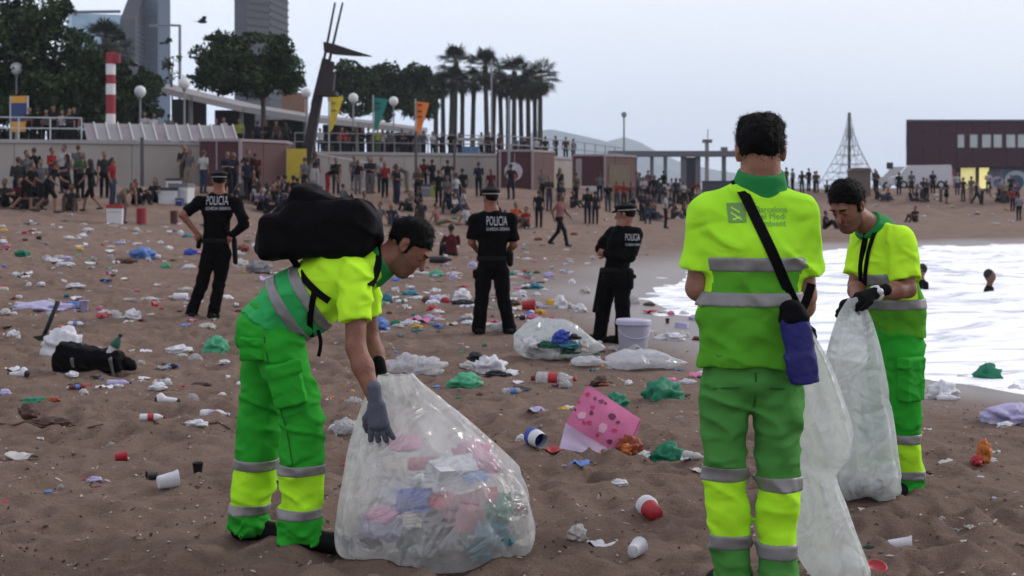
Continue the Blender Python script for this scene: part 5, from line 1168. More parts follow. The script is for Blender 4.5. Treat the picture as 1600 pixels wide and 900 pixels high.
# ------------------------------------------------------------------ police officers
blk_cloth = mat('police_black_cloth', (.0030, .0030, .0038), .9, var=.2, vs=10, spec=.06)
blk_gear = mat('police_leather', (.003, .003, .0035), .6, spec=.12)
white_print = mat('white_print', (.40, .40, .43), .8, var=.2, vs=40)
check_w = mat('cap_band_grey', (.34, .34, .33), .7)
def officer(label, Y0, J, f, lat, head_f, text, yaw_txt, gear):
    A3 = lambda q: V3(at(q[0], q[1], Y0 + q[2])); j = {k: A3(v) for k, v in J.items()}; lat = unit(lat)
    fx = (j['ankR'] + j['ankL']) / 2; fz = float(ground(np.array([fx[0]]), np.array([fx[1]]), False)[0])
    root = empty('person', (fx[0], fx[1], fz), 0, label, 'person', 'police officers watching the beach'); h = .012
    hp, A, P = head_prims(j['head'], head_f, (0, 0, 1))
    body = list(hp) + [cap(P(0, -.02, -.05), j['neck'], .056, .06, k=.035), cap(j['neck'], j['chest'], .06, .09, (lat, 1.4), k=.05), cap(j['chest'], j['pelvis'], .09, .09, (lat, 1.4), k=.05)]
    for s in 'RL':
        sh, el_, wr = j['sh' + s], j['el' + s], j['wr' + s]; d = unit(wr - el_)
        body += [cap(j['chest'] + (j['neck'] - j['chest']) * .6, sh, .05, .05, k=.04), cap(sh, el_, .05, .044, k=.02), cap(el_, wr, .045, .030, k=.02), cap(j['hip' + s], j['kn' + s], .07, .055, k=.04), cap(j['kn' + s], j['ank' + s], .05, .04, k=.03)]
        body += fingers(wr, d, gear['palm' + s], 1.0, .5, .08, 1 if s == 'R' else -1)
    soft('body', body, .0095, skin_d, root)
    soft('hair', hair_prims(j['head'], P, A, -.055, .06), .009, hairm, root)
    wn = cloth_noise(.008, 9, 7, 3)
    low = j['pelvis'] + (j['pelvis'] - j['chest']) * .05
    torso = [cap(j['neck'] + (j['chest'] - j['neck']) * .2, j['chest'], .08, .122, (lat, 1.45), k=.05), cap(j['chest'], low, .122, .115, (lat, 1.4), k=.05, cuts=((low, (0, 0, -1)),))]
    for s in 'RL':
        sh, el_ = j['sh' + s], j['el' + s]; d = unit(el_ - sh); end = sh + (el_ - sh) * gear.get('sleeve' + s, .85)
        torso += [cap(j['neck'] + (j['chest'] - j['neck']) * .3, sh, .06, .072, k=.05), cap(sh, end + d * .05, .075, .07, k=.04, cuts=((end, d),))]
        if gear.get('long' + s): torso += [cap(el_, j['wr' + s], .062, .05, k=.03)]
    shirt = soft('uniform_shirt', torso, h, blk_cloth, root, wn)
    T = [cap(j['pelvis'] + V3(0, 0, .04), j['pelvis'], .118, .122, (lat, 1.4), k=.05)]
    for s in 'RL':
        dn = unit(j['ank' + s] - j['kn' + s]); e2 = j['ank' + s] + dn * .06
        T += [cap(j['hip' + s], j['kn' + s], .100, .078, k=.015), cap(j['kn' + s], e2 + dn * .05, .078, .076, k=.012, cuts=((e2, dn),))]
    soft('uniform_trousers', T, h, blk_cloth, root, cloth_noise(.009, 12, 6, 8))
    for s in 'RL': soft('boot', shoe_prims(j['ank' + s], f, fz, .28, .05), .011, blk_gear, root)
    bz = j['pelvis'] + V3(0, 0, .07)
    belt = soft('duty_belt', [cap(bz - V3(0, 0, .03), bz + V3(0, 0, .03), .127, .127, (lat, 1.4), k=.01, cuts=((bz + V3(0, 0, .028), (0, 0, 1)), (bz - V3(0, 0, .028), (0, 0, -1))))], h, blk_gear, root)
    for (a, b, r0, r1_) in gear['items']:
        soft('belt_pouch', [cap(A3(a), A3(b), r0, r1_, k=.01)], .01, blk_gear, root).parent = belt
    l, hf, hu = A
    capo = soft('peaked_cap', [ell(P(0, -.008, .088), (.112, .125, .036), A, k=.02), ell(P(0, -.01, .062), (.090, .108, .045), A, k=.02, cuts=((P(0, 0, .035), -hu),)), ell(P(0, .10, .045), (.075, .055, .012), (l, hf - .3 * hu, hu + .3 * hf), k=.01)], .009, blk_gear, root)
    soft('cap_band', [ell(P(0, -.01, .058), (.0935, .1115, .06), A, k=.01, cuts=((P(0, 0, .046), -hu), (P(0, 0, .068), hu)))], .007, check_w, root).parent = capo
    bv = bvh_of(shirt); (tx, ty, tw_) = text
    dv = Vector((yaw_txt, 1, 0)).normalized(); xd = Vector((dv.y, -dv.x, 0))
    k_ = tw_ / FPX * Y0 / .62 / .80
    s0 = Vector((wx(tx, Y0), Y0, 0)) - dv * 1.2
    flat_text('lettering', 'POLICIA', .155 * tw_ / 33, white_print, shirt, bv, s0.x, wz(ty, Y0), s0.y, dv, xd, .012, sx=tw_ / FPX * Y0 / (.155 * tw_ / 33 * 3.62))
    flat_text('lettering', 'GUARDIA URBANA', .055 * tw_ / 33, white_print, shirt, bv, s0.x, wz(ty + 8, Y0), s0.y, dv, xd, .012, sx=tw_ / FPX * Y0 / (.055 * tw_ / 33 * 7.6))
    return root
Ya = hit(318, 498).y
officer('police officer with hands on hips standing before the maroon container', Ya,
    dict(head=(342, 283, 0), neck=(342, 303, 0), chest=(340, 330, 0), pelvis=(338, 385, 0), shR=(369, 318, 0), shL=(312, 316, 0), elR=(383, 350, -.08), elL=(285, 336, -.10), wrR=(364, 366, -.06), wrL=(306, 362, -.05),
         hipR=(350, 395, 0), hipL=(327, 395, 0), knR=(342, 446, 0), knL=(315, 446, 0), ankR=(333, 490, 0), ankL=(300, 487, 0)), (0, 1, 0), (1, 0, 0), (-.35, .93, 0), (324, 320, 34), 0,
    dict(palmR=(-.3, .5, -1), palmL=(.3, .5, -1), sleeveL=.8, longR=True, items=[((366, 375, -.02), (368, 410, 0), .035, .03), ((312, 375, -.02), (310, 385, 0), .035, .03)]))
Yb = hit(770, 522).y
officer('police officer with legs apart seen squarely from behind beside the clear filled bag', Yb,
    dict(head=(766, 310, 0), neck=(768, 330, 0), chest=(770, 358, 0), pelvis=(769, 414, 0), shR=(797, 344, 0), shL=(743, 344, 0), elR=(803, 382, .05), elL=(737, 378, .05), wrR=(788, 400, .22), wrL=(750, 396, .22),
         hipR=(782, 424, 0), hipL=(757, 424, 0), knR=(788, 472, 0), knL=(752, 470, 0), ankR=(796, 514, 0), ankL=(748, 512, 0)), (0, 1, 0), (1, 0, 0), (-.5, .86, 0), (760, 352, 32), 0,
    dict(palmR=(-1, 0, 0), palmL=(1, 0, 0), items=[((797, 396, -.02), (797, 412, 0), .04, .035), ((743, 425, -.02), (743, 432, 0), .035, .03)]))
Yc = hit(951, 536).y
officer('police officer with folded arms half turned behind the lidded bucket', Yc,
    dict(head=(977, 336, 0), neck=(974, 354, 0), chest=(971, 380, 0), pelvis=(961, 432, 0), shR=(993, 366, -.09), shL=(956, 366, .13), elR=(985, 402, -.20), elL=(938, 388, .05), wrR=(948, 396, -.06), wrL=(958, 392, .02),
         hipR=(971, 442, -.05), hipL=(949, 442, .06), knR=(973, 488, -.06), knL=(942, 488, .08), ankR=(971, 527, -.05), ankL=(938, 525, .08)), (-.75, .6, 0), (.75, -.62, 0) if False else (.62, .75, 0), (-.88, .40, -.05), (975, 375, 22), .0,
    dict(palmR=(0, 1, 0), palmL=(0, -1, 0), longR=True, longL=True, items=[((985, 430, -.14), (991, 432, -.16), .03, .025), ((984, 425, -.13), (985, 448, -.1), .045, .035), ((940, 420, .05), (928, 486, .1), .02, .02)]))
# ------------------------------------------------------------------ people across the beach and on the promenade
def pose_prims(p):
    """joints in a local frame, facing -Y, feet at z=0 -> list of (group, prim); groups: 0 skin 1 hair 2 top 3 bottom 4 shoe"""
    g = []
    def leg(hip, kn, an, toe, bare):
        g.append((3, cap(hip, kn, .088, .068, k=.03))); g.append((0 if bare else 3, cap(kn, an, .055 if bare else .064, .045 if bare else .06, k=.03)))
        g.append((4, cap(an + V3(0, .02, -.03), an + unit(toe) * .15 + V3(0, 0, -.045), .042, .036, k=.02)))
    def arm(sh, el_, wr, bare):
        g.append((2, cap(sh, sh + (el_ - sh) * .6, .055, .05, k=.03))); g.append((0 if bare else 2, cap(sh + (el_ - sh) * .6, el_, .045, .042, k=.02))); g.append((0, cap(el_, wr, .04, .03, k=.02))); g.append((0, cap(wr, wr + unit(wr - el_) * .10, .034, .02, k=.02)))
    P = p['J']; bare = p.get('bare', False); X = (1, 0, 0)
    g.append((2, cap(P['neck'] - V3(0, 0, .06), P['chest'], .075, .105, (X, 1.45), k=.05))); g.append((2, cap(P['chest'], P['pel'], .105, .10, (X, 1.4), k=.05))); g.append((3, cap(P['pel'] - V3(0, 0, .02), P['pel'] - V3(0, 0, .06), .108, .105, (X, 1.4), k=.04)))
    hd = P['head']; g.append((0, cap(P['neck'] - V3(0, 0, .04), hd - V3(0, 0, .05), .05, .05, k=.03))); g.append((0, ell(hd, (.078, .09, .115), None, k=.02)))
    g.append((1, ell(hd + V3(0, .03, .04), (.088, .092, .098), None, k=.01)))
    if p.get('long'): g.append((1, cap(hd + V3(0, .06, .02), P['neck'] + V3(0, .07, -.12), .075, .06, (X, 1.3), k=.03)))
    if p.get('skirt'): g.append((3, cap(P['pel'], P['pel'] - V3(0, 0, p['skirt']), .11, .17, (X, 1.2), k=.03)))
    for s in (0, 1):
        leg(P['hip'][s], P['kn'][s], P['an'][s], p.get('toe', (0, -1, 0)), bare); arm(P['sh'][s], P['el'][s], P['wr'][s], p.get('barearm', True))
    if p.get('pack'): g.append((3, cap(P['chest'] + V3(0, .17, .05), P['chest'] + V3(0, .18, -.22), .09, .11, (X, 1.3), k=.03)))
    return g
def J_stand(arms='down', gap=.10, lean=0.0):
    J = dict(head=V3(0, -.03 - lean, 1.60), neck=V3(0, 0 - lean, 1.44), chest=V3(0, -lean * .8, 1.25), pel=V3(0, 0, .95), hip=[V3(-.09, 0, .9), V3(.09, 0, .9)], kn=[V3(-gap, -.02, .5), V3(gap, -.02, .5)], an=[V3(-gap, .02, .09), V3(gap, .02, .09)], sh=[V3(-.185, -lean, 1.38), V3(.185, -lean, 1.38)])
    if arms == 'down': J['el'] = [V3(-.24, .03, 1.10), V3(.24, .03, 1.10)]; J['wr'] = [V3(-.23, -.05, .86), V3(.23, -.05, .86)]
    if arms == 'front': J['el'] = [V3(-.23, -.02, 1.11), V3(.23, -.02, 1.11)]; J['wr'] = [V3(-.06, -.24, 1.14), V3(.06, -.22, 1.10)]
    if arms == 'up': J['el'] = [V3(-.27, -.08, 1.15), V3(.25, .03, 1.10)]; J['wr'] = [V3(-.12, -.18, 1.42), V3(.23, -.05, .86)]
    if arms == 'hips': J['el'] = [V3(-.36, .05, 1.14), V3(.36, .05, 1.14)]; J['wr'] = [V3(-.18, -.02, .98), V3(.18, -.02, .98)]
    return J
def J_walk():
    J = J_stand('down', lean=.04); J['kn'] = [V3(-.09, -.22, .52), V3(.09, .08, .5)]; J['an'] = [V3(-.09, -.30, .10), V3(.09, .38, .16)]; J['el'] = [V3(-.23, .15, 1.12), V3(.23, -.12, 1.12)]; J['wr'] = [V3(-.22, .08, .90), V3(.2, -.30, .95)]; return J
def J_run():
    J = J_walk(); J['head'] = V3(0, -.26, 1.50); J['neck'] = V3(0, -.2, 1.36); J['chest'] = V3(0, -.14, 1.18); J['sh'] = [V3(-.185, -.2, 1.3), V3(.185, -.18, 1.3)]; J['el'] = [V3(-.25, -.1, 1.06), V3(.24, -.34, 1.05)]; J['wr'] = [V3(-.2, -.28, .9), V3(.2, -.5, .98)]; J['an'] = [V3(-.09, -.22, .1), V3(.09, .42, .14)]; return J
def J_bend():
    J = J_stand(); J['head'] = V3(0, -.62, 1.20); J['neck'] = V3(0, -.50, 1.16); J['chest'] = V3(0, -.34, 1.12); J['sh'] = [V3(-.18, -.46, 1.12), V3(.18, -.46, 1.12)]; J['el'] = [V3(-.2, -.5, .86), V3(.2, -.5, .86)]; J['wr'] = [V3(-.16, -.58, .62), V3(.16, -.58, .62)]; return J
def J_sit(lean=0.0):
    return dict(head=V3(0, -.02 + lean, .80), neck=V3(0, .02 + lean, .64), chest=V3(0, .03 + lean * .7, .44), pel=V3(0, .05, .14), hip=[V3(-.1, 0, .12), V3(.1, 0, .12)], kn=[V3(-.16, -.36, .42), V3(.16, -.38, .40)], an=[V3(-.15, -.55, .09), V3(.15, -.58, .09)], sh=[V3(-.18, .02 + lean, .58), V3(.18, .02 + lean, .58)], el=[V3(-.25, -.10, .40), V3(.25, -.1, .40)], wr=[V3(-.14, -.33, .42), V3(.14, -.33, .42)])
def J_lounge():
    J = J_sit(.14); J['kn'] = [V3(-.12, -.42, .22), V3(.12, -.42, .16)]; J['an'] = [V3(-.12, -.80, .07), V3(.12, -.82, .07)]; J['el'] = [V3(-.26, .22, .34), V3(.26, .22, .34)]; J['wr'] = [V3(-.28, .34, .10), V3(.28, .34, .10)]; return J
POSES = {'stand': dict(J=J_stand()), 'talk': dict(J=J_stand('front'), barearm=False), 'phone': dict(J=J_stand('up'), long=True), 'hips': dict(J=J_stand('hips', .14)), 'walk': dict(J=J_walk()), 'run': dict(J=J_run(), bare=True),
         'shorts': dict(J=J_stand('down', .12), bare=True), 'dress': dict(J=J_stand('front', .08), bare=True, skirt=.32, long=True), 'bend': dict(J=J_bend()), 'sit': dict(J=J_sit()), 'sitlong': dict(J=J_sit(.05), long=True), 'lounge': dict(J=J_lounge(), bare=True), 'pack': dict(J=J_stand('down', .11), pack=True), 'walkshorts': dict(J=J_walk(), bare=True, long=True)}
WORDS = {'stand': 'standing', 'talk': 'hands-together standing', 'phone': 'long-haired hand-raising', 'hips': 'hands-on-hips', 'walk': 'walking', 'run': 'striding', 'shorts': 'bare-legged standing', 'dress': 'long-haired standing', 'bend': 'bending', 'sit': 'knees-up sitting', 'sitlong': 'long-haired sitting', 'lounge': 'legs-out sitting', 'pack': 'rucksack-wearing', 'walkshorts': 'long-haired bare-legged walking'}
CC = {'black': (.010, .010, .012), 'dark grey': (.035, .035, .04), 'grey': (.14, .14, .15), 'white': (.50, .50, .52), 'red': (.30, .022, .028), 'dark red': (.09, .012, .016), 'orange': (.50, .09, .03), 'pink': (.33, .14, .15), 'blue': (.03, .05, .16), 'navy': (.016, .019, .04), 'green': (.05, .10, .05), 'purple': (.10, .07, .15), 'lavender': (.30, .27, .36), 'brown': (.09, .06, .045), 'beige': (.30, .24, .19), 'lime': (.28, .36, .05), 'yellow': (.45, .33, .04), 'denim': (.045, .06, .10)}
def cmat(n): return mat('cloth_' + n.replace(' ', '_'), tuple(.6 * q for q in CC[n]), .9, spec=.1)
CSK = [mat('crowd_skin', (.19, .095, .065), .6), mat('crowd_skin_dark', (.12, .06, .042), .6)]; CH = [mat('crowd_hair', (.012, .010, .010), .7), mat('crowd_hair_brown', (.05, .03, .02), .7)]
CS = mat('crowd_shoe', (.03, .03, .032), .7)
protos = {}
def proto(name):
    if name in protos: return protos[name]
    gp = pose_prims(POSES[name]); h = .028
    F, lo = field([p for _, p in gp], h); V, Q = nets(F, lo, h); V[:, 2] = np.maximum(V[:, 2], 0)
    c = V[Q].mean(1); best = np.full(len(c), 9.0); gi = np.zeros(len(c), int)
    for k, p in gp:
        d = _d(p, c); m = d < best; best[m] = d[m]; gi[m] = k
    o = mesh('person', V, Q, [CSK[0], CH[0], cmat('black'), cmat('black'), CS], None, sm=True, mi=gi)
    protos[name] = o.data; bpy.data.objects.remove(o); return protos[name]
cr = random.Random(21)
def crowd_person(x, y, z, pose, top, bot, rot, zone, sink=0.0, hat=None):
    o = bpy.data.objects.new('person', proto(pose)); COL.objects.link(o); s = cr.uniform(.95, 1.06)
    o.location = (x, y, z - .01 - sink); o.rotation_euler = (0, 0, R(rot + (cr.uniform(-50, 50) + (180 if cr.random() < .45 else 0) if rot == 0 else cr.uniform(-12, 12)))); o.scale = (s * cr.uniform(.95, 1.08), s, s)
    ms = [cr.choice(CSK[:1] * 2 + CSK[1:]), cmat('yellow') if hat else cr.choice(CH + CH[:1] * 2), cmat(top), cmat(bot), CS]
    for i, m in enumerate(ms): o.material_slots[i].link = 'OBJECT'; o.material_slots[i].material = m
    tag(o, '%s person in %s top and %s %s %s' % (WORDS[pose], top, bot, 'skirt' if pose == 'dress' else ('shorts' if POSES[pose].get('bare') else 'trousers'), zone), 'person', 'people on the beach and promenade')
    return o
BE = """38,332,run,black,black,95,L|75,335,run,black,black,100,L|48,318,sit,purple,dark grey,20,L|8,320,sit,dark grey,black,0,L|62,304,stand,grey,dark grey,10,W|82,302,talk,red,denim,60,W|98,300,stand,white,dark grey,-30,W|104,316,dress,dark grey,black,-70,L|119,300,talk,green,black,30,W|129,298,stand,grey,black,0,W|143,332,walkshorts,black,black,-100,L|172,318,stand,red,denim,70,L|190,350,bend,beige,grey,60,L|214,317,sit,black,black,40,L|235,318,sitlong,navy,black,0,L|158,300,stand,dark grey,black,20,W|25,304,talk,dark grey,navy,0,W|48,302,stand,black,denim,0,W|112,330,sit,dark grey,brown,20,L
291,299,talk,dark grey,brown,30,C|300,300,phone,grey,beige,-20,C|323,302,stand,white,denim,0,C|352,305,talk,navy,black,0,C|366,306,stand,dark grey,navy,40,C|384,304,hips,black,dark grey,0,C|398,305,shorts,dark red,black,0,C|408,330,sit,purple,black,30,C|418,336,sit,black,black,90,C
491,294,phone,dark grey,white,40,B|512,304,bend,black,red,90,B|528,304,stand,black,dark grey,10,B|563,300,phone,black,grey,30,B|576,300,shorts,dark grey,grey,0,B|590,302,stand,white,dark grey,-20,B|604,304,phone,red,black,20,B|614,304,talk,black,navy,70,B|642,304,bend,grey,beige,-80,B|666,284,stand,dark red,black,0,W|673,284,talk,black,black,0,W|692,310,stand,black,black,180,B|705,307,hips,black,dark grey,0,B|725,317,stand,black,navy,180,B|548,300,shorts,grey,denim,0,B|583,300,talk,navy,grey,20,B|622,303,stand,dark grey,denim,0,B|655,303,talk,brown,black,10,B|480,300,stand,grey,navy,0,B
748,305,talk,navy,black,0,K|762,307,stand,dark red,dark grey,20,K|792,312,hips,black,navy,0,K|845,312,stand,grey,black,0,K|868,314,phone,black,black,30,K|842,356,stand,black,black,180,M|806,348,sit,orange,orange,20,M|822,356,sit,red,brown,-30,M|874,386,walk,pink,black,70,M|858,330,talk,dark grey,denim,0,K|880,318,stand,navy,black,0,K|918,350,talk,black,navy,180,M|930,351,stand,dark grey,navy,160,M|950,332,stand,black,denim,0,M|964,326,phone,red,denim,10,M|975,328,talk,red,dark grey,-10,M|986,332,stand,dark grey,black,30,M|1003,346,talk,navy,black,0,M|1012,350,hips,dark grey,denim,0,M|1040,358,stand,white,black,90,M|1022,332,stand,black,grey,0,M|895,325,sit,black,dark grey,60,M|906,318,stand,brown,black,0,K|938,318,talk,grey,navy,0,K
1000,314,stand,grey,dark grey,0,P|1008,312,talk,white,navy,20,P|1016,316,stand,navy,black,0,P|1026,312,phone,grey,black,-30,P|1034,318,talk,dark grey,denim,0,P|1044,316,stand,white,grey,0,P|1052,320,hips,black,navy,10,P|1060,316,stand,lavender,black,0,P|1068,322,talk,white,black,30,P|1076,318,bend,red,dark grey,40,P|1086,320,sit,red,black,0,P|1094,316,stand,grey,navy,0,P|1056,306,stand,dark grey,black,0,P|1040,304,talk,black,black,0,P|1012,304,stand,purple,black,0,P|990,306,phone,grey,navy,0,P|1072,338,lounge,dark grey,black,60,P|1052,342,sit,black,denim,60,P
686,352,lounge,pink,beige,80,S|705,402,sit,dark red,black,200,S|612,352,sitlong,navy,denim,10,S|590,352,lounge,grey,denim,-40,S|572,332,lounge,beige,brown,30,S|733,352,lounge,white,dark grey,60,S|658,344,sit,dark grey,brown,0,S|640,330,sit,grey,black,0,S|776,345,sit,navy,black,0,S
1222,300,stand,dark grey,black,0,R|1232,298,talk,black,navy,0,R|1241,300,stand,grey,black,0,R|1250,299,phone,navy,dark grey,0,R|1258,298,stand,black,black,0,R|1266,300,talk,dark grey,navy,0,R|1275,302,stand,brown,black,0,R|1295,298,sit,grey,black,0,R|1290,358,sit,navy,black,60,R|1362,298,stand,dark grey,black,0,R|1372,300,talk,brown,black,0,R|1430,347,sit,black,brown,-60,R|1408,302,stand,black,navy,0,R|1438,314,stand,dark red,black,0,R|1446,314,talk,dark grey,black,20,R|1483,316,dress,black,black,30,R|1470,314,bend,lavender,grey,50,R|1505,316,hips,black,brown,0,R|1514,314,stand,grey,beige,0,R|1522,316,walk,white,grey,70,R|1530,316,walk,navy,black,80,R|1540,318,bend,grey,black,90,R|1556,312,stand,lavender,black,0,R|1566,314,stand,beige,brown,0,R|1582,330,stand,red,navy,0,R|1592,345,stand,lavender,black,180,R|1548,304,talk,white,denim,0,R|1574,306,stand,dark grey,black,0,R|1596,318,talk,purple,black,0,R|1460,304,stand,navy,black,0,R|1494,304,stand,white,denim,0,R|1420,304,stand,grey,black,0,R"""
ZN = {'L': 'near the cool boxes', 'W': 'under the beige wall', 'C': 'by the container', 'B': 'near the leaning mast', 'K': 'beside the kiosks', 'M': 'beyond the officers', 'P': 'before the pergola', 'S': 'behind the wide-legged officer', 'R': 'on the far beach'}
for row in BE.replace('\n', '|').split('|'):
    a = row.split(','); px, py = float(a[0]), float(a[1]); jx, jy = (cr.uniform(-7, 7), cr.uniform(-3, 4) + (cr.uniform(4, 20) if cr.random() < .4 and a[6] in 'WBKP' else 0)) if py < 322 else (0, 0); p = hit(px + jx, py + jy); px += jx
    if py < 306 and p.y > 100 and px < 900: p = Vector((wx(px, 72), 72, G(wx(px, 72), 72)))
    if p.y > 127: yy = 112 + cr.uniform(-4, 2); p = Vector((wx(px, yy), yy, G(wx(px, yy), yy)))
    crowd_person(p.x, p.y, p.z, a[2], a[3], a[4], float(a[5]), ZN[a[6]], hat=(abs(px - 612) < 1 and py == 352))
for i in range(26):
    zx0, zx1, zy0, zy1, zk = cr.choice([(0, 260, 306, 330, 'L'), (480, 760, 306, 335, 'B'), (640, 900, 318, 352, 'M'), (900, 1100, 312, 345, 'P'), (1180, 1600, 302, 318, 'R'), (300, 470, 304, 322, 'C')])
    cx_, cy_ = cr.uniform(zx0, zx1), cr.uniform(zy0, zy1)
    for q_ in range(cr.choice((1, 1, 2, 3))):
        p = hit(cx_ + q_ * cr.uniform(6, 11), cy_ + cr.uniform(-2, 2))
        if p.y > 125 or float(shore_dist(np.array([p.x]), np.array([p.y]))[0]) < 3: continue
        crowd_person(p.x, p.y, p.z, cr.choice(('sit', 'sitlong', 'lounge', 'sit', 'lounge', 'bend', 'walk')), cr.choice(('black', 'dark grey', 'navy', 'black', 'grey', 'dark red', 'white', 'brown')), cr.choice(('black', 'navy', 'dark grey', 'denim')), cr.uniform(-180, 180), ZN[zk])
PR = """46,67,talk,dark grey,black|58,67,stand,black,black|72,68,stand,grey,black|84,67,talk,black,navy|97,68,stand,white,black|108,67,phone,dark grey,black|116,68,stand,black,black|338,76,stand,dark grey,black|350,76,talk,white,black|374,78,stand,lime,black|402,80,stand,navy,black|416,80,talk,black,black|432,80,stand,brown,navy|446,80,phone,dark grey,black|486,86,talk,grey,black|500,86,stand,white,navy|534,88,stand,red,black|541,89,talk,red,navy|552,87,stand,dark grey,black|566,88,talk,black,black|576,88,stand,navy,black|590,88,stand,lime,green|598,90,phone,white,black|612,89,stand,grey,black|628,90,talk,dark grey,navy|642,90,stand,black,black|662,91,stand,grey,black|676,92,talk,white,black|690,92,stand,dark grey,black|704,93,stand,black,navy|718,93,phone,grey,black|752,94,stand,white,black|764,94,talk,dark grey,black|780,95,stand,brown,black|806,97,stand,grey,black|820,98,talk,black,black|838,99,stand,white,navy|852,99,stand,dark grey,black|868,100,talk,black,black|884,101,stand,brown,black|896,103,stand,grey,black|226,72,talk,white,black|240,72,stand,white,navy|264,72,stand,grey,black"""
for row in PR.split('|'):
    a = row.split(','); px, Y = float(a[0]), float(a[1]); crowd_person(wx(px, Y), Y, PZ + .01, a[2], a[3], a[4], cr.uniform(-60, 60) + (180 if cr.random() < .3 else 0), 'on the promenade')
# bathers
for (px, py, Y, lab, rot, sk) in ((1545, 462, 24, 'bather in dark clothes standing neck-deep in the foaming water', 60, 1.24), (1441, 458, 25, 'bather half hidden beside the watch-wearing cleaner, shoulder-deep in the water', -90, 1.22)):
    o = crowd_person(wx(px, Y), Y, SEAZ, 'talk', 'black', 'black', rot, '', sk); o['label'] = lab; o['group'] = 'bathers'

# ------------------------------------------------------------------ cool boxes, bags and drums beside the crowd
def cooler(label, px, py, w_, hgt, body, lid, Y=None):
    p = hit(px, py); k = p.y / FPX; r_ = empty('cool_box', p, R(cr.uniform(-20, 20)), label, 'cool box'); W = w_ * k / 2; H = hgt * k
    MB().prism([(-W * .92, -.02), (W * .92, -.02), (W, H * .8), (-W, H * .8)], -W * .6, W * .6).build('box', mat('cooler_' + body, CC[body], .5), r_)
    MB().box(-W * 1.04, W * 1.04, -W * .64, W * .64, H * .8 + .002, H).build('lid', mat('cooler_' + lid, CC[lid], .5), r_)
    MB().tube([(-W * .8, -W * .66, H * .6), (-W * .5, -W * .75, H * .68), (W * .5, -W * .75, H * .68), (W * .8, -W * .66, H * .6)], .012, 5).build('handle', mat('cooler_white', CC['white'], .5), r_)
cooler('white cool box with a dark lid nearest the thin post', 262, 318, 30, 26, 'white', 'dark grey'); cooler('larger pale cool box beside the wall with a blue bag in front', 284, 318, 34, 30, 'white', 'grey'); cooler('small dark topped cool box by the container corner', 272, 300, 22, 20, 'white', 'dark grey')
cooler('grey crate box in the crowd by the mast', 660, 306, 24, 18, 'grey', 'dark grey'); cooler('olive bin next to the grey crate box', 676, 305, 9, 20, 'lime', 'dark grey'); cooler('blue box standing by the cool boxes', 281, 322, 12, 12, 'blue', 'blue')
cooler('white and red carton box at the feet of the bending person', 180, 350, 24, 30, 'white', 'red')
p = hit(221, 350); k = p.y / FPX
o = MB().lathe([(7.2 * k, 0), (7.6 * k, .1), (7.4 * k, .22), (7.7 * k, .32), (7.7 * k, 24 * k), (6.5 * k, 24 * k + .01)], 16).build('drum', mat('drum_red', (.24, .02, .03), .5, var=.1)); o.name = 'red_drum'; o.location = p; tag(o, 'red plastic drum standing on the sand', 'drum')
o = MB().lathe([(5.6 * k, 0), (6 * k, .1), (6 * k, 20 * k), (5 * k, 20 * k + .01)], 16).build('brown_drum', mat('drum_brown', (.06, .018, .018), .6)); o.location = hit(272, 352); tag(o, 'small dark brown drum near the officer with hands on hips', 'drum')
# ------------------------------------------------------------------ litter
def bag_mesh(seed, sub=3, ax=(1, .75, .45), ridge=.34):
    b = bmesh.new(); bmesh.ops.create_icosphere(b, subdivisions=sub, radius=.5); P = np.array([v.co[:] for v in b.verts]); n = P / .5
    r_ = 1 + ridge * (1 - 2.2 * np.abs(noise(n[:, 0] * 1.6 + seed * 7, n[:, 1] * 1.6, n[:, 2] * 1.6))) + .22 * noise(n[:, 0] * 3.6 + seed, n[:, 1] * 3.6, n[:, 2] * 3.6) + .14 * (1 - 2.4 * np.abs(noise(n[:, 0] * 4.6 + seed, n[:, 1] * 4.6, n[:, 2] * 4.6 + 4))) + .045 * (1 - 2.4 * np.abs(noise(n[:, 0] * 9 + seed, n[:, 1] * 9, n[:, 2] * 9 + 4)))
    P = P * r_[:, None] * np.array(ax); P[:, 0] /= np.ptp(P[:, 0]); P[:, 1] /= np.ptp(P[:, 1]) / ax[1]; z0 = np.quantile(P[:, 2], .22); P[:, 2] = np.maximum(P[:, 2], z0) - z0
    for v, c in zip(b.verts, P): v.co = c
    me = bpy.data.meshes.new('plastic_bag'); b.to_mesh(me); b.free(); me.polygons.foreach_set('use_smooth', np.ones(len(me.polygons), bool)); me.materials.append(cmat('white')); return me
def from_mb(mb, sm=True, nm='litter', slots=1, mi=None):
    o = mb.build(nm, [cmat('white')] * slots, None, sm); me = o.data; bpy.data.objects.remove(o)
    if mi is not None: me.polygons.foreach_set('material_index', np.asarray(mi, np.int32))
    return me
LIE = Matrix.Rotation(R(90), 4, 'Y')
def bottle_mb(s=1.0):   # lying along x, unit length
    pr = [(.0, -.5), (.13, -.5), (.15, -.46), (.15, -.2), (.135, -.16), (.135, .02), (.15, .06), (.15, .16), (.11, .27), (.055, .36), (.052, .43)]
    m = MB(); M = Matrix.Translation((0, 0, .15)) @ LIE; m.lathe(pr, 12, M, cap=True); n0 = len(m.f)
    m.lathe([(.06, .425), (.06, .5), (.0, .5)], 10, M); n1 = len(m.f)
    m.lathe([(.154, -.19), (.140, -.15), (.140, .01), (.154, .05)], 12, M, cap=False); return m, [0] * n0 + [1] * (n1 - n0) + [2] * (len(m.f) - n1)
bm_, bmi = bottle_mb(); BOTTLE = from_mb(bm_, True, 'bottle', 3, None); BOTTLE.polygons.foreach_set('material_index', np.asarray(bmi, np.int32))
def cup_prof(n=12): return [(.0, 0), (.30, 0), (.31, .02), (.42, .96), (.45, .97), (.45, 1.0), (.41, 1.0), (.30, .05), (0, .05)]
CUP_UP = from_mb(MB().lathe(cup_prof(), 14, None, cap=False), True, 'cup')
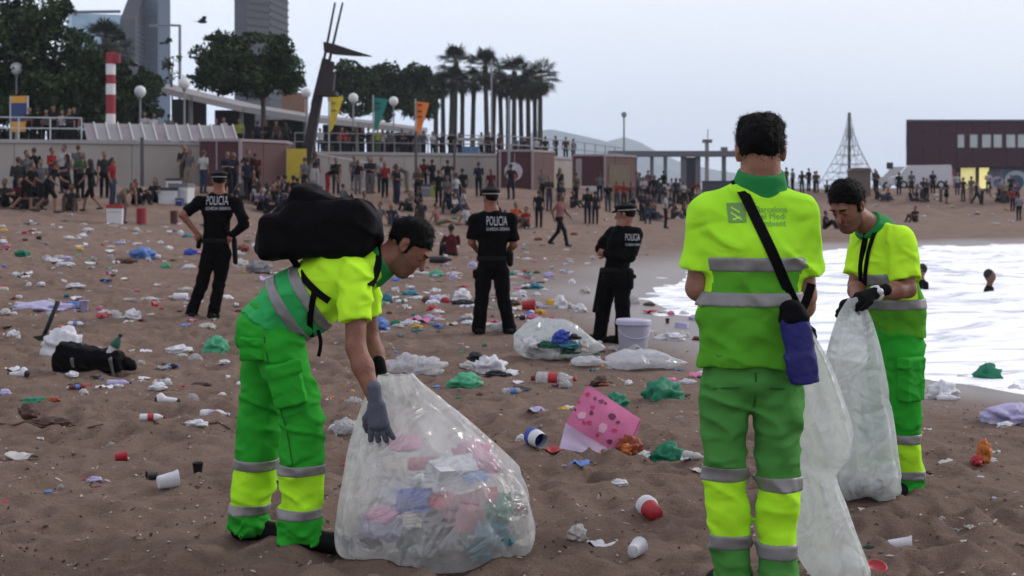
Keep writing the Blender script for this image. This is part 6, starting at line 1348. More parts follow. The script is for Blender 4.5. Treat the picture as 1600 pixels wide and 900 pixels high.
def dent_me(me, seed, a=.09):
    P = np.array([v.co[:] for v in me.vertices]); d = a * np.stack([noise(P[:, 0] * 3 + seed, P[:, 1] * 3, P[:, 2] * 3 + q * 7) for q in range(3)], -1); P = P + d; P[:, 2] = np.maximum(P[:, 2], 0)
    me.vertices.foreach_set('co', P.astype(np.float32).ravel()); me.update(); return me
CUP_LIE = dent_me(from_mb(MB().lathe(cup_prof(), 14, Matrix.Translation((-.5, 0, .43)) @ Matrix.Rotation(R(86), 4, 'Y'), cap=False), True, 'cup'), 4)
CAN = from_mb(MB().lathe([(.0, -.5), (.22, -.5), (.27, -.46), (.27, .42), (.22, .5), (.0, .49)], 14, Matrix.Translation((0, 0, .26)) @ LIE, cap=False), True, 'can')
def scrap_mesh(seed):
    n = 7; g = np.linspace(-.5, .5, n); X, Y = np.meshgrid(g, g * .7, indexing='ij'); Z = .16 * (1 - np.abs(noise(X * 2.6 + seed * 3, Y * 2.6, seed)) * 1.6) + .07 * noise(X * 6 + seed, Y * 6); Z -= Z.min(); X = X + .1 * noise(X * 3, Y * 3 + seed, 8); Y = Y + .1 * noise(X * 3 + seed, Y * 3, 3)
    V = np.stack([X, Y, Z], -1).reshape(-1, 3); i = np.arange(n - 1)[:, None] * n + np.arange(n - 1)[None]; F = np.stack([i, i + n, i + n + 1, i + 1], -1).reshape(-1, 4)
    V2 = np.concatenate([V, V + (0, 0, .02)]); F2 = np.concatenate([F[:, ::-1], F + n * n])
    o = mesh('paper_scrap', V2, F2, cmat('white'), sm=False); me = o.data; bpy.data.objects.remove(o); return me
BAGS = [bag_mesh(i, 4, a) for i, a in enumerate(((1, .75, .42), (1, .6, .5), (1, .85, .34), (1, .7, .62), (1, .5, .3), (1, .8, .5)))]
FLATBAG = [bag_mesh(20 + i, 4, (1, .5, .20), .5) for i in range(3)]
SCRAPS = [scrap_mesh(i) for i in range(5)]
def carton_mb():
    m = MB(); v = [(-.5, -.28, 0), (.46, -.32, 0), (.5, .26, 0), (-.46, .3, 0), (-.44, -.24, .42), (.42, -.20, .34), (.47, .22, .46), (-.48, .25, .36)]
    m.add(v, [(3, 2, 1, 0), (4, 5, 6, 7), (0, 1, 5, 4), (1, 2, 6, 5), (2, 3, 7, 6), (3, 0, 4, 7)]); return m
CARTON = from_mb(carton_mb(), False, 'carton')
def packet_mesh(seed):
    n = 9; g = np.linspace(-1, 1, n); X, Y = np.meshgrid(g, g, indexing='ij'); puff = .16 * (1 - X ** 2) * (1 - Y ** 4) ; w_ = .05 * noise(X * 3 + seed, Y * 3, seed)
    top = np.stack([X * .5, Y * .34, .17 + puff + w_], -1).reshape(-1, 3); bot = np.stack([X * .5, Y * .34, .15 - puff * .9 + w_], -1).reshape(-1, 3)
    i = np.arange(n - 1)[:, None] * n + np.arange(n - 1)[None]; F = np.stack([i, i + n, i + n + 1, i + 1], -1).reshape(-1, 4)
    o = mesh('packet', np.concatenate([top, bot]), np.concatenate([F, F[:, ::-1] + n * n]), cmat('white'), sm=True); me = o.data; bpy.data.objects.remove(o); return me
PACKETS = [packet_mesh(i) for i in range(3)]
LC = {'white': (.55, .55, .58), 'offwhite': (.42, .40, .38), 'green': (.010, .16, .085), 'dkgreen': (.006, .07, .04), 'ltgreen': (.05, .30, .16), 'blue': (.08, .17, .42), 'teal': (.03, .16, .20), 'red': (.36, .02, .03), 'dkred': (.12, .014, .016), 'black': (.012, .012, .014), 'brown': (.07, .035, .024), 'orange': (.42, .12, .02), 'yellow': (.48, .30, .03), 'pink': (.50, .14, .27), 'lavender': (.36, .33, .50), 'grey': (.16, .16, .17), 'clear': None, 'cloudy': None, 'royal': (.02, .05, .30), 'rust': (.22, .04, .012)}
def lm(c, kind='x'):
    if c == 'clear': return film('clear_litter_plastic', (.72, .74, .76), .48, .25, .12)
    if c == 'cloudy': return film('cloudy_litter_plastic', (.72, .72, .74), .22, .3, .10)
    return mat('litter_' + c, LC[c], .5 if kind in ('cup', 'can', 'bottle') else .65, var=.10, vs=14, spec=.4)
CW = {'clear': 'clear', 'cloudy': 'cloudy white', 'offwhite': 'off-white', 'dkgreen': 'dark green', 'ltgreen': 'light green', 'dkred': 'dark red', 'royal': 'royal blue', 'rust': 'rust-red'}
KN = {'bag': ('plastic_bag', 'plastic bag', 'crumpled %s plastic bag'), 'flat': ('plastic_bag', 'plastic bag', 'flattened %s plastic bag'), 'cup': ('plastic_cup', 'cup', 'fallen %s plastic cup'), 'cupup': ('plastic_cup', 'cup', 'upright %s plastic cup'), 'bottle': ('plastic_bottle', 'bottle', 'fallen %s plastic bottle'), 'can': ('drink_can', 'can', '%s drinks can'), 'scrap': ('paper_scrap', 'paper', '%s scrap of paper'), 'carton': ('cardboard_carton', 'carton', 'crushed %s carton'), 'packet': ('snack_packet', 'packet', '%s snack packet')}
lr = random.Random(5)
PLACED = []
def litter(kind, px, py, w_, c, ctx=None, rot=None, c2=None, c3=None, pos=None, size=None, tilt=0.0, grp=None, zs=1.0):
    me = {'bag': lambda: lr.choice(BAGS), 'flat': lambda: lr.choice(FLATBAG), 'cup': lambda: CUP_LIE, 'cupup': lambda: CUP_UP, 'bottle': lambda: BOTTLE, 'can': lambda: CAN, 'scrap': lambda: lr.choice(SCRAPS), 'carton': lambda: CARTON, 'packet': lambda: lr.choice(PACKETS)}[kind]()
    p = pos if pos is not None else hit(px, py); s = size if size else w_ / FPX * p.y
    o = bpy.data.objects.new(KN[kind][0], me); COL.objects.link(o)
    rt = rot if rot is not None else lr.uniform(-35, 35) + (180 if lr.random() < .5 else 0)
    ww = {'bag': 1, 'flat': 1, 'cup': 1.15, 'cupup': 1.0, 'bottle': .97, 'can': .97, 'scrap': .95, 'carton': .95, 'packet': .95}[kind]
    s = s / ww; o.scale = (s, s, s * zs)
    dy = s * .25 if pos is None else 0
    o.location = p if pos is not None else Vector((p.x, p.y + dy, G(p.x, p.y + dy) - .004 - .02 * s))
    o.rotation_euler = (tilt, 0, R(rt))
    cols = [c, c2 or c, c3 or c]
    for i in range(len(o.material_slots)): o.material_slots[i].link = 'OBJECT'; o.material_slots[i].material = lm(cols[i], kind)
    lab = KN[kind][2] % CW.get(c, c) + ' ' + (ctx or 'scattered on the sand')
    tag(o, lab, KN[kind][1], grp or 'litter scattered over the beach'); PLACED.append((o.location.x, o.location.y, s)); return o
EX = """bag,645,588,112,cloudy,left of the white litter pile|bag,765,585,60,white,beside the black cloth scrap|bag,735,580,44,offwhite,behind the green bag|scrap,790,586,40,white,next to the black cloth scrap|bag,745,570,34,black,on top of the white litter pile|flat,775,590,44,black,in front of the white litter pile
bag,725,608,62,ltgreen,in front of the white litter pile|bottle,870,601,62,clear,with a red label near the pink shopping bag,-15,red,red|bottle,803,616,36,clear,with a blue label near the pale green bag,20,blue,blue|bag,1040,628,80,green,flat and long beside the cleaner with the pouch|bag,960,640,52,green,tucked behind the pink shopping bag|bag,977,650,26,white,just behind the pink shopping bag|bag,940,603,40,brown,behind the pink shopping bag|bag,982,602,17,white,round and small behind the pink shopping bag|packet,945,604,18,rust,behind the pink shopping bag|bag,881,641,24,yellow,left of the pink shopping bag by itself|scrap,838,648,24,lavender,near the yellow scrap
bag,1042,719,64,green,beside the orange snack packet|bag,1006,718,30,white,between the orange packet and the green bag|bottle,1086,735,40,offwhite,beside the green bag by the cleaner's leg,-50,offwhite,offwhite|scrap,1078,733,24,white,in front of the off-white bottle|scrap,1092,745,22,offwhite,near the cleaner's striped shin|scrap,865,706,30,red,against the pink shopping bag|bag,813,691,18,white,left of the blue-rimmed cup|bag,942,711,18,orange,under the pink shopping bag|flat,955,716,30,clear,under the pink shopping bag
scrap,908,748,30,blue,alone in front of the pink shopping bag|bag,968,768,30,white,alone on bare sand near the sitting cup|cup,995,876,36,white,on bare sand at the cleaner's side,60|bag,902,850,40,offwhite,joined to a white paper strip|scrap,940,850,52,white,trailing from the off-white bag
cup,1408,850,40,white,on bare sand right of the hanging sack,-8|scrap,1448,851,34,white,beside the fallen white cup|bag,1360,863,20,dkgreen,by the foot of the hanging sack|scrap,1468,818,18,clear,glinting among plastic shards|scrap,1495,824,20,clear,glinting among plastic shards|scrap,1520,828,22,clear,glinting among plastic shards|scrap,1542,830,16,clear,glinting among plastic shards|scrap,1505,846,12,offwhite,below the plastic shards|scrap,1350,808,14,offwhite,left of the plastic shards
bag,1475,625,62,white,at the foot of the watch-wearing cleaner near the water|bottle,1485,627,34,white,on the large white bag by the water,0,white,white|bag,1545,598,52,green,at the water's edge|bag,1505,594,32,white,beside the green bag at the water's edge|bag,1586,610,22,white,alone near the water's edge|bag,1590,664,100,lavender,huge and pale near the water|flat,1575,668,40,white,in front of the huge pale bag|bag,1435,733,14,teal,behind the watch-wearing cleaner's shin|scrap,1480,728,22,offwhite,behind the red and yellow packet|bag,1540,726,34,orange,twisted and upright on bare sand,60,,,1.8|bag,1528,728,26,red,twisted into the upright orange bag,100,,,1.6|bag,1551,722,18,white,stuck on the upright orange bag
bag,90,560,80,white,behind the black holdall|bag,277,553,46,white,near the green bag left of the bending cleaner|bag,305,566,28,cloudy,near the green bag left of the bending cleaner|bag,283,560,18,offwhite,near the green bag left of the bending cleaner|bag,333,556,46,ltgreen,left of the bending cleaner's trousers|bag,252,607,34,cloudy,on bare sand below the black holdall|bottle,184,605,36,lavender,below the black holdall,5,black,lavender|scrap,226,553,18,white,right of the black holdall|bag,300,622,24,cloudy,right of the sneaker|bottle,334,654,46,white,left of the bending cleaner's knee,-12,lavender,lavender|bag,305,676,40,white,just below the white bottle|bottle,236,668,38,white,with a red label on the rope line,8,dkred,red|cup,193,668,16,white,on the rope line|cup,188,719,22,red,half buried on bare sand|bag,146,754,26,lavender,alone on bare sand|cup,260,771,36,white,leaning against a black cup,30|cup,236,747,20,black,touching a white cup|cupup,308,745,20,black,by itself on bare sand|bag,307,763,12,brown,below the upright black cup|flat,70,668,76,brown,broken open on the rope line|bag,80,640,26,rust,on the flattened brown bag|flat,50,627,54,green,behind the flattened brown bag|scrap,30,720,42,offwhite,at the far side of the bare sand|bag,42,655,44,brown,behind the flattened brown bag|scrap,150,765,14,dkred,on bare sand
bottle,372,655,14,orange,standing behind the bending cleaner's leg,90|bag,430,748,26,white,between the bending cleaner's legs|bag,540,680,50,cloudy,just left of the full sack|bag,520,676,22,white,behind the full sack and the bent knee|bag,551,637,30,cloudy,left of the bending cleaner's wrist|scrap,515,625,14,orange,left of the bending cleaner's wrist|scrap,673,617,18,dkred,above the full sack
bag,222,405,44,blue,behind a brown bottle,0|bag,240,405,20,pink,joined to the blue bag|bottle,196,413,32,brown,in front of the blue bag,5|bag,60,488,120,lavender,long and flattened near the shovel,0,,,.35|cupup,130,486,18,lavender,beside the long lavender bag|scrap,160,499,22,red,near the shovel|bag,70,485,28,cloudy,on the long lavender bag|bag,20,530,26,white,near the shovel blade|bag,5,495,24,offwhite,near the long lavender bag|scrap,88,510,16,orange,near the shovel|bottle,118,513,26,white,near the shovel,0,blue,blue|scrap,203,508,18,offwhite,above the black holdall|bag,235,492,20,white,above the black holdall|bag,322,516,32,offwhite,at the feet of the officer with hands on hips|bag,353,502,26,white,beside the boots of the officer with hands on hips|can,281,470,22,white,near the officer with hands on hips|scrap,280,490,12,black,near the officer with hands on hips|bag,350,468,30,white,behind the officer with hands on hips|bag,293,420,26,white,round and pale by the officer with hands on hips|bag,297,400,26,royal,stuck behind the officer with hands on hips|bag,402,428,44,grey,lumpy and big behind the officer with hands on hips|bag,375,418,30,offwhite,piled behind the officer with hands on hips|bag,380,395,24,dkred,piled behind the officer with hands on hips|scrap,420,440,30,lavender,behind the bending cleaner's backpack
bag,593,518,38,blue,left of the coloured paper heap|bag,651,520,22,teal,in front of the coloured paper heap|bag,640,508,34,white,in the coloured paper heap|scrap,655,506,30,pink,in the coloured paper heap|bag,670,502,20,lavender,in the coloured paper heap|bag,617,511,18,green,left of the coloured paper heap|bag,640,464,30,teal,right of the bending cleaner's chin|cup,617,459,12,white,right of the bending cleaner's chin|bag,720,472,34,white,on a black cloth by the officer with legs apart|flat,722,477,46,black,under a white bag by the officer with legs apart|bag,695,474,16,red,by the black cloth under a white bag|bag,680,434,26,ltgreen,behind the bending cleaner's face|bag,663,430,18,white,behind the bending cleaner's face|bag,737,418,18,lavender,left of the officer with legs apart|bag,730,508,22,white,left of the officer with legs apart|bag,735,500,16,white,left of the officer with legs apart|scrap,706,510,16,offwhite,near the officer with legs apart|cup,777,521,20,white,between the boots of the officer with legs apart|bottle,688,414,34,black,behind the bending cleaner's forehead,0|flat,710,432,30,offwhite,behind the bending cleaner's face|scrap,685,515,14,brown,near the officer with legs apart|bag,680,489,14,offwhite,near the officer with legs apart
cup,826,486,24,red,beside a yellow carton|bag,845,482,24,lavender,beside a yellow carton|carton,862,476,18,yellow,beside a tall white bag|bag,877,482,24,white,tall and upright beside the yellow carton,,,,2.2|bag,838,452,26,teal,above the red cup|bag,850,454,14,white,above the red cup|bag,888,482,22,offwhite,near the tall white bag|bag,908,488,24,white,near the tall white bag|bag,815,460,16,white,right of the officer with legs apart|bag,838,462,14,white,right of the officer with legs apart|bag,915,458,18,offwhite,left of the officer with folded arms|bag,893,444,14,white,left of the officer with folded arms|bottle,952,520,10,clear,behind the lidded bucket,90,yellow,clear|bag,990,474,26,cloudy,right of the officer with folded arms|bag,1015,478,20,brown,right of the officer with folded arms|bottle,1025,525,10,red,standing behind the lidded bucket,85,white,black|bag,1018,520,18,white,behind the lidded bucket|carton,1066,512,20,lavender,among the litter by the water|bag,1052,528,24,grey,among the litter by the water|bag,1068,526,20,offwhite,among the litter by the water|flat,1050,532,60,white,among the litter by the water|bag,1090,532,18,dkred,among the litter by the water|scrap,1015,490,20,red,among the litter by the water|bag,1035,490,18,offwhite,among the litter by the water|bag,1048,492,14,pink,among the litter by the water|cupup,1043,505,8,dkred,among the litter by the water|bag,1070,492,18,white,among the litter by the water|bag,1085,500,20,lavender,among the litter by the water|scrap,1092,590,24,pink,beside the cleaner with the pouch|bag,1075,600,30,white,beside the cleaner with the pouch|bag,1098,585,18,white,beside the cleaner with the pouch"""
for row in EX.replace('\n', '|').split('|'):
    a = row.split(','); a += [''] * (10 - len(a))
    litter(a[0], float(a[1]), float(a[2]), float(a[3]), a[4], a[5], float(a[6]) if a[6] else None, a[7] or None, a[8] or None, zs=float(a[9]) if a[9] else 1.0)

# random scatter: denser in the middle distance
KS = ['bag'] * 5 + ['scrap'] * 6 + ['cup'] * 2 + ['bottle'] * 2 + ['can'] + ['flat'] + ['packet']
CSX = ['white'] * 6 + ['offwhite'] * 3 + ['cloudy'] * 3 + ['lavender', 'green', 'ltgreen', 'blue', 'red', 'dkred', 'brown', 'black', 'teal', 'grey', 'clear', 'pink', 'yellow']
made = {}
def scatter(n, x0, x1, y0, y1, smin, smax, zone, avoid=True):
    for _ in range(n):
        for _t in range(8):
            px, py = lr.uniform(x0, x1), lr.uniform(y0, y1); p = hit(px, py)
            if float(shore_dist(np.array([p.x]), np.array([p.y]))[0]) > 2.2: break
        else: continue
        k = lr.choice(KS); c = lr.choice(CSX); sz = lr.uniform(smin, smax) * {'scrap': .9, 'cup': .55, 'bottle': 1.1, 'can': .6, 'flat': 1.6, 'packet': .8, 'bag': 1.15, 'carton': .8}[k]
        litter(k, 0, 0, 0, c, zone, None, lr.choice(('white', 'blue', 'red')), lr.choice(('white', 'blue', 'red', 'green')), pos=Vector((p.x, p.y, p.z - .005)), size=sz)
scatter(26, -40, 540, 425, 520, .10, .22, 'on the sand around the officer with hands on hips')
scatter(60, -20, 700, 350, 425, .12, .28, 'on the sand between the officers and the crowd')
scatter(46, 560, 940, 420, 520, .10, .20, 'on the sand around the officer with legs apart')
scatter(34, 800, 1060, 425, 500, .10, .20, 'on the sand around the officer with folded arms')
scatter(30, 960, 1100, 480, 560, .09, .18, 'on the sand around the lidded bucket')
scatter(36, 640, 1000, 330, 410, .14, .30, 'on the far sand beyond the officers')
scatter(30, 1290, 1640, 305, 352, .2, .42, 'on the far beach across the water')
scatter(26, -20, 420, 520, 620, .06, .15, 'on the sand near the black holdall')
scatter(22, 520, 1100, 530, 660, .06, .15, 'on the sand around the pink shopping bag')
scatter(16, 860, 1600, 640, 800, .04, .08, 'small, on the bare sand around the cleaners')
scatter(12, 0, 540, 660, 800, .035, .07, 'small, on the bare sand by the rope line')

scatter(60, 0, 1000, 400, 500, .05, .11, 'tiny, on the sand around the three officers')
scatter(40, 0, 900, 345, 400, .08, .16, 'tiny, on the sand short of the crowd')
scatter(30, 560, 1100, 480, 570, .05, .10, 'tiny, on the sand short of the bucket')

KS = ['scrap'] * 7 + ['cup'] * 4 + ['bottle'] * 4 + ['can'] * 3 + ['packet'] * 2 + ['carton'] + ['bag']
scatter(70, -20, 560, 395, 520, .06, .14, 'small, on the sand behind the bending cleaner')
scatter(70, 560, 1060, 395, 500, .06, .13, 'small, on the trampled sand by the officers')
scatter(70, -20, 900, 335, 395, .10, .2, 'small, on the sand before the crowd')
scatter(36, 860, 1100, 470, 580, .05, .10, 'small, on the sand by the bucket')
scatter(24, -20, 560, 500, 640, .04, .09, 'small, on the sand near the shovel')
KS = ['scrap'] * 3 + ['cup'] * 2 + ['flat'] * 3 + ['bag'] * 2 + ['can']; CSX = ['white'] * 6 + ['offwhite'] * 3 + ['lavender', 'cloudy', 'brown', 'blue']
scatter(110, -20, 620, 345, 490, .11, .22, 'pale and small, on the sand left of the wide-legged officer')
scatter(80, 600, 960, 350, 490, .10, .20, 'pale and small, on the sand right of the wide-legged officer')
# tiny chips, shells, cigarette ends and twigs on the nearer sand
dg = np.random.default_rng(3); nd = 5200
dY = 3.8 + 16 * dg.random(nd) ** 1.4; dX = (dg.random(nd) * 1.1 - .55) * .8 * dY; okd = shore_dist(dX, dY) > 1.5; dX, dY = dX[okd], dY[okd]; nd = len(dX); dZ = ground(dX, dY) + .004
an_ = dg.random(nd) * 6.283; ln = .004 + .016 * dg.random(nd) ** 2; wd_ = .003 + .004 * dg.random(nd); ca, sa = np.cos(an_), np.sin(an_)
base = np.stack([dX, dY, dZ], -1); e1 = np.stack([ca, sa, .3 * dg.normal(size=nd)], -1) * ln[:, None]; e2 = np.stack([-sa, ca, np.zeros(nd)], -1) * wd_[:, None]; e3 = np.array([0, 0, .006])
DV = np.stack([base - e1 - e2, base + e1 - e2, base + e1 + e2, base - e1 + e2, base + e3], 1).reshape(-1, 3); q0 = np.arange(nd)[:, None] * 5
DF = np.concatenate([q0 + np.array([a_]) for a_ in ([0, 1, 4], [1, 2, 4], [2, 3, 4], [3, 0, 4])]); dm = np.tile(dg.choice(4, nd, p=(.45, .2, .2, .15)), 4)
struct(mesh('sand_debris', DV, DF, [mat('debris_dark', (.03, .02, .016), .9), mat('debris_pale', (.40, .37, .33), .8), mat('debris_shell', (.26, .2, .16), .8), mat('debris_brown', (.09, .05, .03), .9)], mi=dm), 'stuff')

# bits inside the sacks
def inside(kind, px, py, Y, sz, c, lab, rot=None, tilt=.4, c2=None, c3=None):
    o = litter(kind, 0, 0, 0, c, lab, rot, c2, c3, pos=at(px, py, Y + .035), size=sz * 1.05, tilt=tilt, grp='litter inside the clear sacks'); return o
IN = """carton,650,790,5.99,.14,royal,inside the full sack low down|packet,690,790,5.97,.16,red,inside the full sack pressed to the film|bag,770,845,5.99,.18,teal,inside the full sack in its corner|carton,706,752,6.02,.20,white,inside the full sack|scrap,738,748,6.0,.10,blue,inside the full sack|carton,735,812,6.05,.22,red,inside the full sack|carton,764,805,6.06,.18,green,inside the full sack|carton,760,778,6.03,.09,red,inside the full sack near the side|packet,632,700,6.08,.13,pink,near the top of the full sack|can,657,733,6.04,.10,red,inside the full sack beside the pink packet|bag,752,868,6.0,.16,teal,at the bottom of the full sack|bag,680,850,6.05,.24,grey,at the bottom of the full sack|bag,600,835,6.1,.22,lavender,at the bottom of the full sack|packet,600,812,6.0,.14,pink,at the bottom of the full sack|bag,790,850,6.1,.2,offwhite,at the bottom of the full sack|bag,715,820,6.2,.32,brown,deep inside the full sack|bag,650,860,6.05,.2,dkgreen,at the bottom of the full sack|can,700,742,6.1,.1,dkred,inside the full sack behind the white carton|bag,745,735,6.15,.22,pink,deep inside the full sack|bag,800,800,6.15,.16,dkred,deep inside the full sack|bag,640,790,6.2,.28,white,deep inside the full sack|bag,580,862,6.1,.12,brown,at the bottom of the full sack"""
for row in IN.split('|'):
    a = row.split(','); inside(a[0], float(a[1]), float(a[2]), float(a[3]), float(a[4]), a[5], a[6], lr.uniform(-60, 60))
for i in range(9): inside(lr.choice(('bag', 'can', 'scrap', 'cup')), 1312 + i * 9, 772 - lr.uniform(0, 10), 7.06 + lr.uniform(-.06, .06), lr.uniform(.06, .12), lr.choice(('white', 'grey', 'offwhite', 'black', 'lavender')), 'in the bottom of the sack held by the watch-wearing cleaner')

# ------------------------------------------------------------------ particular things on the sand
# filled clear bag with blue rubbish
p = hit(872, 566)
def lump_bag(name, label, p, L, H, m, seed, yaw=0, tail=True, dep=.8):
    n, m_ = 44, 26; V = []
    for i in range(m_):
        u = i / (m_ - 1)
        for k in range(n):
            th = 2 * math.pi * k / n; V.append((u, th))
    U = np.array(V); u, th = U[:, 0], U[:, 1]
    r_ = np.sin(np.clip(u, .015, .995) ** .75 * np.pi) ** .55 * (1 - .45 * smooth(.62, 1.0, u)); r_ = r_ * (1 + .20 * noise(u * 5 + seed, np.cos(th) * 1.3, np.sin(th) * 1.3) + .16 * (1 - 2 * np.abs(noise(u * 6 + seed, np.cos(th) * 2.2, np.sin(th) * 2.2))) + .06 * noise(u * 22, np.cos(th) * 6, np.sin(th) * 6 + seed))
    X = (u - .5) * L; Yv = np.cos(th) * r_ * H * .5 * dep; Z = H * .46 * (1 - .35 * smooth(.55, 1, u)) + np.sin(th) * r_ * H * .5
    Z = np.maximum(Z, .012 + .012 * noise(X * 9, Yv * 9, seed)); ca, sa = math.cos(yaw), math.sin(yaw)
    W = np.stack([X * ca - Yv * sa, X * sa + Yv * ca, Z], -1)
    i = np.arange(m_ - 1)[:, None] * n; k = np.arange(n)[None]; F = np.stack([i + k, i + n + k, i + n + (k + 1) % n, i + (k + 1) % n], -1).reshape(-1, 4)
    o = mesh(name, W, F, m, None, sm=True); o.location = p; tag(o, label, 'bag'); return o
k = p.y / FPX; yb = p.y + .18
lump_bag('filled_bag', 'clear plastic bag stuffed with rubbish, a blue piece showing, beside the bucket', Vector((p.x + .02, yb, G(p.x, yb))), 145 * k, 62 * k, film('stuffed_bag_film', (.66, .72, .72), .42, .22, .14), 4)
for (dx, dz, c, kd, sz) in ((.02, .17, 'royal', 'bag', .2), (.09, .12, 'teal', 'bag', .22), (.16, .20, 'black', 'bag', .13), (-.2, .06, 'brown', 'bag', .2), (-.1, .12, 'dkgreen', 'bag', .24), (-.25, .12, 'white', 'bag', .22), (.1, .06, 'dkgreen', 'bag', .25), (.22, .08, 'offwhite', 'bag', .2), (.05, .24, 'royal', 'scrap', .12)):
    litter(kd, 0, 0, 0, c, 'inside the stuffed clear bag beside the bucket', None, pos=Vector((p.x + dx, yb - (.16 if dz > .1 else .08), G(p.x, yb) + dz)), size=sz, grp='litter inside the stuffed bag')
p = hit(1012, 580); k = p.y / FPX
lump_bag('plastic_sheet', 'long crumpled clear plastic sheet lying in front of the bucket', p + Vector((0, .1, 0)), 130 * k, 32 * k, film('sheet_film', (.70, .70, .74), .30, .25, .12), 9, .1, dep=1.6)
p = hit(905, 575); k = p.y / FPX
lump_bag('plastic_sheet.001', 'small clear plastic scrap trailing from the stuffed bag', p + Vector((.1, .05, 0)), 60 * k, 16 * k, film('sheet_film', (.70, .70, .74), .30, .25, .12), 13, .1, dep=1.6)
# bucket
p = hit(991, 551); k = p.y / FPX; bkt = empty('lidded_bucket', p + Vector((0, .1, 0)), .2, 'pale lavender grey plastic bucket with a lid', 'bucket')
bmn = mat('bucket_plastic', (.30, .29, .36), .5, var=.05, vs=4)
MB().lathe([(.0, 0), (21 * k, 0), (22 * k, .01), (25 * k, 44 * k), (24 * k, 44 * k), (0, 44 * k)], 26, cap=False).build('body', bmn, bkt, sm=False)
MB().lathe([(25 * k, 43 * k), (28 * k, 43.4 * k), (28 * k, 49 * k), (26.5 * k, 51 * k), (24 * k, 50 * k), (0, 50 * k)], 26, cap=False).build('lid', mat('bucket_lid', (.40, .39, .50), .5), bkt)
MB().tube([(25 * k * math.cos(t), 25 * k * math.sin(t) - .0, 36 * k - 14 * k * math.sin(t - math.pi)) for t in np.linspace(math.pi, 2 * math.pi, 9)], .006, 5).build('handle', mat('bucket_lid', (.4,) * 3), bkt)
# pink shopping bag, tilted
p = hit(930, 712); k = p.y / FPX; sb = empty('shopping_bag', p + Vector((0, .02, -.02)), 0, 'tilted pink patterned shopping bag with a pale lavender base', 'bag')
pk = mat('pink_print', (.56, .145, .29), .55, var=.12, vs=9); lv = mat('lavender_base', (.52, .44, .60), .55, var=.06, vs=6); pkd = mat('pink_dark_print', (.14, .03, .07), .6); pkl = mat('pink_light_print', (.62, .33, .42), .6); pkr = mat('pink_red_print', (.50, .04, .10), .6)
def loc(px, py, d=0.0): q = at(px, py, p.y + d); return q - sb.location
def slab(name, quad, d, th, m, n=6, bulge=.03):
    v = []; f = []
    for i in range(n + 1):
        for kk in range(n + 1):
            u, t = kk / n, i / n; a = Vector((*quad[0], 0)).lerp(Vector((*quad[1], 0)), u).lerp(Vector((*quad[3], 0)).lerp(Vector((*quad[2], 0)), u), t)
            dd = d + .10 * (1 - t) - bulge * math.sin(math.pi * u) * math.sin(math.pi * t) + .010 * float(noise(u * 4, t * 4, 3)); v.append(loc(a.x, a.y, dd))
    o_ = len(v); v += [q + Vector((0, th, 0)) for q in v]
    for i in range(n):
        for kk in range(n): a = i * (n + 1) + kk; f += [(a, a + 1, a + n + 2, a + n + 1), (o_ + a + n + 1, o_ + a + n + 2, o_ + a + 1, o_ + a)]
    return MB().add(v, f).build(name, m, sb, sm=True)
slab('front_panel', [(917, 604), (999, 657), (975, 716), (884, 661)], -.02, .004, pk)
slab('base_panel', [(884, 661), (975, 716), (930, 712), (874, 700)], -.015, .004, lv, bulge=.02)
slab('back_panel', [(924, 604), (1001, 655), (985, 706), (890, 662)], .13, .004, pk)
slab('gusset', [(917, 604), (924, 604), (890, 664), (884, 661)], .0, .01, pk, 3, 0); slab('gusset', [(999, 657), (1003, 655), (982, 712), (975, 716)], .0, .01, pk, 3, 0)
FQ = [(917, 604), (999, 657), (975, 716), (884, 661)]
def on_panel(x, y):
    u = t = .5
    for _ in range(12):
        a = Vector(FQ[0]).lerp(Vector(FQ[1]), u); b = Vector(FQ[3]).lerp(Vector(FQ[2]), u); c = a.lerp(b, t); e_ = Vector((x, y)) - c
        du = (Vector(FQ[1]) - Vector(FQ[0])).lerp(Vector(FQ[2]) - Vector(FQ[3]), t); dt = b - a; D = du.x * dt.y - du.y * dt.x
        u += (e_.x * dt.y - e_.y * dt.x) / D; t += (du.x * e_.y - du.y * e_.x) / D
    return loc(x, y, -.02 + .10 * (1 - t) - .03 * math.sin(math.pi * u) * math.sin(math.pi * t) + .010 * float(noise(u * 4, t * 4, 3)) - .004)
pr_ = random.Random(4)
for (x, y, s, m) in ((940, 627, 6, pkd), (931, 622, 4, pkd), (946, 630, 3, pkd), (956, 650, 7, pkd), (953, 690, 6, pkd), (924, 645, 5, pkd), (905, 628, 3, pkr), (912, 660, 4, pkr), (922, 660, 6, pkr), (933, 680, 4, pkr), (899, 640, 3, pkd), (910, 650, 8, pkl), (942, 668, 9, pkl), (926, 636, 4, pkr), (960, 672, 5, pkr), (918, 616, 4, pkr), (966, 660, 4, pkd)):
    v = [on_panel(x + s * pr_.uniform(.5, 1.1) * math.cos(q * 1.047 + .3), y + s * pr_.uniform(.5, 1.1) * math.sin(q * 1.047 + .3)) for q in range(6)]
    MB().add(v, [tuple(range(6))]).build('print_patch', m, sb)
# orange snack bag
p = hit(982, 714); k = p.y / FPX
o = litter('bag', 0, 0, 0, 'rust', 'standing against the pink shopping bag', 20, pos=p + Vector((0, -.02, -.02)), size=46 * k, zs=1.9); o.name = 'snack_packet'; o['label'] = 'crumpled rust-red snack packet standing against the pink shopping bag'; o['category'] = 'packet'
o = litter('bag', 0, 0, 0, 'orange', 'stuck to the rust-red snack packet', 80, pos=p + Vector((-.015, -.07, -.01)), size=26 * k, zs=1.5)
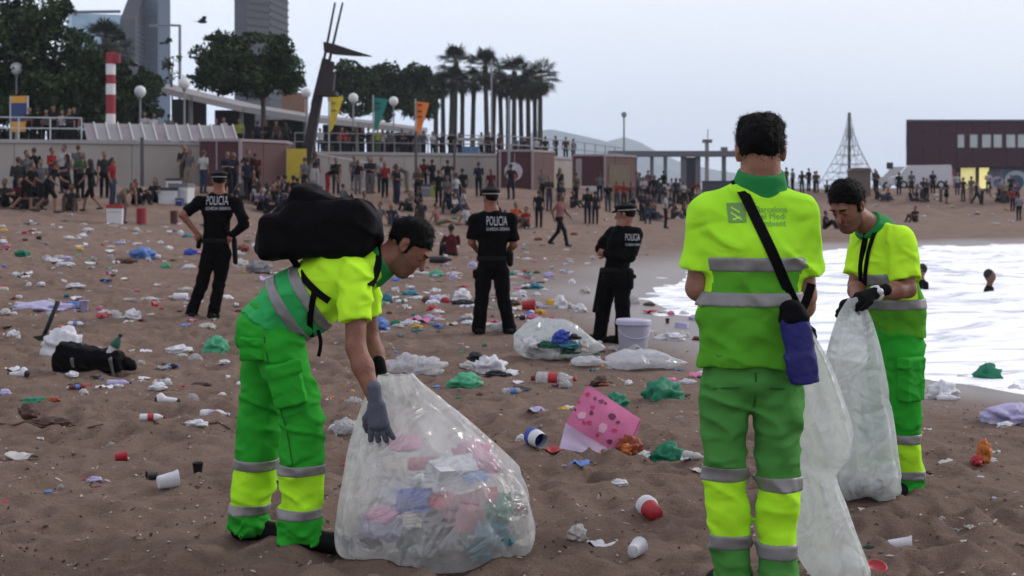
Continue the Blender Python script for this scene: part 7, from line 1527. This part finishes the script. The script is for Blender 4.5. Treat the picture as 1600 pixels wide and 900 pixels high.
# blue-rimmed cup lying
p = hit(838, 709); k = .78 * p.y / FPX; bc = empty('paper_cup', p + Vector((0, .04, .02)), R(118), 'white paper cup with a royal blue base lying by the pink bag', 'cup')
Mx = Matrix.Translation((0, 0, 15 * k)) @ Matrix.Rotation(R(84), 4, 'Y')
MB().lathe([(15 * k, -22 * k), (17.5 * k, -5 * k), (18 * k, 4 * k)], 18, Mx, cap=False).build('wall', lm('white'), bc, sm=True)
MB().lathe([(18.2 * k, 3 * k), (19 * k, 18 * k), (17 * k, 19 * k), (10 * k, 17 * k), (9 * k, 12 * k), (0, 12 * k)], 18, Mx, cap=False).build('blue_end', lm('royal'), bc, sm=True)
# red cup with white top
p = hit(1018, 814); k = p.y / FPX; rc = empty('paper_cup', p + Vector((0, .05, 0)), R(-70), 'red paper cup with a white crushed rim on bare sand', 'cup')
Mx = Matrix.Translation((0, 0, 14 * k)) @ Matrix.Rotation(R(-80), 4, 'Y')
MB().lathe([(0, -20 * k), (12 * k, -20 * k), (15 * k, 4 * k)], 16, Mx, cap=False).build('wall', lm('red'), rc, sm=True); MB().lathe([(15 * k, 4.2 * k), (18 * k, 9 * k), (17 * k, 20 * k), (13 * k, 19 * k), (14 * k, 4 * k)], 16, Mx, cap=False).build('rim', lm('white'), rc, sm=True)
# red lid ring
p = hit(1372, 897); k = p.y / FPX
o = MB().lathe([(10 * k, 0), (17 * k, 0), (17 * k, 5 * k), (14 * k, 6.5 * k), (13 * k, 3 * k), (0, 2.5 * k)], 20, cap=False).build('cup_lid', lm('red'), sm=True); o.location = p + Vector((0, .03, .01)); o.rotation_euler = (R(25), 0, 0); tag(o, 'red round plastic lid by the foot of the hanging sack', 'lid')
# black holdall with bottle, shovel, sneakers, rope
p = hit(146, 586); k = p.y / FPX; hb = empty('holdall', p + Vector((0, .15, 0)), 0, 'black holdall bag with grey straps lying on the sand', 'bag'); q = lambda px, py, d=.15: V3(at(px, py, p.y + d))
soft('bag_body', [box_(q(142, 569), (.25, .10, .058), ((1, 0, -.05), (0, 1, 0), (.05, 0, 1)), .04, k=.03), box_(q(116, 557), (.11, .09, .075), ((1, 0, -.2), (0, 1, 0), (.2, 0, 1)), .035, k=.05), box_(q(165, 562), (.11, .085, .06), ((1, 0, -.1), (0, 1, 0), (.1, 0, 1)), .03, k=.04), cap(q(198, 568), q(206, 574), .06, .05, k=.03)], .01, bag_blk, hb, cloth_noise(.012, 14, 12, 4), cuts=((V3(0, 0, float(p.z) - .02), (0, 0, -1)),))
for px in (112, 172): soft('strap', [cap(q(px, 562, .0), q(px + 6, 588, .02), .016, .012, k=.01), cap(q(px, 562, .0), q(px + 10, 548, .12), .014, .012, k=.01)], .007, mat('grey_webbing', (.10, .10, .10), .8), hb)
o = bpy.data.objects.new('glass_bottle', BOTTLE); COL.objects.link(o); o.scale = (.28,) * 3; o.location = at(184, 548, p.y + .1); o.rotation_euler = (0, R(-62), 0.2)
for i, c in enumerate(('dkgreen', 'black', 'offwhite')): o.material_slots[i].link = 'OBJECT'; o.material_slots[i].material = lm(c, 'bottle')
tag(o, 'dark glass bottle sticking up behind the black holdall', 'bottle')
p = hit(66, 531); sv = empty('shovel', p, 0, 'shovel stuck in the sand with its dark handle slanting up', 'shovel')
MB().tube([(0, 0, .02), at(91, 471, p.y + .1) - p], [.022, .026], 8).build('handle', mat('dark_handle', (.010, .011, .012), .7), sv, sm=True)
MB().prism([(-.19, -.01), (.20, -.03), (.12, .05), (.04, .075), (-.06, .06)], -.06, .08).build('blade', mat('dark_green_blade', (.008, .025, .016), .6), sv)
def sneaker(label, px, py, w_, rot):
    p = hit(px, py); k = p.y / FPX; L = w_ * k; r_ = empty('sneaker', p + Vector((0, .05, 0)), R(rot), label, 'shoe', 'lost sneakers'); b = V3(r_.location)
    soft('upper', [cap(b + V3(-.35 * L, 0, .16 * L), b + V3(.3 * L, 0, .10 * L), .15 * L, .10 * L, ((0, 1, 0), 1.1), k=.03), cap(b + V3(-.35 * L, 0, .2 * L), b + V3(-.3 * L, 0, .32 * L), .12 * L, .11 * L, k=.03)], .012, lm('white'), r_, cuts=((b, (0, 0, -1)),))
    soft('heel_patch', [ell(b + V3(-.42 * L, 0, .17 * L), (.13 * L, .16 * L, .15 * L), None, k=.01, cuts=((b, (0, 0, -1)),))], .01, lm('black'), r_); soft('toe_cap', [ell(b + V3(.36 * L, 0, .09 * L), (.11 * L, .13 * L, .10 * L), None, k=.01, cuts=((b, (0, 0, -1)),))], .01, lm('black'), r_)
sneaker('white sneaker with black heel and toe below the black holdall', 261, 636, 40, 12); sneaker('white sneaker with dark trim lying left of the black holdall', 24, 590, 40, 160)
pts = []
for px in range(-60, 370, 20):
    h_ = hit(px, 668 + 2 * math.sin(px * .05)); pts.append((h_.x, h_.y, h_.z + .004))
o = MB().tube(pts, .008, 5).build('rope', mat('rope_brown', (.10, .06, .04), .9)); o.name = 'thin_rope'; tag(o, 'thin brown rope stretched over the sand past the flattened brown bag', 'rope')
